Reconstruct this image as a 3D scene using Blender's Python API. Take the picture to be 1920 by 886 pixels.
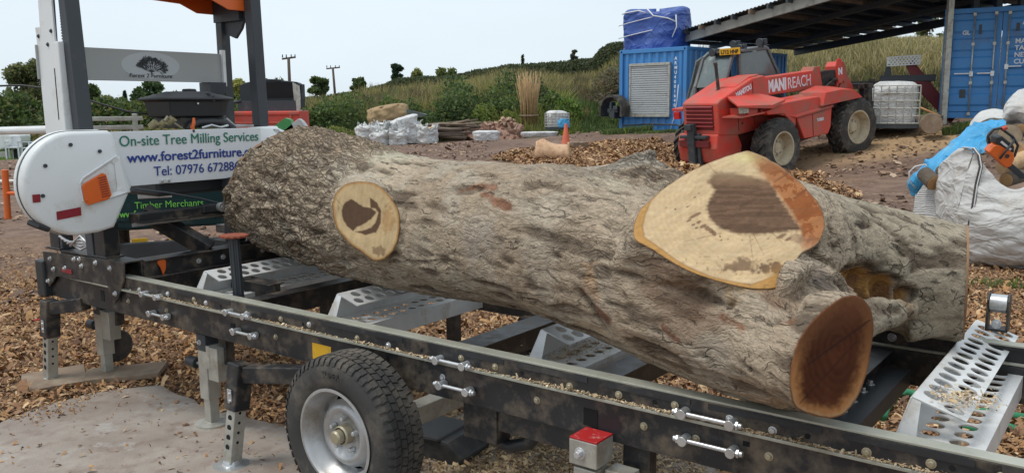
import bpy, bmesh, math, random
import numpy as np
from mathutils import Vector, Matrix, geometry
for o in list(bpy.data.objects): bpy.data.objects.remove(o)
S = bpy.context.scene; C = S.collection
R = math.radians; PI = math.pi
# ---------------- camera ----------------
FP = 1600.0; CH = 1.6; PITCH = R(8.629); ROLL = R(-0.475)
def ray(px, py):
    x = px-960; y = py-443
    c, s = math.cos(ROLL), math.sin(ROLL)
    xr = x*c+y*s; yr = -(-x*s+y*c)
    cp, sp = math.cos(PITCH), math.sin(PITCH)
    return Vector((xr, FP*cp+yr*sp, -FP*sp+yr*cp))
def at(px, py, Y):                      # the point at forward distance Y seen at that place
    d = ray(px, py); return Vector((0, 0, CH))+d*(Y/d.y)
def onz(px, py, z):
    d = ray(px, py); return Vector((0, 0, CH))+d*((z-CH)/d.z)
cam_d = bpy.data.cameras.new('camera'); cam = bpy.data.objects.new('camera', cam_d); C.objects.link(cam)
b = -ray(960, 443).normalized(); r_ = (ray(961, 443)-ray(960, 443)).normalized(); u_ = (ray(960, 442)-ray(960, 443)).normalized()
cam.matrix_world = Matrix(((r_.x, u_.x, b.x, 0), (r_.y, u_.y, b.y, 0), (r_.z, u_.z, b.z, CH), (0, 0, 0, 1)))
cam_d.lens = 30; cam_d.sensor_width = 36; cam_d.clip_end = 3000; cam_d.clip_start = 0.05
S.camera = cam
# ---------------- sky, sun, exposure ----------------
SUN_EL, SUN_AZ = 66, 262
w = bpy.data.worlds.new('World'); S.world = w; w.use_nodes = True
nt = w.node_tree; nt.nodes.clear()
out = nt.nodes.new('ShaderNodeOutputWorld'); bg = nt.nodes.new('ShaderNodeBackground')
sky = nt.nodes.new('ShaderNodeTexSky'); sky.sky_type = 'NISHITA'; sky.sun_disc = False
sky.sun_elevation = R(SUN_EL); sky.sun_rotation = R(SUN_AZ); sky.air_density = 1.0; sky.dust_density = 2.0; sky.ozone_density = 1.5
hs = nt.nodes.new('ShaderNodeHueSaturation'); hs.inputs['Saturation'].default_value = 0.6; hs.inputs['Value'].default_value = 1.0
cl = nt.nodes.new('ShaderNodeTexNoise'); cl.inputs['Scale'].default_value = 1.6; cl.inputs['Detail'].default_value = 5; cl.inputs['Roughness'].default_value = .5
tc = nt.nodes.new('ShaderNodeTexCoord'); mp = nt.nodes.new('ShaderNodeMapping'); mp.inputs['Scale'].default_value = (1, 1, 3.2); mp.inputs['Location'].default_value = (3.3, 1.2, .4)
rp = nt.nodes.new('ShaderNodeValToRGB'); rp.color_ramp.elements[0].position = .30; rp.color_ramp.elements[1].position = .72
rp.color_ramp.elements[0].color = (.74, .74, .74, 1); rp.color_ramp.elements[1].color = (.95, .95, .95, 1)
mx = nt.nodes.new('ShaderNodeMix'); mx.data_type = 'RGBA'; mx.inputs[7].default_value = (6.2, 7.0, 7.6, 1)
L = nt.links
L.new(tc.outputs['Generated'], mp.inputs['Vector']); L.new(mp.outputs[0], cl.inputs['Vector']); L.new(cl.outputs[0], rp.inputs[0])
L.new(sky.outputs[0], hs.inputs['Color']); L.new(hs.outputs[0], mx.inputs[6]); L.new(rp.outputs[0], mx.inputs['Factor'])
L.new(mx.outputs[2], bg.inputs[0]); L.new(bg.outputs[0], out.inputs[0])
bg.inputs[1].default_value = 0.118
sd = bpy.data.lights.new('sun', 'SUN'); sd.energy = 1.5; sd.angle = R(18); sd.color = (1, .965, .9)
sun = bpy.data.objects.new('sun', sd); C.objects.link(sun)
sun.rotation_euler = (R(90-SUN_EL), 0, R(180-SUN_AZ))
S.view_settings.view_transform = 'Standard'; S.view_settings.look = 'None'; S.view_settings.exposure = 0.22; S.view_settings.gamma = 1
S.view_settings.use_curve_mapping = False
S.render.engine = 'CYCLES'
rng = np.random.default_rng(7); random.seed(7)
# ---------------- helpers ----------------
def hash3(i, j, k, s):
    n = (i*374761393+j*668265263+k*2147483647+s*974634777) & 0xffffffff
    n = ((n ^ (n >> 13))*1274126177) & 0xffffffff
    return ((n ^ (n >> 16)) & 0xffff)/65535.0
def vn(P, seed=0):                      # value noise, 0..1
    P = np.asarray(P, dtype=float); I = np.floor(P).astype(np.int64); f = P-I; f = f*f*(3-2*f); r = 0
    for a in (0, 1):
        for b in (0, 1):
            for c in (0, 1):
                wgt = (f[:, 0] if a else 1-f[:, 0])*(f[:, 1] if b else 1-f[:, 1])*(f[:, 2] if c else 1-f[:, 2])
                r = r+wgt*hash3(I[:, 0]+a, I[:, 1]+b, I[:, 2]+c, seed)
    return r
def fbm(P, oct=4, seed=0):
    P = np.asarray(P, dtype=float); r = 0; a = .5; t = 0
    for k in range(oct): r = r+a*vn(P*2**k, seed+k); t += a; a *= .5
    return r/t
class MB:
    def __init__(s): s.v = []; s.f = []; s.c = []; s.fc = False
    def add(s, vs, fs, col=None):
        n = len(s.v); s.v += [tuple(x) for x in vs]; s.f += [tuple(i+n for i in f) for f in fs]
        if col is not None: s.fc = True
        s.c += [col]*len(vs); return s
    def box(s, c, d, M=None, col=None):
        vs = []
        for x in (-.5, .5):
            for y in (-.5, .5):
                for z in (-.5, .5):
                    p = Vector((x*d[0], y*d[1], z*d[2]))
                    if M is not None: p = M @ p
                    vs.append((p.x+c[0], p.y+c[1], p.z+c[2]))
        return s.add(vs, [(0, 1, 3, 2), (4, 6, 7, 5), (0, 4, 5, 1), (2, 3, 7, 6), (0, 2, 6, 4), (1, 5, 7, 3)], col)
    def bb(s, x0, x1, y0, y1, z0, z1, col=None):
        return s.box(((x0+x1)/2, (y0+y1)/2, (z0+z1)/2), (abs(x1-x0), abs(y1-y0), abs(z1-z0)), None, col)
    def beam(s, p, q, wd, ht, up=(0, 0, 1), col=None):
        p = Vector(p); q = Vector(q); d = q-p; l = d.length; x = d.normalized(); y = Vector(up).cross(x)
        if y.length < 1e-4: y = Vector((0, 1, 0)).cross(x)
        y.normalize(); z = x.cross(y)
        return s.box((p+q)/2, (l, wd, ht), Matrix((x, y, z)).transposed(), col)
    def cyl(s, p, q, r0, r1=None, n=16, cap=True, col=None):
        r1 = r0 if r1 is None else r1
        p = Vector(p); q = Vector(q); x = (q-p).normalized(); a = x.orthogonal().normalized(); b = x.cross(a)
        vs = [p+(a*math.cos(t)+b*math.sin(t))*r0 for t in [2*PI*k/n for k in range(n)]]+[q+(a*math.cos(t)+b*math.sin(t))*r1 for t in [2*PI*k/n for k in range(n)]]
        fs = [(k, (k+1) % n, n+(k+1) % n, n+k) for k in range(n)]
        if cap: fs += [tuple(range(n-1, -1, -1)), tuple(range(n, 2*n))]
        return s.add(vs, fs, col)
    def tube(s, pts, r, n=8, col=None):
        pts = [Vector(p) for p in pts]; m = len(pts); rr = r if isinstance(r, (list, tuple)) else [r]*m; vs = []; fs = []; a = None
        for i, p in enumerate(pts):
            t = (pts[min(i+1, m-1)]-pts[max(i-1, 0)]).normalized()
            a = t.orthogonal().normalized() if a is None else (a-t*a.dot(t)).normalized()
            b = t.cross(a)
            vs += [p+(a*math.cos(2*PI*k/n)+b*math.sin(2*PI*k/n))*rr[i] for k in range(n)]
        for i in range(m-1): fs += [(i*n+k, i*n+(k+1) % n, (i+1)*n+(k+1) % n, (i+1)*n+k) for k in range(n)]
        fs += [tuple(range(n-1, -1, -1)), tuple(range((m-1)*n, m*n))]
        return s.add(vs, fs, col)
    def prism(s, poly, o, ex, ey, ez, d, col=None):      # polygon in (ex,ey) at o, extruded by d along ez
        o = Vector(o); ex = Vector(ex); ey = Vector(ey); ez = Vector(ez); n = len(poly)
        A = [o+ex*a+ey*b for a, b in poly]; vs = A+[p+ez*d for p in A]
        fs = [tuple(range(n-1, -1, -1)), tuple(range(n, 2*n))]+[(k, (k+1) % n, n+(k+1) % n, n+k) for k in range(n)]
        return s.add(vs, fs, col)
    def lathe(s, prof, o, ax, n=32, col=None):           # prof: (radius, height) along ax
        o = Vector(o); ax = Vector(ax).normalized(); a = ax.orthogonal().normalized(); b = ax.cross(a); vs = []; fs = []; m = len(prof)
        for r, h in prof: vs += [o+ax*h+(a*math.cos(2*PI*k/n)+b*math.sin(2*PI*k/n))*max(r, 1e-4) for k in range(n)]
        for i in range(m-1): fs += [(i*n+k, i*n+(k+1) % n, (i+1)*n+(k+1) % n, (i+1)*n+k) for k in range(n)]
        return s.add(vs, fs, col)
    def holes(s, o, ex, ey, W_, H_, nx, ny, r, th, stag=True, edge=0.0):  # a plate with real round holes
        o = Vector(o); ex = Vector(ex).normalized(); ey = Vector(ey).normalized(); ez = ex.cross(ey); n = 16
        cw = (W_-2*edge)/nx; chh = (H_-2*edge)/ny; top = []; F = []
        def q(x0, x1, y0, y1):
            k = len(top); top.extend([(x0, y0), (x1, y0), (x1, y1), (x0, y1)]); F.append((k, k+1, k+2, k+3))
        if edge > 0: q(0, W_, 0, edge); q(0, W_, H_-edge, H_); q(0, edge, edge, H_-edge); q(W_-edge, W_, edge, H_-edge)
        for j in range(ny):
            y0 = edge+j*chh; odd = stag and j % 2; xs0 = edge+(cw/2 if odd else 0)
            if odd: q(edge, edge+cw/2, y0, y0+chh); q(W_-edge-cw/2, W_-edge, y0, y0+chh)
            for i in range(nx-(1 if odd else 0)):
                x0 = xs0+i*cw; cx = x0+cw/2; cy = y0+chh/2; k = len(top)
                for t in range(n):
                    an = 2*PI*t/n; top.append((cx+r*math.cos(an), cy+r*math.sin(an)))
                for t in range(n):
                    an = 2*PI*t/n; dx, dy = math.cos(an), math.sin(an); m = 1/max(abs(dx), abs(dy)); top.append((cx+dx*m*cw/2, cy+dy*m*chh/2))
                for t in range(n): t2 = (t+1) % n; F.append((k+t, k+n+t, k+n+t2, k+t2))
        m = len(top); vs = [o+ex*a+ey*b for a, b in top]+[o+ex*a+ey*b-ez*th for a, b in top]
        fs = list(F)+[tuple(i+m for i in reversed(f)) for f in F]
        from collections import Counter
        key = lambda i: (round(top[i][0], 5), round(top[i][1], 5))
        cnt = Counter()
        for f in F:
            for a_, b_ in zip(f, f[1:]+f[:1]): cnt[frozenset((key(a_), key(b_)))] += 1
        for f in F:
            for a_, b_ in zip(f, f[1:]+f[:1]):
                if cnt[frozenset((key(a_), key(b_)))] == 1: fs.append((b_, a_, a_+m, b_+m))
        return s.add(vs, fs)
    def build(s, name, mat, parent=None, smooth=False, bevel=0, seg=2, sm_ang=None, **tg):
        me = bpy.data.meshes.new(name); me.from_pydata([tuple(v) for v in s.v], [], s.f); me.validate()
        if s.fc:
            ca = me.color_attributes.new('Col', 'FLOAT_COLOR', 'POINT')
            ca.data.foreach_set('color', np.array([(*(c or (1, 1, 1)), 1) for c in s.c], dtype=np.float32).ravel())
        o = bpy.data.objects.new(name, me); C.objects.link(o); me.materials.append(mat)
        bm = bmesh.new(); bm.from_mesh(me); bmesh.ops.recalc_face_normals(bm, faces=bm.faces)
        bm.to_mesh(me); bm.free()
        if smooth: me.shade_smooth()
        if sm_ang: me.shade_smooth(); me.set_sharp_from_angle(angle=R(sm_ang))
        if bevel:
            m = o.modifiers.new('bevel', 'BEVEL'); m.width = bevel; m.segments = seg; m.limit_method = 'ANGLE'; m.angle_limit = R(35); m.harden_normals = False
        if parent is not None: o.parent = parent
        if tg: tag(o, **tg)
        return o
def tag(o, label=None, cat=None, group=None, kind=None):
    if label: o['label'] = label
    if cat: o['category'] = cat
    if group: o['group'] = group
    if kind: o['kind'] = kind
    return o
def thing(name, label, cat, loc=(0, 0, 0), rz=0, group=None, M=None):
    o = bpy.data.objects.new(name, None); C.objects.link(o); o.empty_display_size = .2
    if M is not None: o.matrix_world = M
    else: o.location = loc; o.rotation_euler = (0, 0, rz)
    return tag(o, label, cat, group)
def copy_tree(o, parent=None):
    c = o.copy(); C.objects.link(c)
    if parent is not None: c.parent = parent
    for ch in [x for x in bpy.data.objects if x.parent == o]: copy_tree(ch, c)
    return c
def npmesh(name, V, F, mat, col=None, parent=None, smooth=False, **tg):
    V = np.asarray(V, dtype=np.float32); F = np.asarray(F, dtype=np.int32); k = F.shape[1]
    me = bpy.data.meshes.new(name); me.vertices.add(len(V)); me.vertices.foreach_set('co', V.ravel())
    me.loops.add(F.size); me.loops.foreach_set('vertex_index', F.ravel()); me.polygons.add(len(F))
    me.polygons.foreach_set('loop_start', np.arange(0, F.size, k, dtype=np.int32))
    me.update(calc_edges=True)
    if col is not None:
        ca = me.color_attributes.new('Col', 'FLOAT_COLOR', 'POINT')
        cc = np.ones((len(V), 4), dtype=np.float32); cc[:, :3] = col; ca.data.foreach_set('color', cc.ravel())
    if smooth: me.shade_smooth()
    o = bpy.data.objects.new(name, me); C.objects.link(o); me.materials.append(mat)
    if parent is not None: o.parent = parent
    if tg: tag(o, **tg)
    return o
# ---------------- materials ----------------
class NT:
    def __init__(s, name):
        s.m = bpy.data.materials.new(name); s.m.use_nodes = True; s.t = s.m.node_tree; s.b = s.t.nodes['Principled BSDF']; s.out = s.t.nodes['Material Output']
        s.tc = s.t.nodes.new('ShaderNodeTexCoord')
    def n(s, ty, **kw):
        x = s.t.nodes.new(ty)
        for k, v in kw.items():
            if hasattr(x, k): setattr(x, k, v)
            else: x.inputs[k.replace('_', ' ')].default_value = v
        return x
    def l(s, a, b): s.t.links.new(a, b)
    def mapped(s, scale=(1, 1, 1), rot=(0, 0, 0), src='Object'):
        m = s.n('ShaderNodeMapping'); m.inputs['Scale'].default_value = scale; m.inputs['Rotation'].default_value = rot; s.l(s.tc.outputs[src], m.inputs[0]); return m.outputs[0]
    def noise(s, sc, det=4, rough=.55, vec=None, dist=0):
        x = s.n('ShaderNodeTexNoise'); x.inputs['Scale'].default_value = sc; x.inputs['Detail'].default_value = det; x.inputs['Roughness'].default_value = rough; x.inputs['Distortion'].default_value = dist
        s.l(vec if vec is not None else s.tc.outputs['Object'], x.inputs['Vector']); return x.outputs[0]
    def vor(s, sc, feat='F1', vec=None, outp='Distance', rnd=1):
        x = s.n('ShaderNodeTexVoronoi'); x.feature = feat; x.inputs['Scale'].default_value = sc; x.inputs['Randomness'].default_value = rnd
        s.l(vec if vec is not None else s.tc.outputs['Object'], x.inputs['Vector']); return x.outputs[outp]
    def ramp(s, fac, stops):
        x = s.n('ShaderNodeValToRGB'); e = x.color_ramp.elements
        while len(e) < len(stops): e.new(.5)
        for k, (p, c) in enumerate(stops):
            e[k].position = p; e[k].color = (c, c, c, 1) if isinstance(c, (int, float)) else (*c, 1)
        s.l(fac, x.inputs[0]); return x.outputs[0]
    def mix(s, fac, a, b, mode='MIX'):
        x = s.n('ShaderNodeMix'); x.data_type = 'RGBA'; x.blend_type = mode
        for inp, v in (('Factor', fac), ('A', a), ('B', b)):
            i = [q for q in x.inputs if q.name == inp and (q.type == 'RGBA' or inp == 'Factor' and q.type == 'VALUE')][0]
            if isinstance(v, (int, float)): i.default_value = v if inp == 'Factor' else (v, v, v, 1)
            elif isinstance(v, tuple): i.default_value = (*v, 1)
            else: s.l(v, i)
        return [q for q in x.outputs if q.type == 'RGBA'][0]
    def math(s, op, a, b=0.0, c=None):
        x = s.n('ShaderNodeMath'); x.operation = op
        for k, v in enumerate((a, b) if c is None else (a, b, c)):
            if isinstance(v, (int, float)): x.inputs[k].default_value = v
            else: s.l(v, x.inputs[k])
        return x.outputs[0]
    def attr(s, name='Col', o='Color'):
        x = s.n('ShaderNodeAttribute'); x.attribute_name = name; return x.outputs[o]
    def col(s, v):
        if isinstance(v, tuple): s.b.inputs['Base Color'].default_value = (*v, 1)
        else: s.l(v, s.b.inputs['Base Color'])
    def bump(s, h, strength=.3, dist=.01):
        x = s.n('ShaderNodeBump'); x.inputs['Strength'].default_value = strength; x.inputs['Distance'].default_value = dist; s.l(h, x.inputs['Height']); s.l(x.outputs[0], s.b.inputs['Normal'])
def mk(name, color, rough=.6, metal=0, var=.12, vs=6, dirt=None, damt=.5, dscale=3, bump=.12, bs=40, bd=.004, spec=.5, trans=0, attr=False, coat=0):
    t = NT(name); n1 = t.noise(vs, 5, .6)
    base = t.attr() if attr else color
    k = t.ramp(n1, [(.25, 1-var), (.75, 1+var*.6)])
    c = t.mix(1.0, base, k, 'MULTIPLY')
    rg = t.math('MULTIPLY_ADD', n1, .25, rough-.12)
    if dirt is not None:
        dn = t.noise(dscale, 7, .68); dm = t.ramp(dn, [(.62-damt*.35, 0), (.80-damt*.25, 1)])
        dm2 = t.math('MULTIPLY', dm, .85); c = t.mix(dm2, c, dirt)
        rg = t.math('MULTIPLY_ADD', dm, .25, rg)
    t.col(c); t.l(rg, t.b.inputs['Roughness']); t.b.inputs['Metallic'].default_value = metal; t.b.inputs['Specular IOR Level'].default_value = spec
    if trans: t.b.inputs['Transmission Weight'].default_value = trans
    if coat: t.b.inputs['Coat Weight'].default_value = coat
    if bump: t.bump(t.noise(bs, 4, .6), bump, bd)
    return t.m
M_ = {}
M_['black'] = mk('black_paint', (.020, .021, .024), .42, 0, .3, 5, (.15, .115, .08), .42, 11, .15, 60, .002)
M_['blackpl'] = mk('black_plastic', (.026, .028, .031), .5, 0, .2, 4, (.1, .09, .075), .2, 6, .2, 90, .002)
M_['galv'] = mk('galvanised_steel', (.50, .49, .44), .42, .55, .3, 9, (.24, .2, .14), .3, 8, .15, 60, .002)
M_['strip'] = mk('worn_rail_strip', (.44, .44, .37), .45, .35, .22, 6, (.22, .19, .13), .35, 5, .1, 50, .002)
M_['steel'] = mk('bright_steel', (.62, .63, .64), .3, .7, .15, 12, (.36, .31, .24), .2, 9, .08, 40, .002)
M_['alu'] = mk('brushed_aluminium', (.72, .72, .71), .42, .2, .12, 10, (.42, .36, .28), .22, 9, .06, 30, .002)
M_['white'] = mk('white_gelcoat', (.76, .78, .78), .38, 0, .06, 2, (.50, .44, .36), .28, 3.5, .04, 30, .002)
M_['whiteb'] = mk('white_sheet', (.72, .74, .76), .4, 0, .04, 2, None, 0, 3, 0)
M_['orange'] = mk('orange_paint', (.72, .135, .02), .4, 0, .1, 4, (.3, .16, .08), .15, 4, .05)
M_['red'] = mk('faded_red_paint', (.64, .06, .038), .5, 0, .22, 1.4, (.30, .15, .11), .55, 2.4, .06, 20, .003)
M_['rubber'] = mk('tyre_rubber', (.04, .038, .036), .75, 0, .3, 8, (.17, .145, .115), .42, 5, .25, 50, .003)
M_['rim'] = mk('silver_wheel_rim', (.48, .48, .48), .38, .6, .2, 10, (.22, .18, .13), .3, 7, .1)
M_['creamrim'] = mk('cream_rim', (.52, .44, .31), .6, 0, .2, 3, (.22, .15, .1), .4, 3, .1)
M_['gold'] = mk('hub_cap', (.42, .37, .26), .4, .5, .2)
M_['glass'] = mk('dusty_glass', (.12, .15, .15), .16, 0, .3, 2, (.32, .32, .29), .3, 1.5, 0, spec=.8)
M_['yellow'] = mk('yellow_plate', (.75, .42, .02), .45, 0, .08, 5, (.3, .2, .05), .1, 8, 0)
M_['vcol'] = mk('painted_parts', None, .6, 0, .12, 6, attr=True, bump=.15)
M_['bagw'] = mk('woven_white_polypropylene', (.66, .66, .65), .62, 0, .1, 3, (.42, .37, .3), .18, 2.5, .1, 8, .01)
M_['bluetarp'] = mk('blue_tarpaulin', (.045, .36, .68), .42, 0, .22, 3, (.2, .45, .62), .3, 3, .5, 14, .02)
M_['navytarp'] = mk('dark_blue_tarpaulin', (.035, .09, .36), .42, 0, .3, 1.5, (.12, .2, .45), .25, 1.5, .3, 6, .05)
M_['contblue'] = mk('container_blue', (.06, .25, .58), .5, 0, .14, .8, (.17, .13, .11), .16, 1.4, .05, 12, .004)
M_['woodcut'] = mk('fresh_cut_wood', (.60, .40, .22), .75, 0, .25, 6, (.28, .15, .07), .35, 5, .4, 40, .004)
M_['ply'] = mk('weathered_board', (.24, .17, .115), .8, 0, .3, 8, (.34, .29, .22), .3, 4, .3, 50, .003)
M_['greydark'] = mk('dark_grey_steel', (.045, .052, .06), .5, 0, .2, 4, (.14, .12, .1), .15, 4, .08)
M_['mildgrey'] = mk('grey_painted_board', (.40, .41, .40), .45, 0, .06, 2, (.3, .28, .25), .15, 1.6, .03)
M_['darkred'] = mk('dark_red_paint', (.17, .018, .02), .55, 0, .2)
M_['refl'] = mk('red_reflector', (.26, .02, .03), .35, 0, .25, 60)
M_['txtgreen'] = mk('green_lettering', (.01, .17, .10), .5, 0, 0, bump=0)
M_['txtblue'] = mk('blue_lettering', (.012, .04, .25), .5, 0, 0, bump=0)
M_['txtlime'] = mk('lime_lettering', (.20, .62, .10), .5, 0, 0, bump=0)
M_['txtwhite'] = mk('white_lettering', (.72, .76, .80), .5, 0, 0, bump=0)
M_['txtdark'] = mk('dark_lettering', (.05, .055, .06), .5, 0, 0, bump=0)
M_['txtblack'] = mk('black_lettering', (.01, .01, .01), .5, 0, 0, bump=0)
def text(name, s, mat, o, ex, ey, size, parent, width=None, bold=0.0, ext=.0012, shear=0, align='LEFT', **tg):
    """Lettering with baseline start o, running along ex, up ey, raised along ex x ey."""
    cu = bpy.data.curves.new(name, 'FONT'); cu.body = s; cu.size = size; cu.extrude = ext; cu.offset = bold; cu.shear = shear; cu.align_x = align
    tmp = bpy.data.objects.new(name, cu); C.objects.link(tmp)
    dg = bpy.context.evaluated_depsgraph_get(); me = bpy.data.meshes.new_from_object(tmp.evaluated_get(dg)); bpy.data.objects.remove(tmp)
    ex = Vector(ex).normalized(); ey = Vector(ey).normalized(); ez = ex.cross(ey); o = Vector(o)
    xs = [v.co.x for v in me.vertices]; k = 1.0
    if width and xs: k = width/(max(xs)-min(xs))
    for v in me.vertices: q = v.co.copy(); v.co = o+ex*(q.x*k)+ey*q.y+ez*(q.z+ext+.0015)
    me.materials.clear(); me.materials.append(mat); me.name = name
    ob = bpy.data.objects.new(name, me); C.objects.link(ob)
    if parent is not None: ob.parent = parent
    if tg: tag(ob, **tg)
    return ob
# ---------------- the ground ----------------
GP = np.array([(-20, 35, -.43), (-26, 47, -.6), (5.55, 17.5, .12), (7.75, 19.1, .42), (3.5, 26.7, .80), (4.9, 25.3, .86), (10.5, 21, 1.22), (12.5, 18, 1.2), (8.6, 19.5, .8), (9.6, 21, 1.0), (-4.1, 30, .33), (.6, 30, .46), (1.4, 22, .5), (.9, 18, .40), (4.3, 18.6, .12),
               (4.7, 9.5, 0), (7, 9, .02), (0, 8, 0), (-4, 8, 0), (-8, 10, 0), (3, 11, .02), (-10, 20, -.15), (-3, 16, .12), (-6, 36, .3), (1, 40, .6), (6, 34, 1.0), (12, 30, 1.3), (-6, 5, 0), (6, 4, 0), (0, 3, 0), (-12, 2, 0), (12, 2, 0), (0, -10, 0), (30, 20, 1.6), (-45, 60, -.8), (-40, 10, -.3)])
def yard(x, y):
    x = np.asarray(x, float); y = np.asarray(y, float); num = 0; den = 0
    for a, b_, c in GP:
        w_ = 1/((x-a)**2+(y-b_)**2+1.2)**1.5; num = num+w_*c; den = den+w_
    z = num/den
    near = np.clip((np.hypot(x, y*.8-1)-7.5)/3, 0, 1); return z*near
def sst(a, b_, x): t = np.clip((x-a)/(b_-a), 0, 1); return t*t*(3-2*t)
def ground(x, y):
    x = np.asarray(x, float); y = np.asarray(y, float); z = yard(x, y)
    foot = np.interp(x, [-60, -16, -9, 3, 9, 14, 40], [54, 50, 31.5, 31.5, 32.5, 27.5, 24]); sl = np.interp(x, [-60, -16, -9, 0, 6, 9, 12], [.02, .03, .075, .115, .125, .5, .62])
    h = np.maximum(0, y-foot)*sl; cap = np.interp(x, [-20, -9, 0, 6, 9, 14, 40], [.8, 3.3, 4.6, 4.4, 3.6, 3.4, 4.0]); h = cap*(1-np.exp(-h/cap))*1.05
    P = np.stack([x*.12, y*.12, x*0], -1).reshape(-1, 3); nz = (fbm(P, 3, 5)-.5).reshape(x.shape)
    return z+h+nz*np.clip((y-foot)/6, 0, 1)*.7
def gz(x, y): return float(ground(np.array([x]), np.array([y]))[0])
def rows(a, fine, n):                   # grid lines, dense near 'fine', wide far out
    t = np.linspace(-1, 1, n); return fine+np.sinh(t*5.2)/math.sinh(5.2)*a
xs = rows(420, 0, 330); ys = rows(700, 6, 420); ys = ys[ys > -60]
X, Y = np.meshgrid(xs, ys); Z = ground(X, Y)
P3 = np.stack([X.ravel()*2.1, Y.ravel()*2.1, X.ravel()*0], -1)
Z = Z+((fbm(P3, 4, 9)-.5)*.05).reshape(Z.shape)*np.clip((np.hypot(X, Y)-3)/8, 0.15, 1)
nx_, ny_ = len(xs), len(ys); idx = np.arange(nx_*ny_).reshape(ny_, nx_)
F = np.stack([idx[:-1, :-1], idx[:-1, 1:], idx[1:, 1:], idx[1:, :-1]], -1).reshape(-1, 4)
V = np.stack([X, Y, Z], -1).reshape(-1, 3)
# colour = what covers the ground there: dirt, grass on the bank, sawdust, bark mulch
foot = np.interp(V[:, 0], [-60, -16, -9, 3, 9, 14, 40], [46, 44, 31, 31, 31.5, 27, 24])
grass = sst(-.6, 1.2, V[:, 1]-foot+(fbm(V*.6, 3, 3)-.5)*2.5); grass = np.maximum(grass, sst(-13, -15.5, V[:, 0]+(fbm(V*.5, 3, 8)-.5)*4)*sst(26, 29, V[:, 1]))
grass = np.maximum(grass, sst(18, 24, V[:, 0]))
mul = 1-sst(3.5, 6.5, np.hypot((V[:, 0]+.2)*.62, V[:, 1]-5.0)+(fbm(V*.8, 3, 4)-.5)*4)
mul2 = (1-sst(1.0, 2.4, np.hypot((V[:, 0]-2.6)*.45, (V[:, 1]-17.0)*.4)+(fbm(V*.9, 3, 6)-.5)*1.2))
saw = 1-sst(.8, 2.2, np.hypot((V[:, 0]-8.9)*.5, V[:, 1]-19.2)+(fbm(V*.9, 3, 16)-.5)*.8)
t = NT('ground_dirt_grass'); at_ = t.attr('Col'); sep = t.n('ShaderNodeSeparateColor'); t.l(at_, sep.inputs[0])
big = t.noise(.35, 5, .6); med = t.noise(2.4, 6, .62); fin = t.noise(26, 5, .65); vs_ = t.vor(30, 'F1', outp='Color')
dirt = t.mix(t.ramp(big, [(.35, 0), (.65, 1)]), (.17, .105, .075), (.25, .17, .125))
dirt = t.mix(t.ramp(med, [(.4, 0), (.66, 1)]), dirt, (.12, .075, .058))
speck = t.ramp(t.vor(14, 'F1', outp='Color'), [(.80, 0), (.86, 1)])
dirt = t.mix(t.math('MULTIPLY', speck, t.ramp(med, [(.35, .1), (.6, .8)])), dirt, (.34, .24, .17))
mulc = t.mix(t.ramp(t.vor(38, 'F1', outp='Color', vec=t.mapped((1, .5, 1), (0, 0, .6))), [(.15, 0), (.85, 1)]), (.13, .07, .045), (.36, .23, .13))
mulc = t.mix(t.ramp(fin, [(.35, .55), (.6, 0)]), mulc, (.07, .04, .028))
grc = t.mix(t.ramp(t.noise(1.3, 5, .6), [(.35, 0), (.65, 1)]), (.07, .11, .03), (.19, .17, .08))
sawc = t.mix(fin, (.34, .22, .12), (.5, .34, .19))
c = t.mix(sep.outputs[1], dirt, mulc); c = t.mix(sep.outputs[2], c, sawc); c = t.mix(sep.outputs[0], c, grc)
t.col(c); t.b.inputs['Roughness'].default_value = .92; t.b.inputs['Specular IOR Level'].default_value = .25
t.bump(t.math('ADD', t.math('MULTIPLY', med, 2.0), t.math('MULTIPLY', fin, .6)), .7, .03)
col = np.stack([grass, np.clip(mul+mul2, 0, 1), saw], -1)
npmesh('ground', V, F, t.m, col, smooth=True, kind='structure')
# ---- concrete slab under the near wheel ----
def zc(px, py): p = onz(px, py, 0); return (p.x, p.y)
SL = [(-260, 905), (0, 792), (60, 770), (150, 745), (240, 731), (300, 724), (345, 742), (385, 765), (430, 778), (520, 800), (570, 812), (640, 812), (760, 792), (900, 770), (1010, 775), (1150, 810), (1260, 845), (1340, 880), (1420, 960), (1300, 1200), (600, 1500), (-600, 1500), (-900, 1100)]
pts = [zc(*p) for p in SL]; pp = []
for i in range(len(pts)):
    a = np.array(pts[i]); b_ = np.array(pts[(i+1) % len(pts)]); k = max(1, int(np.linalg.norm(b_-a)/.06))
    for j in range(k):
        q = a+(b_-a)*j/k; nn = (vn([(q[0]*6, q[1]*6, 1.)], 3)[0]-.5)*.09; d = (b_-a)/max(1e-6, np.linalg.norm(b_-a)); pp.append((q[0]-d[1]*nn, q[1]+d[0]*nn))
mb = MB(); mb.prism(pp, (0, 0, -.03), (1, 0, 0), (0, 1, 0), (0, 0, 1), .042)
t = NT('stained_concrete'); a = t.noise(1.7, 7, .65); b_ = t.noise(9, 5, .6); g = t.noise(90, 3, .6)
c = t.mix(t.ramp(a, [(.38, 0), (.62, 1)]), (.24, .19, .155), (.36, .31, .265)); c = t.mix(t.ramp(b_, [(.52, 0), (.7, .7)]), c, (.19, .125, .10))
c = t.mix(t.ramp(t.noise(4.2, 6, .7), [(.58, 0), (.66, .6)]), c, (.42, .39, .36)); c = t.mix(t.ramp(g, [(.55, 0), (.75, .35)]), c, (.1, .08, .07))
t.col(c); t.l(t.ramp(a, [(.35, .55), (.65, .85)]), t.b.inputs['Roughness']); t.bump(t.math('ADD', b_, t.math('MULTIPLY', g, .4)), .4, .008)
mb.build('concrete_slab', t.m, kind='structure')
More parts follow.
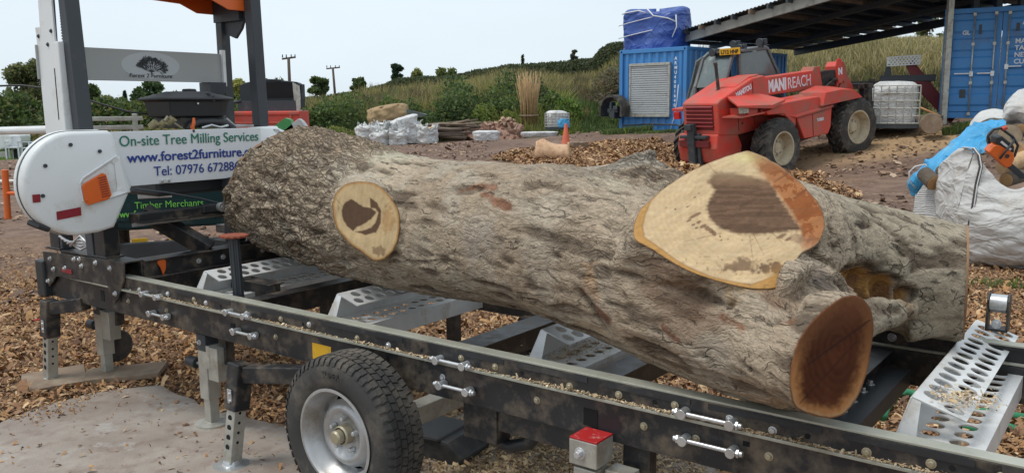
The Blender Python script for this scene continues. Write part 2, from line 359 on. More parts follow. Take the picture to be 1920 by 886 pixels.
# ---- bark chips: real chips scattered over the ground ----
t = NT('bark_chips'); v_ = t.attr(); n_ = t.noise(60, 4, .6); t.col(t.mix(1, v_, t.ramp(n_, [(.3, .7), (.7, 1.1)]), 'MULTIPLY')); t.b.inputs['Roughness'].default_value = .85; t.bump(n_, .3, .003); M_['chips'] = t.m
PAL = np.array([(.44, .27, .13), (.35, .20, .10), (.25, .14, .08), (.50, .36, .22), (.17, .095, .06), (.29, .18, .11), (.58, .45, .29)])
def chips(name, x, y, z, size, pal, seed, wts=None, lift=.012, tilt=.5, asp=(.25, .6)):
    g = np.random.default_rng(seed); n = len(x); L_ = size*g.lognormal(0, .45, n); W_ = L_*g.uniform(asp[0], asp[1], n); an = g.uniform(0, 2*PI, n); tl = g.normal(0, tilt, n); tr = g.normal(0, tilt*.7, n)
    ex = np.stack([np.cos(an)*np.cos(tl), np.sin(an)*np.cos(tl), np.sin(tl)], -1); ey = np.stack([-np.sin(an)*np.cos(tr), np.cos(an)*np.cos(tr), np.sin(tr)], -1); ez = np.cross(ex, ey)
    Cc = np.stack([x, y, z+lift+g.uniform(0, 1, n)*L_*.12+np.abs(np.sin(tl))*L_*.35], -1)
    T = [(-.5, -.35, 0), (.5, -.5, 0), (.42, .5, 0), (-.55, .3, 0), (-.05, -.45, .12), (.02, .5, .12)]
    V = np.concatenate([(Cc+ex*(a*L_)[:, None]+ey*(b_*W_)[:, None]+ez*(c*L_)[:, None])[:, None] for a, b_, c in T], 1).reshape(-1, 3)
    bse = (np.arange(n)*6)[:, None]; F = np.concatenate([bse+np.array([0, 4, 5, 3]), bse+np.array([4, 1, 2, 5])], 0)
    ci = g.choice(len(pal), n, p=wts); cc = pal[ci]*g.uniform(.75, 1.2, (n, 1))*np.array([1.1, 1.0, .88]); cc = np.repeat(cc, 6, 0)
    return V, F, cc
def inpoly(x, y, poly):
    ins = np.zeros(len(x), bool); n = len(poly)
    for i in range(n):
        x1, y1 = poly[i]; x2, y2 = poly[(i+1) % n]
        c = ((y1 > y) != (y2 > y)) & (x < (x2-x1)*(y-y1)/((y2-y1) if y2 != y1 else 1e-9)+x1); ins ^= c
    return ins
g = np.random.default_rng(11)
n = 240000; yy = 1.8+8.2*g.beta(1.3, 1.7, n); xx = g.uniform(-1, 1, n)*(1.2+yy*.72)-.1
dens = 1-sst(6.6, 9.6, yy+(fbm(np.stack([xx, yy, xx*0], -1)*.7, 3, 2)-.5)*4)*.75
dsl = inpoly(xx, yy, pts); 
edge = fbm(np.stack([xx, yy, xx*0], -1)*1.6, 4, 21)
bc = [(5.158*-.79863+2.259*.60182, 5.158*.60182+2.259*.79863), (4.93*-.79863+2.53*.60182, 4.93*.60182+2.53*.79863)]
clear = (np.hypot(xx-bc[0][0], yy-bc[0][1]) > .2) & (np.hypot((xx-bc[1][0]-.03)*.75, (yy-bc[1][1])*1.2) > .16)
keep = clear & (g.uniform(0, 1, n) < dens) & (~dsl | (g.uniform(0, 1, n) < np.where(edge > .62, .5, .035)))
xx, yy = xx[keep], yy[keep]; zz = ground(xx, yy)
Vc, Fc, cc = chips('c', xx, yy, zz, np.where(dsl[keep], .015, .0235), PAL, 5, [.22, .2, .16, .14, .1, .12, .06])
npmesh('bark_chips', Vc, Fc, M_['chips'], cc, kind='stuff', label='loose tan and brown bark chips strewn over the ground around the sawmill')
# bark mulch heap beyond the log, up to the red machine
n = 100000; yy = g.uniform(11, 24, n); xx = g.uniform(-.5, 6.0, n); e = fbm(np.stack([xx, yy, xx*0], -1)*.6, 3, 31)
k = (np.hypot((xx-2.9)*.42, (yy-17.5)*.23) < .9+e*.8); xx, yy = xx[k], yy[k]; hz = np.maximum(0, .22-np.hypot((xx-2.9)*.2, (yy-17.)*.1)*.25)
Vc, Fc, cc = chips('c', xx, yy, ground(xx, yy)+hz*g.uniform(.2, 1, len(xx)), .05, PAL, 6, [.25, .17, .2, .14, .12, .08, .04], tilt=.35)
npmesh('mulch_heap', Vc, Fc, M_['chips'], cc, kind='stuff', label='heap of orange brown split bark pieces in front of the blue container')
# scattered leaves and stones over the yard
n = 26000; yy = 7+20*g.uniform(0, 1, n)**1.3; xx = g.uniform(-.75, .75, n)*(yy+2); dl = fbm(np.stack([xx, yy, xx*0], -1)*.5, 3, 41); k = dl > .45; xx, yy = xx[k], yy[k]
Vc, Fc, cc = chips('c', xx, yy, ground(xx, yy), .06, np.array([(.24, .15, .11), (.16, .10, .075), (.34, .24, .17), (.12, .08, .06), (.40, .32, .25)]), 8, lift=.01, tilt=.3, asp=(.5, 1))
npmesh('yard_litter', Vc, Fc, M_['chips'], cc, kind='stuff', label='dead leaves and wood scraps scattered over the reddish dirt yard')
# fine sawdust shavings on the slab at the front
n = 26000; px_ = g.uniform(780, 1500, n); py_ = g.uniform(760, 930, n); ux, uy = [], []
for a, b_ in zip(px_[:26000], py_): q = zc(a, b_); ux.append(q[0]); uy.append(q[1])
xx = np.array(ux); yy = np.array(uy); e = fbm(np.stack([xx, yy, xx*0], -1)*2.2, 3, 51); k = (e > .42) & (g.uniform(0, 1, n) < 1-np.abs(px_-1000)/620); xx, yy = xx[k], yy[k]
Vc, Fc, cc = chips('c', xx, yy, xx*0+.012, .014, np.array([(.50, .42, .28), (.40, .32, .2), (.6, .5, .35), (.3, .2, .12)]), 9, lift=.003, tilt=.4, asp=(.15, .5))
npmesh('sawdust_shavings', Vc, Fc, M_['chips'], cc, kind='stuff', label='pale fine shavings lying on the concrete in front of the trailer')
# ---------------- vegetation ----------------
t = NT('leaves'); t.col(t.mix(1.0, t.attr(), (1.3, 1.3, 1.3), 'MULTIPLY')); t.b.inputs['Roughness'].default_value = .65; t.b.inputs['Specular IOR Level'].default_value = .2
tl_ = t.n('ShaderNodeBsdfTranslucent'); tl_c = t.mix(1.0, t.attr(), (2.0, 2.0, 1.3), 'MULTIPLY'); t.l(tl_c, tl_.inputs[0]); ms_ = t.n('ShaderNodeMixShader'); ms_.inputs[0].default_value = .38; t.l(t.b.outputs[0], ms_.inputs[1]); t.l(tl_.outputs[0], ms_.inputs[2]); t.l(ms_.outputs[0], t.out.inputs[0]); M_['leaf'] = t.m
M_['barktrunk'] = mk('tree_bark', (.12, .09, .065), .85, 0, .4, 6, bump=.6, bs=12, bd=.04)
def leaves(x, y, z, size, cols, seed, flat=.0):
    g = np.random.default_rng(seed); n = len(x); s_ = size*g.uniform(.6, 1.4, n)
    a = g.normal(size=(n, 3)); a /= np.linalg.norm(a, axis=1)[:, None]; b_ = np.cross(a, g.normal(size=(n, 3))); b_ /= np.linalg.norm(b_, axis=1)[:, None]
    Cc = np.stack([x, y, z], -1)
    V = np.concatenate([(Cc+a*(p*s_)[:, None]+b_*(q*s_)[:, None])[:, None] for p, q in ((-.7, 0), (0, -.36), (.7, 0), (0, .36))], 1).reshape(-1, 3)
    F = (np.arange(n)*4)[:, None]+np.arange(4); return V, F, np.repeat(cols, 4, 0)
def blades(x, y, z, h, wd, cols, seed, lean=.3):
    g = np.random.default_rng(seed); n = len(x); h_ = h*g.uniform(.5, 1.3, n); an = g.uniform(0, 2*PI, n); la = g.uniform(0, 2*PI, n); ll = np.abs(g.normal(0, lean, n))*h_
    B = np.stack([x, y, z-.03], -1); sx = np.stack([np.cos(an), np.sin(an), an*0], -1)*(wd*g.uniform(.6, 1.4, n))[:, None]
    mid = B+np.stack([np.cos(la)*ll*.35, np.sin(la)*ll*.35, h_*.55], -1); tip = B+np.stack([np.cos(la)*ll, np.sin(la)*ll, h_], -1)
    V = np.concatenate([(B-sx)[:, None], (B+sx)[:, None], (mid+sx*.8)[:, None], (mid-sx*.8)[:, None], (tip+sx*.15)[:, None], (tip-sx*.15)[:, None]], 1).reshape(-1, 3)
    bs = (np.arange(n)*6)[:, None]; F = np.concatenate([bs+np.array([0, 1, 2, 3]), bs+np.array([3, 2, 4, 5])], 0); return V, F, np.repeat(cols, 6, 0)
def pick(pal, n, g, jit=.25, w=None): pal = np.array(pal); return pal[g.choice(len(pal), n, p=w)]*g.uniform(1-jit, 1+jit, (n, 1))
GREENS = [(.07, .105, .04), (.09, .13, .05), (.055, .08, .035), (.12, .15, .06)]
DRY = [(.24, .20, .10), (.30, .26, .14), (.18, .14, .085), (.14, .15, .06)]
BROWN = [(.13, .095, .07), (.17, .13, .09), (.10, .085, .06), (.09, .10, .05)]
# bank cover: tall weeds and grass
n = 150000; yy = 31+55*g.uniform(0, 1, n)**1.7; xx = g.uniform(-.36, .22, n)*yy*1.05; k = yy > np.interp(xx, [-16, -9, 3, 9], [33, 31.4, 31.4, 32]); xx, yy = xx[k], yy[k]; n = len(xx)
e = fbm(np.stack([xx, yy, xx*0], -1)*.22, 4, 61); e2 = fbm(np.stack([xx, yy, xx*0], -1)*.5, 3, 62)
c1 = pick(GREENS, n, g); c2 = pick(DRY, n, g); c3 = pick(BROWN, n, g); cc = np.where((e > .53)[:, None], c2, c1); cc = np.where((e2 > .58)[:, None], c3, cc); yellow_green = (xx > -1) & (xx < 2.6) & (yy < 38); cc = np.where(yellow_green[:, None] & (g.uniform(0, 1, (n, 1)) < .6), pick([(.15, .19, .05), (.2, .22, .07)], n, g), cc)  # yellow-green blades mixed into one near stretch of the bank
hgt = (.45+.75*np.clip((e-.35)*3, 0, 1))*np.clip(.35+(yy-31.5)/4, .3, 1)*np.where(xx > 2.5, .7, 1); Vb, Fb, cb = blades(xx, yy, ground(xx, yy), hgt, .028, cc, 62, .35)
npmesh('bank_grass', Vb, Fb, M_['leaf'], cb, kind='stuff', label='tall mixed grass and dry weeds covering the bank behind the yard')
# bramble / nettle mass at the foot of the bank, in clumps
def bramble(name, label, cx, cy, rx, ry, rz, n, pal, size, seed, w=None):
    g = np.random.default_rng(seed); m = max(5, int(rx*ry*2)); sx = g.uniform(-1, 1, m)*rx; sy = g.uniform(-1, 1, m)*ry; sr = g.uniform(.45, .95, m); V = []; per = n//m
    X = []; Y_ = []; Z_ = []
    for i in range(m):
        d = g.normal(size=(per, 3)); d /= np.linalg.norm(d, axis=1)[:, None]; rr = sr[i]*g.uniform(.55, 1.05, per); X.append(cx+sx[i]+d[:, 0]*rr); Y_.append(cy+sy[i]+d[:, 1]*rr); Z_.append(ground(cx+sx[i]+d[:, 0]*0, cy+sy[i]+d[:, 1]*0)+np.abs(d[:, 2])*rr*rz*g.uniform(.8, 1.2)+.05)
    X = np.concatenate(X); Y_ = np.concatenate(Y_); Z_ = np.concatenate(Z_); Vl, Fl, cl_ = leaves(X, Y_, Z_, size, pick(pal, len(X), g, .35, w), seed+1)
    return npmesh(name, Vl, Fl, M_['leaf'], cl_, kind='stuff', label=label)
bramble('nettle_bed', 'dark green nettles and brambles at the foot of the bank left of the bags', -8.6, 34.2, 4.2, 2.2, 1.7, 24000, GREENS, .11, 71)
bramble('bramble_cover', 'dark green bramble thicket on the bank behind the white bags', -2.6, 35.0, 4.6, 2.2, 1.8, 26000, GREENS+[(.035, .06, .03)], .11, 72)
bramble('yellow_weeds', 'yellow green willowherb on the bank behind the pole pile', -.1, 33.4, 1.9, .9, 1.5, 9000, [(.14, .18, .05), (.19, .21, .07), (.09, .13, .04)], .09, 73)
bramble('withered_scrub', 'grey brown withered scrub on the bank left of the blue container', 3.9, 36.0, 3.0, 2.4, 2.2, 22000, BROWN+[(.12, .10, .09), (.07, .08, .045)], .10, 74)
bramble('ivy_patch', 'bright green low leaves beside the caged tank', 3.2, 32.9, 1.7, .6, 1.2, 7000, [(.10, .17, .04), (.16, .20, .06), (.06, .10, .03)], .10, 75)
bramble('weeds_in_front', 'low green weeds between the bags and the bank', -7.2, 31.6, 1.6, .5, .8, 5000, [(.10, .15, .04), (.17, .19, .07), (.22, .2, .09)], .08, 76)
# right bank: pale dry grass above, dark scrub below
n = 60000; yy = g.uniform(25, 40, n); xx = g.uniform(7, 26, n); ft = np.interp(xx, [3, 9, 14, 40], [32, 32.5, 27.5, 24]); k = yy > ft; xx, yy = xx[k], yy[k]; n = len(xx); zz = ground(xx, yy); e = fbm(np.stack([xx, yy, xx*0], -1)*.5, 3, 91)
dry = (yy-np.interp(xx, [3, 9, 14, 40], [32, 32.5, 27.5, 24])) > 1.4+e*2
cc = np.where(dry[:, None], pick([(.30, .25, .15), (.36, .30, .19), (.22, .19, .11), (.15, .15, .08)], n, g), pick([(.10, .09, .055), (.14, .12, .07), (.08, .09, .045), (.2, .17, .1)], n, g))
Vb, Fb, cb = blades(xx, yy, zz, np.where(dry, .42, .35), .022, cc, 92, .5)
npmesh('dry_grass', Vb, Fb, M_['leaf'], cb, kind='stuff', label='straw coloured long grass on the steep bank under the shed roof')
# weeds at container feet and near the big bag
def tuft(name, label, cx, cy, r, h, n, pal, seed):
    g = np.random.default_rng(seed); a = g.uniform(0, 2*PI, n); rr = r*np.sqrt(g.uniform(0, 1, n)); x = cx+np.cos(a)*rr; y = cy+np.sin(a)*rr*.6
    V, F, c = blades(x, y, ground(x, y), h, .006+.004*cy/10, pick(pal, n, g), seed, .5); return npmesh(name, V, F, M_['leaf'], c, kind='stuff', label=label)
for i, (px, py, Yd, r, h, lb) in enumerate([(1175, 262, 25.6, .8, .2, 'green weeds growing at the left foot of the blue container'), (1240, 252, 25.2, .9, .10, 'short grass along the front foot of the blue container'), (1795, 232, 19.5, .3, .22, 'small weed clump at the foot of the blue container doors'), (1885, 540, 7.4, .35, .10, 'tiny green weeds in the dirt in front of the big bag')]):
    q = at(px, py, Yd); tuft('weed_tuft', lb, q.x, q.y, r, h, 160 if i == 3 else 900, GREENS+[(.14, .2, .06)], 100+i)
# field grass far left
n = 16000; yy = g.uniform(30, 48, n); xx = g.uniform(-.66, -.42, n)*yy; Vb, Fb, cb = blades(xx, yy, ground(xx, yy), .16, .03, pick([(.12, .19, .05), (.09, .15, .04)], n, g), 93)
npmesh('field_grass', Vb, Fb, M_['leaf'], cb, kind='stuff', label='short green grass under the white chairs at the left')
# hedges
def hedge(name, label, p0, p1, h, wd, n, pal, size, seed, uneven=.35):
    g = np.random.default_rng(seed); t_ = g.uniform(0, 1, n); P = np.stack([p0[0]+(p1[0]-p0[0])*t_, p0[1]+(p1[1]-p0[1])*t_], -1); ln = math.hypot(p1[0]-p0[0], p1[1]-p0[1])
    hh = h*(1-uneven*.5+uneven*(fbm(np.stack([t_*ln*.35, t_*0, t_*0], -1), 3, seed)*2-.5)); u_ = g.uniform(-1, 1, n); v_ = np.sqrt(g.uniform(0, 1, n)); zt = v_*hh*np.sqrt(np.maximum(0, 1-u_**2*.8))
    x = P[:, 0]+u_*wd*g.uniform(.7, 1, n)*.3; y = P[:, 1]+u_*wd; V, F, c = leaves(x, y, ground(x, y)+zt, size, pick(pal, n, g, .35), seed+3)
    return npmesh(name, V, F, M_['leaf'], c, label=label, cat='hedge')
DK = [(.06, .075, .045), (.075, .09, .05), (.05, .062, .04), (.09, .10, .06)]
hedge('hedge', 'long dark hedge along the top of the hill behind the bank', (-16, 72), (9.5, 62), 1.7, 1.3, 60000, DK, .15, 111, .12)
hedge('hedge', 'low dark hedge line at the left end of the hill between the bushes', (-30, 78), (-15.5, 72), 1.6, 1.4, 24000, DK, .17, 112, .4)
hedge('hedge', 'tall green hedge across the field at the far left', (-75, 58), (-15, 56), 2.6, 2.0, 42000, [(.06, .095, .035), (.085, .12, .045), (.045, .07, .03), (.13, .13, .06)], .26, 113, .5)
hedge('hedge', 'low reddish brown hedge bank in front of the far left hedge', (-52, 46), (-15, 45), 1.15, 1.6, 26000, [(.16, .13, .07), (.10, .12, .045), (.20, .15, .08), (.07, .09, .035)], .20, 114, .5)
def tree(label, px, py_base, Yd, wpx, hpx, pal, seed, kind='round', group=None, n=9000, lsz=None):
    zlo = .28 if hpx > 60 else .02
    b0 = at(px, py_base, Yd); top_ = at(px, py_base-hpx, Yd).z; hcr = hpx*Yd/1600*2.0
    g = np.random.default_rng(seed); k = Yd/1600; W_ = wpx*k/2; bs = Vector((b0.x, b0.y, gz(b0.x, b0.y)-.1)); Ht = top_-bs.z; zlo = max(.04, 1-hcr*1.5/Ht) if hpx <= 60 else .25; tr = thing('tree', label, 'tree', bs, 0, group)
    m = MB(); th = Ht*(max(.35, zlo+.1) if kind == 'round' else .9); pts = [(g.normal(0, .03)*Ht*(i/5), g.normal(0, .02)*Ht*(i/5), th*i/5-.4) for i in range(6)]; m.tube(pts, [min(.3, Ht*.035)*(1-i*.13) for i in range(6)], 8)
    X = []; sz = lsz or max(.12, k*5)
    if kind == 'round':
        nb = 22
        for i in range(nb):
            a = g.uniform(0, 2*PI); zz = g.uniform(.08, .88); rr = W_*.72*math.sqrt(max(0, 1-((zz-.5)/.5)**2))*math.sqrt(g.uniform(.1, 1)); cpt = np.array([math.cos(a)*rr, math.sin(a)*rr, (zlo+zz*(1-zlo))*Ht])
            m.tube([pts[3], tuple(cpt*.6+np.array(pts[4])*.4), tuple(cpt)], [Ht*.014, Ht*.008, Ht*.003], 5); s0 = min(W_, hcr*.5)*g.uniform(.26, .42)
            d = g.normal(size=(n//nb, 3)); d /= np.linalg.norm(d, axis=1)[:, None]; X.append(cpt+d*s0*(g.uniform(.35, 1.1, (n//nb, 1)))*np.array([1, 1, .8]))
        P = np.concatenate(X)
    else:
        t_ = g.uniform(0, 1, n)**1.3; a = g.uniform(0, 2*PI, n); lay = .75+.25*np.sin(t_*46+a*2); rr = W_*(1-t_)*lay*np.sqrt(g.uniform(.15, 1, n)); P = np.stack([np.cos(a)*rr, np.sin(a)*rr, (.08+t_*.92)*Ht], -1)
    m.build('trunk', M_['barktrunk'], tr, smooth=True); V, F, c = leaves(P[:, 0], P[:, 1], P[:, 2], sz, pick(pal, len(P), g, .4), seed+5)
    npmesh('crown', V, F, M_['leaf'], c, tr); return tr
GT = [(.06, .09, .035), (.085, .115, .045), (.04, .06, .03), (.11, .13, .055)]
tree('large round brown green tree at the far left beside the white mast', 75, 215, 60, 130, 105, [(.10, .11, .05), (.14, .14, .07), (.06, .08, .035)], 201, n=14000)
tree('green tree showing just right of the dark front post', 165, 235, 58, 60, 85, GT, 202)
tree('small pointed conifer standing in the gap under the grey board', 236, 208, 70, 26, 36, [(.035, .055, .04), (.05, .07, .045)], 203, 'conifer', n=3000)
tree('rounded dark green tree behind the black tank', 284, 225, 60, 66, 78, [(.045, .075, .04), (.06, .095, .045), (.08, .11, .05)], 204, n=11000)
tree('yellow leaved tree between the two right posts', 445, 240, 55, 60, 100, [(.22, .22, .07), (.30, .28, .09), (.14, .16, .06)], 205, n=6000)
tree('round green bush right of the leaning pole on the skyline', 597, 160, 75, 42, 28, GT, 206, n=4000)
tree('pointed dark bush standing highest on the left of the ridge hedge', 747, 158, 76, 30, 42, [(.035, .06, .04), (.05, .08, .045)], 207, n=4500)
tree('yellowish tree just right of the pointed dark bush', 778, 160, 78, 30, 34, [(.2, .2, .08), (.13, .15, .06)], 208, n=2500)
tree('low pale bush rising over the ridge hedge, right of the yellowish tree', 835, 150, 76, 48, 22, [(.17, .18, .08), (.09, .12, .05)], 209, n=3000)
tree('small thin bush sticking out of the ridge hedge left of the pointed bush', 675, 165, 76, 34, 26, GT, 210, n=1600)
tree('little bare tree on the skyline beside the blue tarpaulin', 1077, 112, 64, 16, 26, [(.07, .08, .06), (.1, .1, .07)], 211, n=700)
tree('tiny pointed bush on the long hedge left of the little bare tree', 980, 122, 66, 12, 18, DK, 212, 'conifer', n=600)
tree('wispy tree top seen over the bank between the roof and the right container', 1745, 75, 45, 70, 50, [(.14, .13, .08), (.09, .11, .05)], 213, n=1500)
# telegraph poles
M_['pole'] = mk('pole_timber', (.11, .08, .06), .85, 0, .3)
for px0, py0, px1, py1, Yd, lb in ((545, 175, 541, 108, 62, 'taller near wooden telegraph pole with double crossarm left on the skyline'), (630, 165, 624, 127, 82, 'smaller distant leaning telegraph pole further right on the skyline')):
    a = at(px0, py0+30, Yd); b_ = at(px1, py1, Yd); th = thing('telegraph_pole', lb, 'telegraph pole', a); m = MB(); m.cyl((0, 0, -.5), b_-a, .13, .10, 10); m.build('pole', M_['pole'], th, smooth=True)
    q = b_-a; m = MB(); k = Yd/1600; m.beam(q+Vector((-12*k, 0, -.1)), q+Vector((13*k, 0, .02)), .1, .12); m.build('crossarm', M_['pole'], th)
    for s_ in (-11, -4, 5, 12):
        m = MB(); m.cyl(q+Vector((s_*k, 0, 0)), q+Vector((s_*k, 0, .22)), .05, .03, 8); m.build('insulator', M_['greydark'], th)
# ---------------- containers and the shed roof ----------------
def corr(mb, p0, p1, z0, z1, n, dep, out):
    """A trapezoid-corrugated wall from p0 to p1; out is the horizontal direction it bulges to."""
    p0 = Vector(p0); p1 = Vector(p1); out = Vector(out); pr = []
    for k in range(n):
        for f, d in ((0, 0), (.28, 0), (.40, 1), (.72, 1), (.88, 0)): pr.append(((k+f)/n, d*dep))
    pr.append((1, 0)); V = []
    for f, d in pr: q = p0.lerp(p1, f)+out*d; V += [Vector((q.x, q.y, z0)), Vector((q.x, q.y, z1))]
    m_ = len(pr); F = [(2*i, 2*i+2, 2*i+3, 2*i+1) for i in range(m_-1)]
    mb.add(V, F)
def container(label, o, ang, tilt=0, doors=False):
    root = thing('shipping_container', label, 'shipping container', M=Matrix.Translation(o) @ Matrix.Rotation(ang, 4, 'Z') @ Matrix.Rotation(tilt, 4, 'Y'))
    Wd, Ln, Hh = 2.44, 6.06, 2.59; mat = M_['contblue']; fr = MB()
    for x in (0, Wd-.12):
        for y in (0, Ln-.12): fr.bb(x, x+.12, y, y+.12, .12, Hh-.12)
    for y in (0, Ln-.10): fr.bb(.12, Wd-.12, y, y+.1, .02, .16); fr.bb(.12, Wd-.12, y, y+.1, Hh-.12, Hh)
    for x in (0, Wd-.1): fr.bb(x, x+.1, .12, Ln-.12, .02, .16); fr.bb(x, x+.1, .12, Ln-.12, Hh-.09, Hh)
    fr.build('frame', mat, root, bevel=.01)
    s = MB(); corr(s, (Wd-.05, .12, 0), (Wd-.05, Ln-.12, 0), .16, Hh-.09, 20, .04, (1, 0, 0)); corr(s, (.05, .12, 0), (.05, Ln-.12, 0), .16, Hh-.09, 20, .04, (-1, 0, 0)); s.build('side_wall', mat, root)
    s = MB(); s.bb(.05, Wd-.05, .05, Ln-.05, Hh-.03, Hh-.01); s.build('roof', mat, root)
    for x in (-.002, Wd-.16):
        for y in (-.002, Ln-.16):
            for z in (0, Hh-.12):
                s = MB(); s.bb(x, x+.162, y, y+.162, z, z+.122); c = s.build('corner_casting', mat, root, bevel=.01)
                if y < 1: s = MB(); s.lathe([(.030, 0), (.001, 0)], (x+.08, y-.002, z+.06), (0, -1, 0), 14); s.build('casting_hole', bpy.data.materials['dark_hole'], c)
    if not doors:
        s = MB(); corr(s, (.12, .07, 0), (Wd-.12, .07, 0), .16, Hh-.12, 8, .045, (0, -1, 0)); s.build('end_wall', mat, root)
        s = MB()
        for x in (.75, 1.45): s.bb(x, x+.28, -.004, 0, .03, .13)
        s.build('fork_pocket', bpy.data.materials['dark_hole'], root)
    return root
mk('dark_hole', (.006, .006, .007), .9, 0, 0, bump=0)
pr = at(1272, 244, 25.3); pl = at(1160, 250, 26.85); a1 = math.atan2(pr.y-pl.y, pr.x-pl.x); pl.z = pl.z*.5+pr.z*.5-.12
K1 = container('blue shipping container with a grey roller shutter in its end wall', Vector((pl.x, pl.y, pl.z)), a1)
s = MB()
n = 22
for k in range(n): z = .66+k*1.42/n; s.add([(.50, -.045, z), (1.86, -.045, z), (1.86, -.075, z+.02), (.50, -.075, z+.02), (1.86, -.075, z+.045), (.50, -.075, z+.045), (1.86, -.045, z+.0645), (.50, -.045, z+.0645)], [(0, 1, 2, 3), (3, 2, 4, 5), (5, 4, 6, 7)])
sh = s.build('roller_shutter', mk('shutter_grey', (.50, .52, .53), .45, .2, .08, 3, (.3, .28, .25), .2, 3), K1)
s = MB(); s.bb(.44, .50, -.09, .0, .60, 2.14); s.bb(1.86, 1.92, -.09, 0, .60, 2.14); s.bb(.44, 1.92, -.10, 0, 2.08, 2.16); s.bb(.44, 1.92, -.10, 0, .57, .66); s.build('shutter_frame', M_['galv'], sh, bevel=.004)
for k, ch in enumerate('ARMU4001640'): text('lettering', ch, M_['txtwhite'], (2.02, -.001, 2.22-k*.135), (1, 0, 0), (0, 0, 1), .13, K1, bold=.004)
s = MB(); s.tube([(2.18, -.02, 1.5), (2.15, -.03, 1.0), (2.05, -.04, .5), (1.95, -.05, .2)], .012, 6); s.build('white_cord', M_['whiteb'], K1, smooth=True)
s = MB(); s.tube([(.2, -.06, .30), (1.2, -.06, .36), (2.2, -.06, .34), (2.42, -.1, .28)], .022, 8); s.build('drain_pipe', M_['black'], K1, smooth=True)
# the black half-round mudguard hung on the left corner
MG = thing('mudguard', 'black half round rubber mudguard hung on the left edge of the blue container', 'mudguard', M=K1.matrix_world @ Matrix.Translation((.02, -.25, .80)))
V = []; n = 18
for k in range(n+1):
    a = PI*k/n
    for rr, y in ((.44, -.28), (.44, .12), (.37, .12), (.37, -.28)): V.append((math.cos(a)*rr+.05, y, math.sin(a)*rr*1.0+.22*(0)))
F = [(k*4+j, k*4+(j+1) % 4, (k+1)*4+(j+1) % 4, (k+1)*4+j) for k in range(n) for j in range(4)]+[(0, 1, 2, 3), (n*4+3, n*4+2, n*4+1, n*4)]
s = MB(); s.add(V, F); s.bb(-.39, -.32, -.28, .12, -.22, 0); s.bb(.42, .49, -.28, .12, -.22, 0); s.build('guard', M_['rubber'], MG, sm_ang=40)
s = MB(); s.bb(-.12, .28, -.2, .1, -.10, .02); s.bb(.0, .18, -.24, .1, -.28, -.10); s.bb(-.02, .05, -.22, 0, -.02, .22); s.bb(.14, .3, -.26, .1, -.02, .1); s.build('bracket', M_['greydark'], MG, bevel=.01)
# blue wrapped stack on the roof of the left container
def crumple(poly_fn, nu, nv, amp, sc, seed):
    V = []; 
    for j in range(nv+1):
        for i in range(nu): V.append(poly_fn(i/nu, j/nv))
    V = np.array(V); c = V.mean(0); d = V-c; d /= np.linalg.norm(d, axis=1)[:, None]; nz = fbm(V*sc, 4, seed)-.5; V = V+d*(nz*amp)[:, None]
    F = [(j*nu+i, j*nu+(i+1) % nu, (j+1)*nu+(i+1) % nu, (j+1)*nu+i) for j in range(nv) for i in range(nu)]; return V, F
ST = thing('wrapped_stack', 'dark blue tarpaulin wrapped around a tall stack on top of the left blue container', 'tarpaulin', M=K1.matrix_world @ Matrix.Translation((-.20, .12, 2.6)))
def bf(u, v):
    a = u*2*PI; cx, sx = math.cos(a), math.sin(a); p = 6; r = 1/((abs(cx)**p+abs(sx)**p)**(1/p)); k = [1.0, 1.0, .99, 1.02, 1.0, .98, .97, .92, .6, .02][min(9, int(v*9.001))]; f = v*9-int(v*9.0001); k2 = [1.0, 1.0, .99, 1.02, 1.0, .98, .97, .92, .6, .02, .02][min(10, int(v*9.001)+1)]; kk = k*(1-f)+k2*f
    z = min(v*1.22, 1.0)*1.16+(.10*math.sin(a*2+.4)*v); return (.95+cx*r*.93*kk+.08*v*(cx > 0), .75+sx*r*.65*kk, z)
V, F = crumple(bf, 72, 36, .20, 1.9, 17); s = MB(); s.add([tuple(v) for v in V], F); wr = s.build('wrap', M_['navytarp'], ST, smooth=True)
for z, sg_ in ((.42, .02), (.80, -.02)):
    s = MB(); s.tube([(-.02, .12, z-.05), (.4, .02, z), (1.0, .03, z+.08), (1.3, .05, z+.12)], .014, 6); s.build('fold_edge', M_['whiteb'], wr, smooth=True)
s = MB(); s.tube([(-.03, .3, 1.12), (.3, .08, 1.12), (.8, .02, 1.14), (1.05, .05, 1.06)], .02, 6); s.tube([(1.1, .02, 1.18), (1.35, .0, .95), (1.8, .1, .85), (1.95, .3, .75)], .022, 6); s.tube([(1.9, .2, .3), (1.98, .3, .6), (1.95, .3, .95)], .018, 6); s.build('strap', M_['whiteb'], wr, smooth=True)
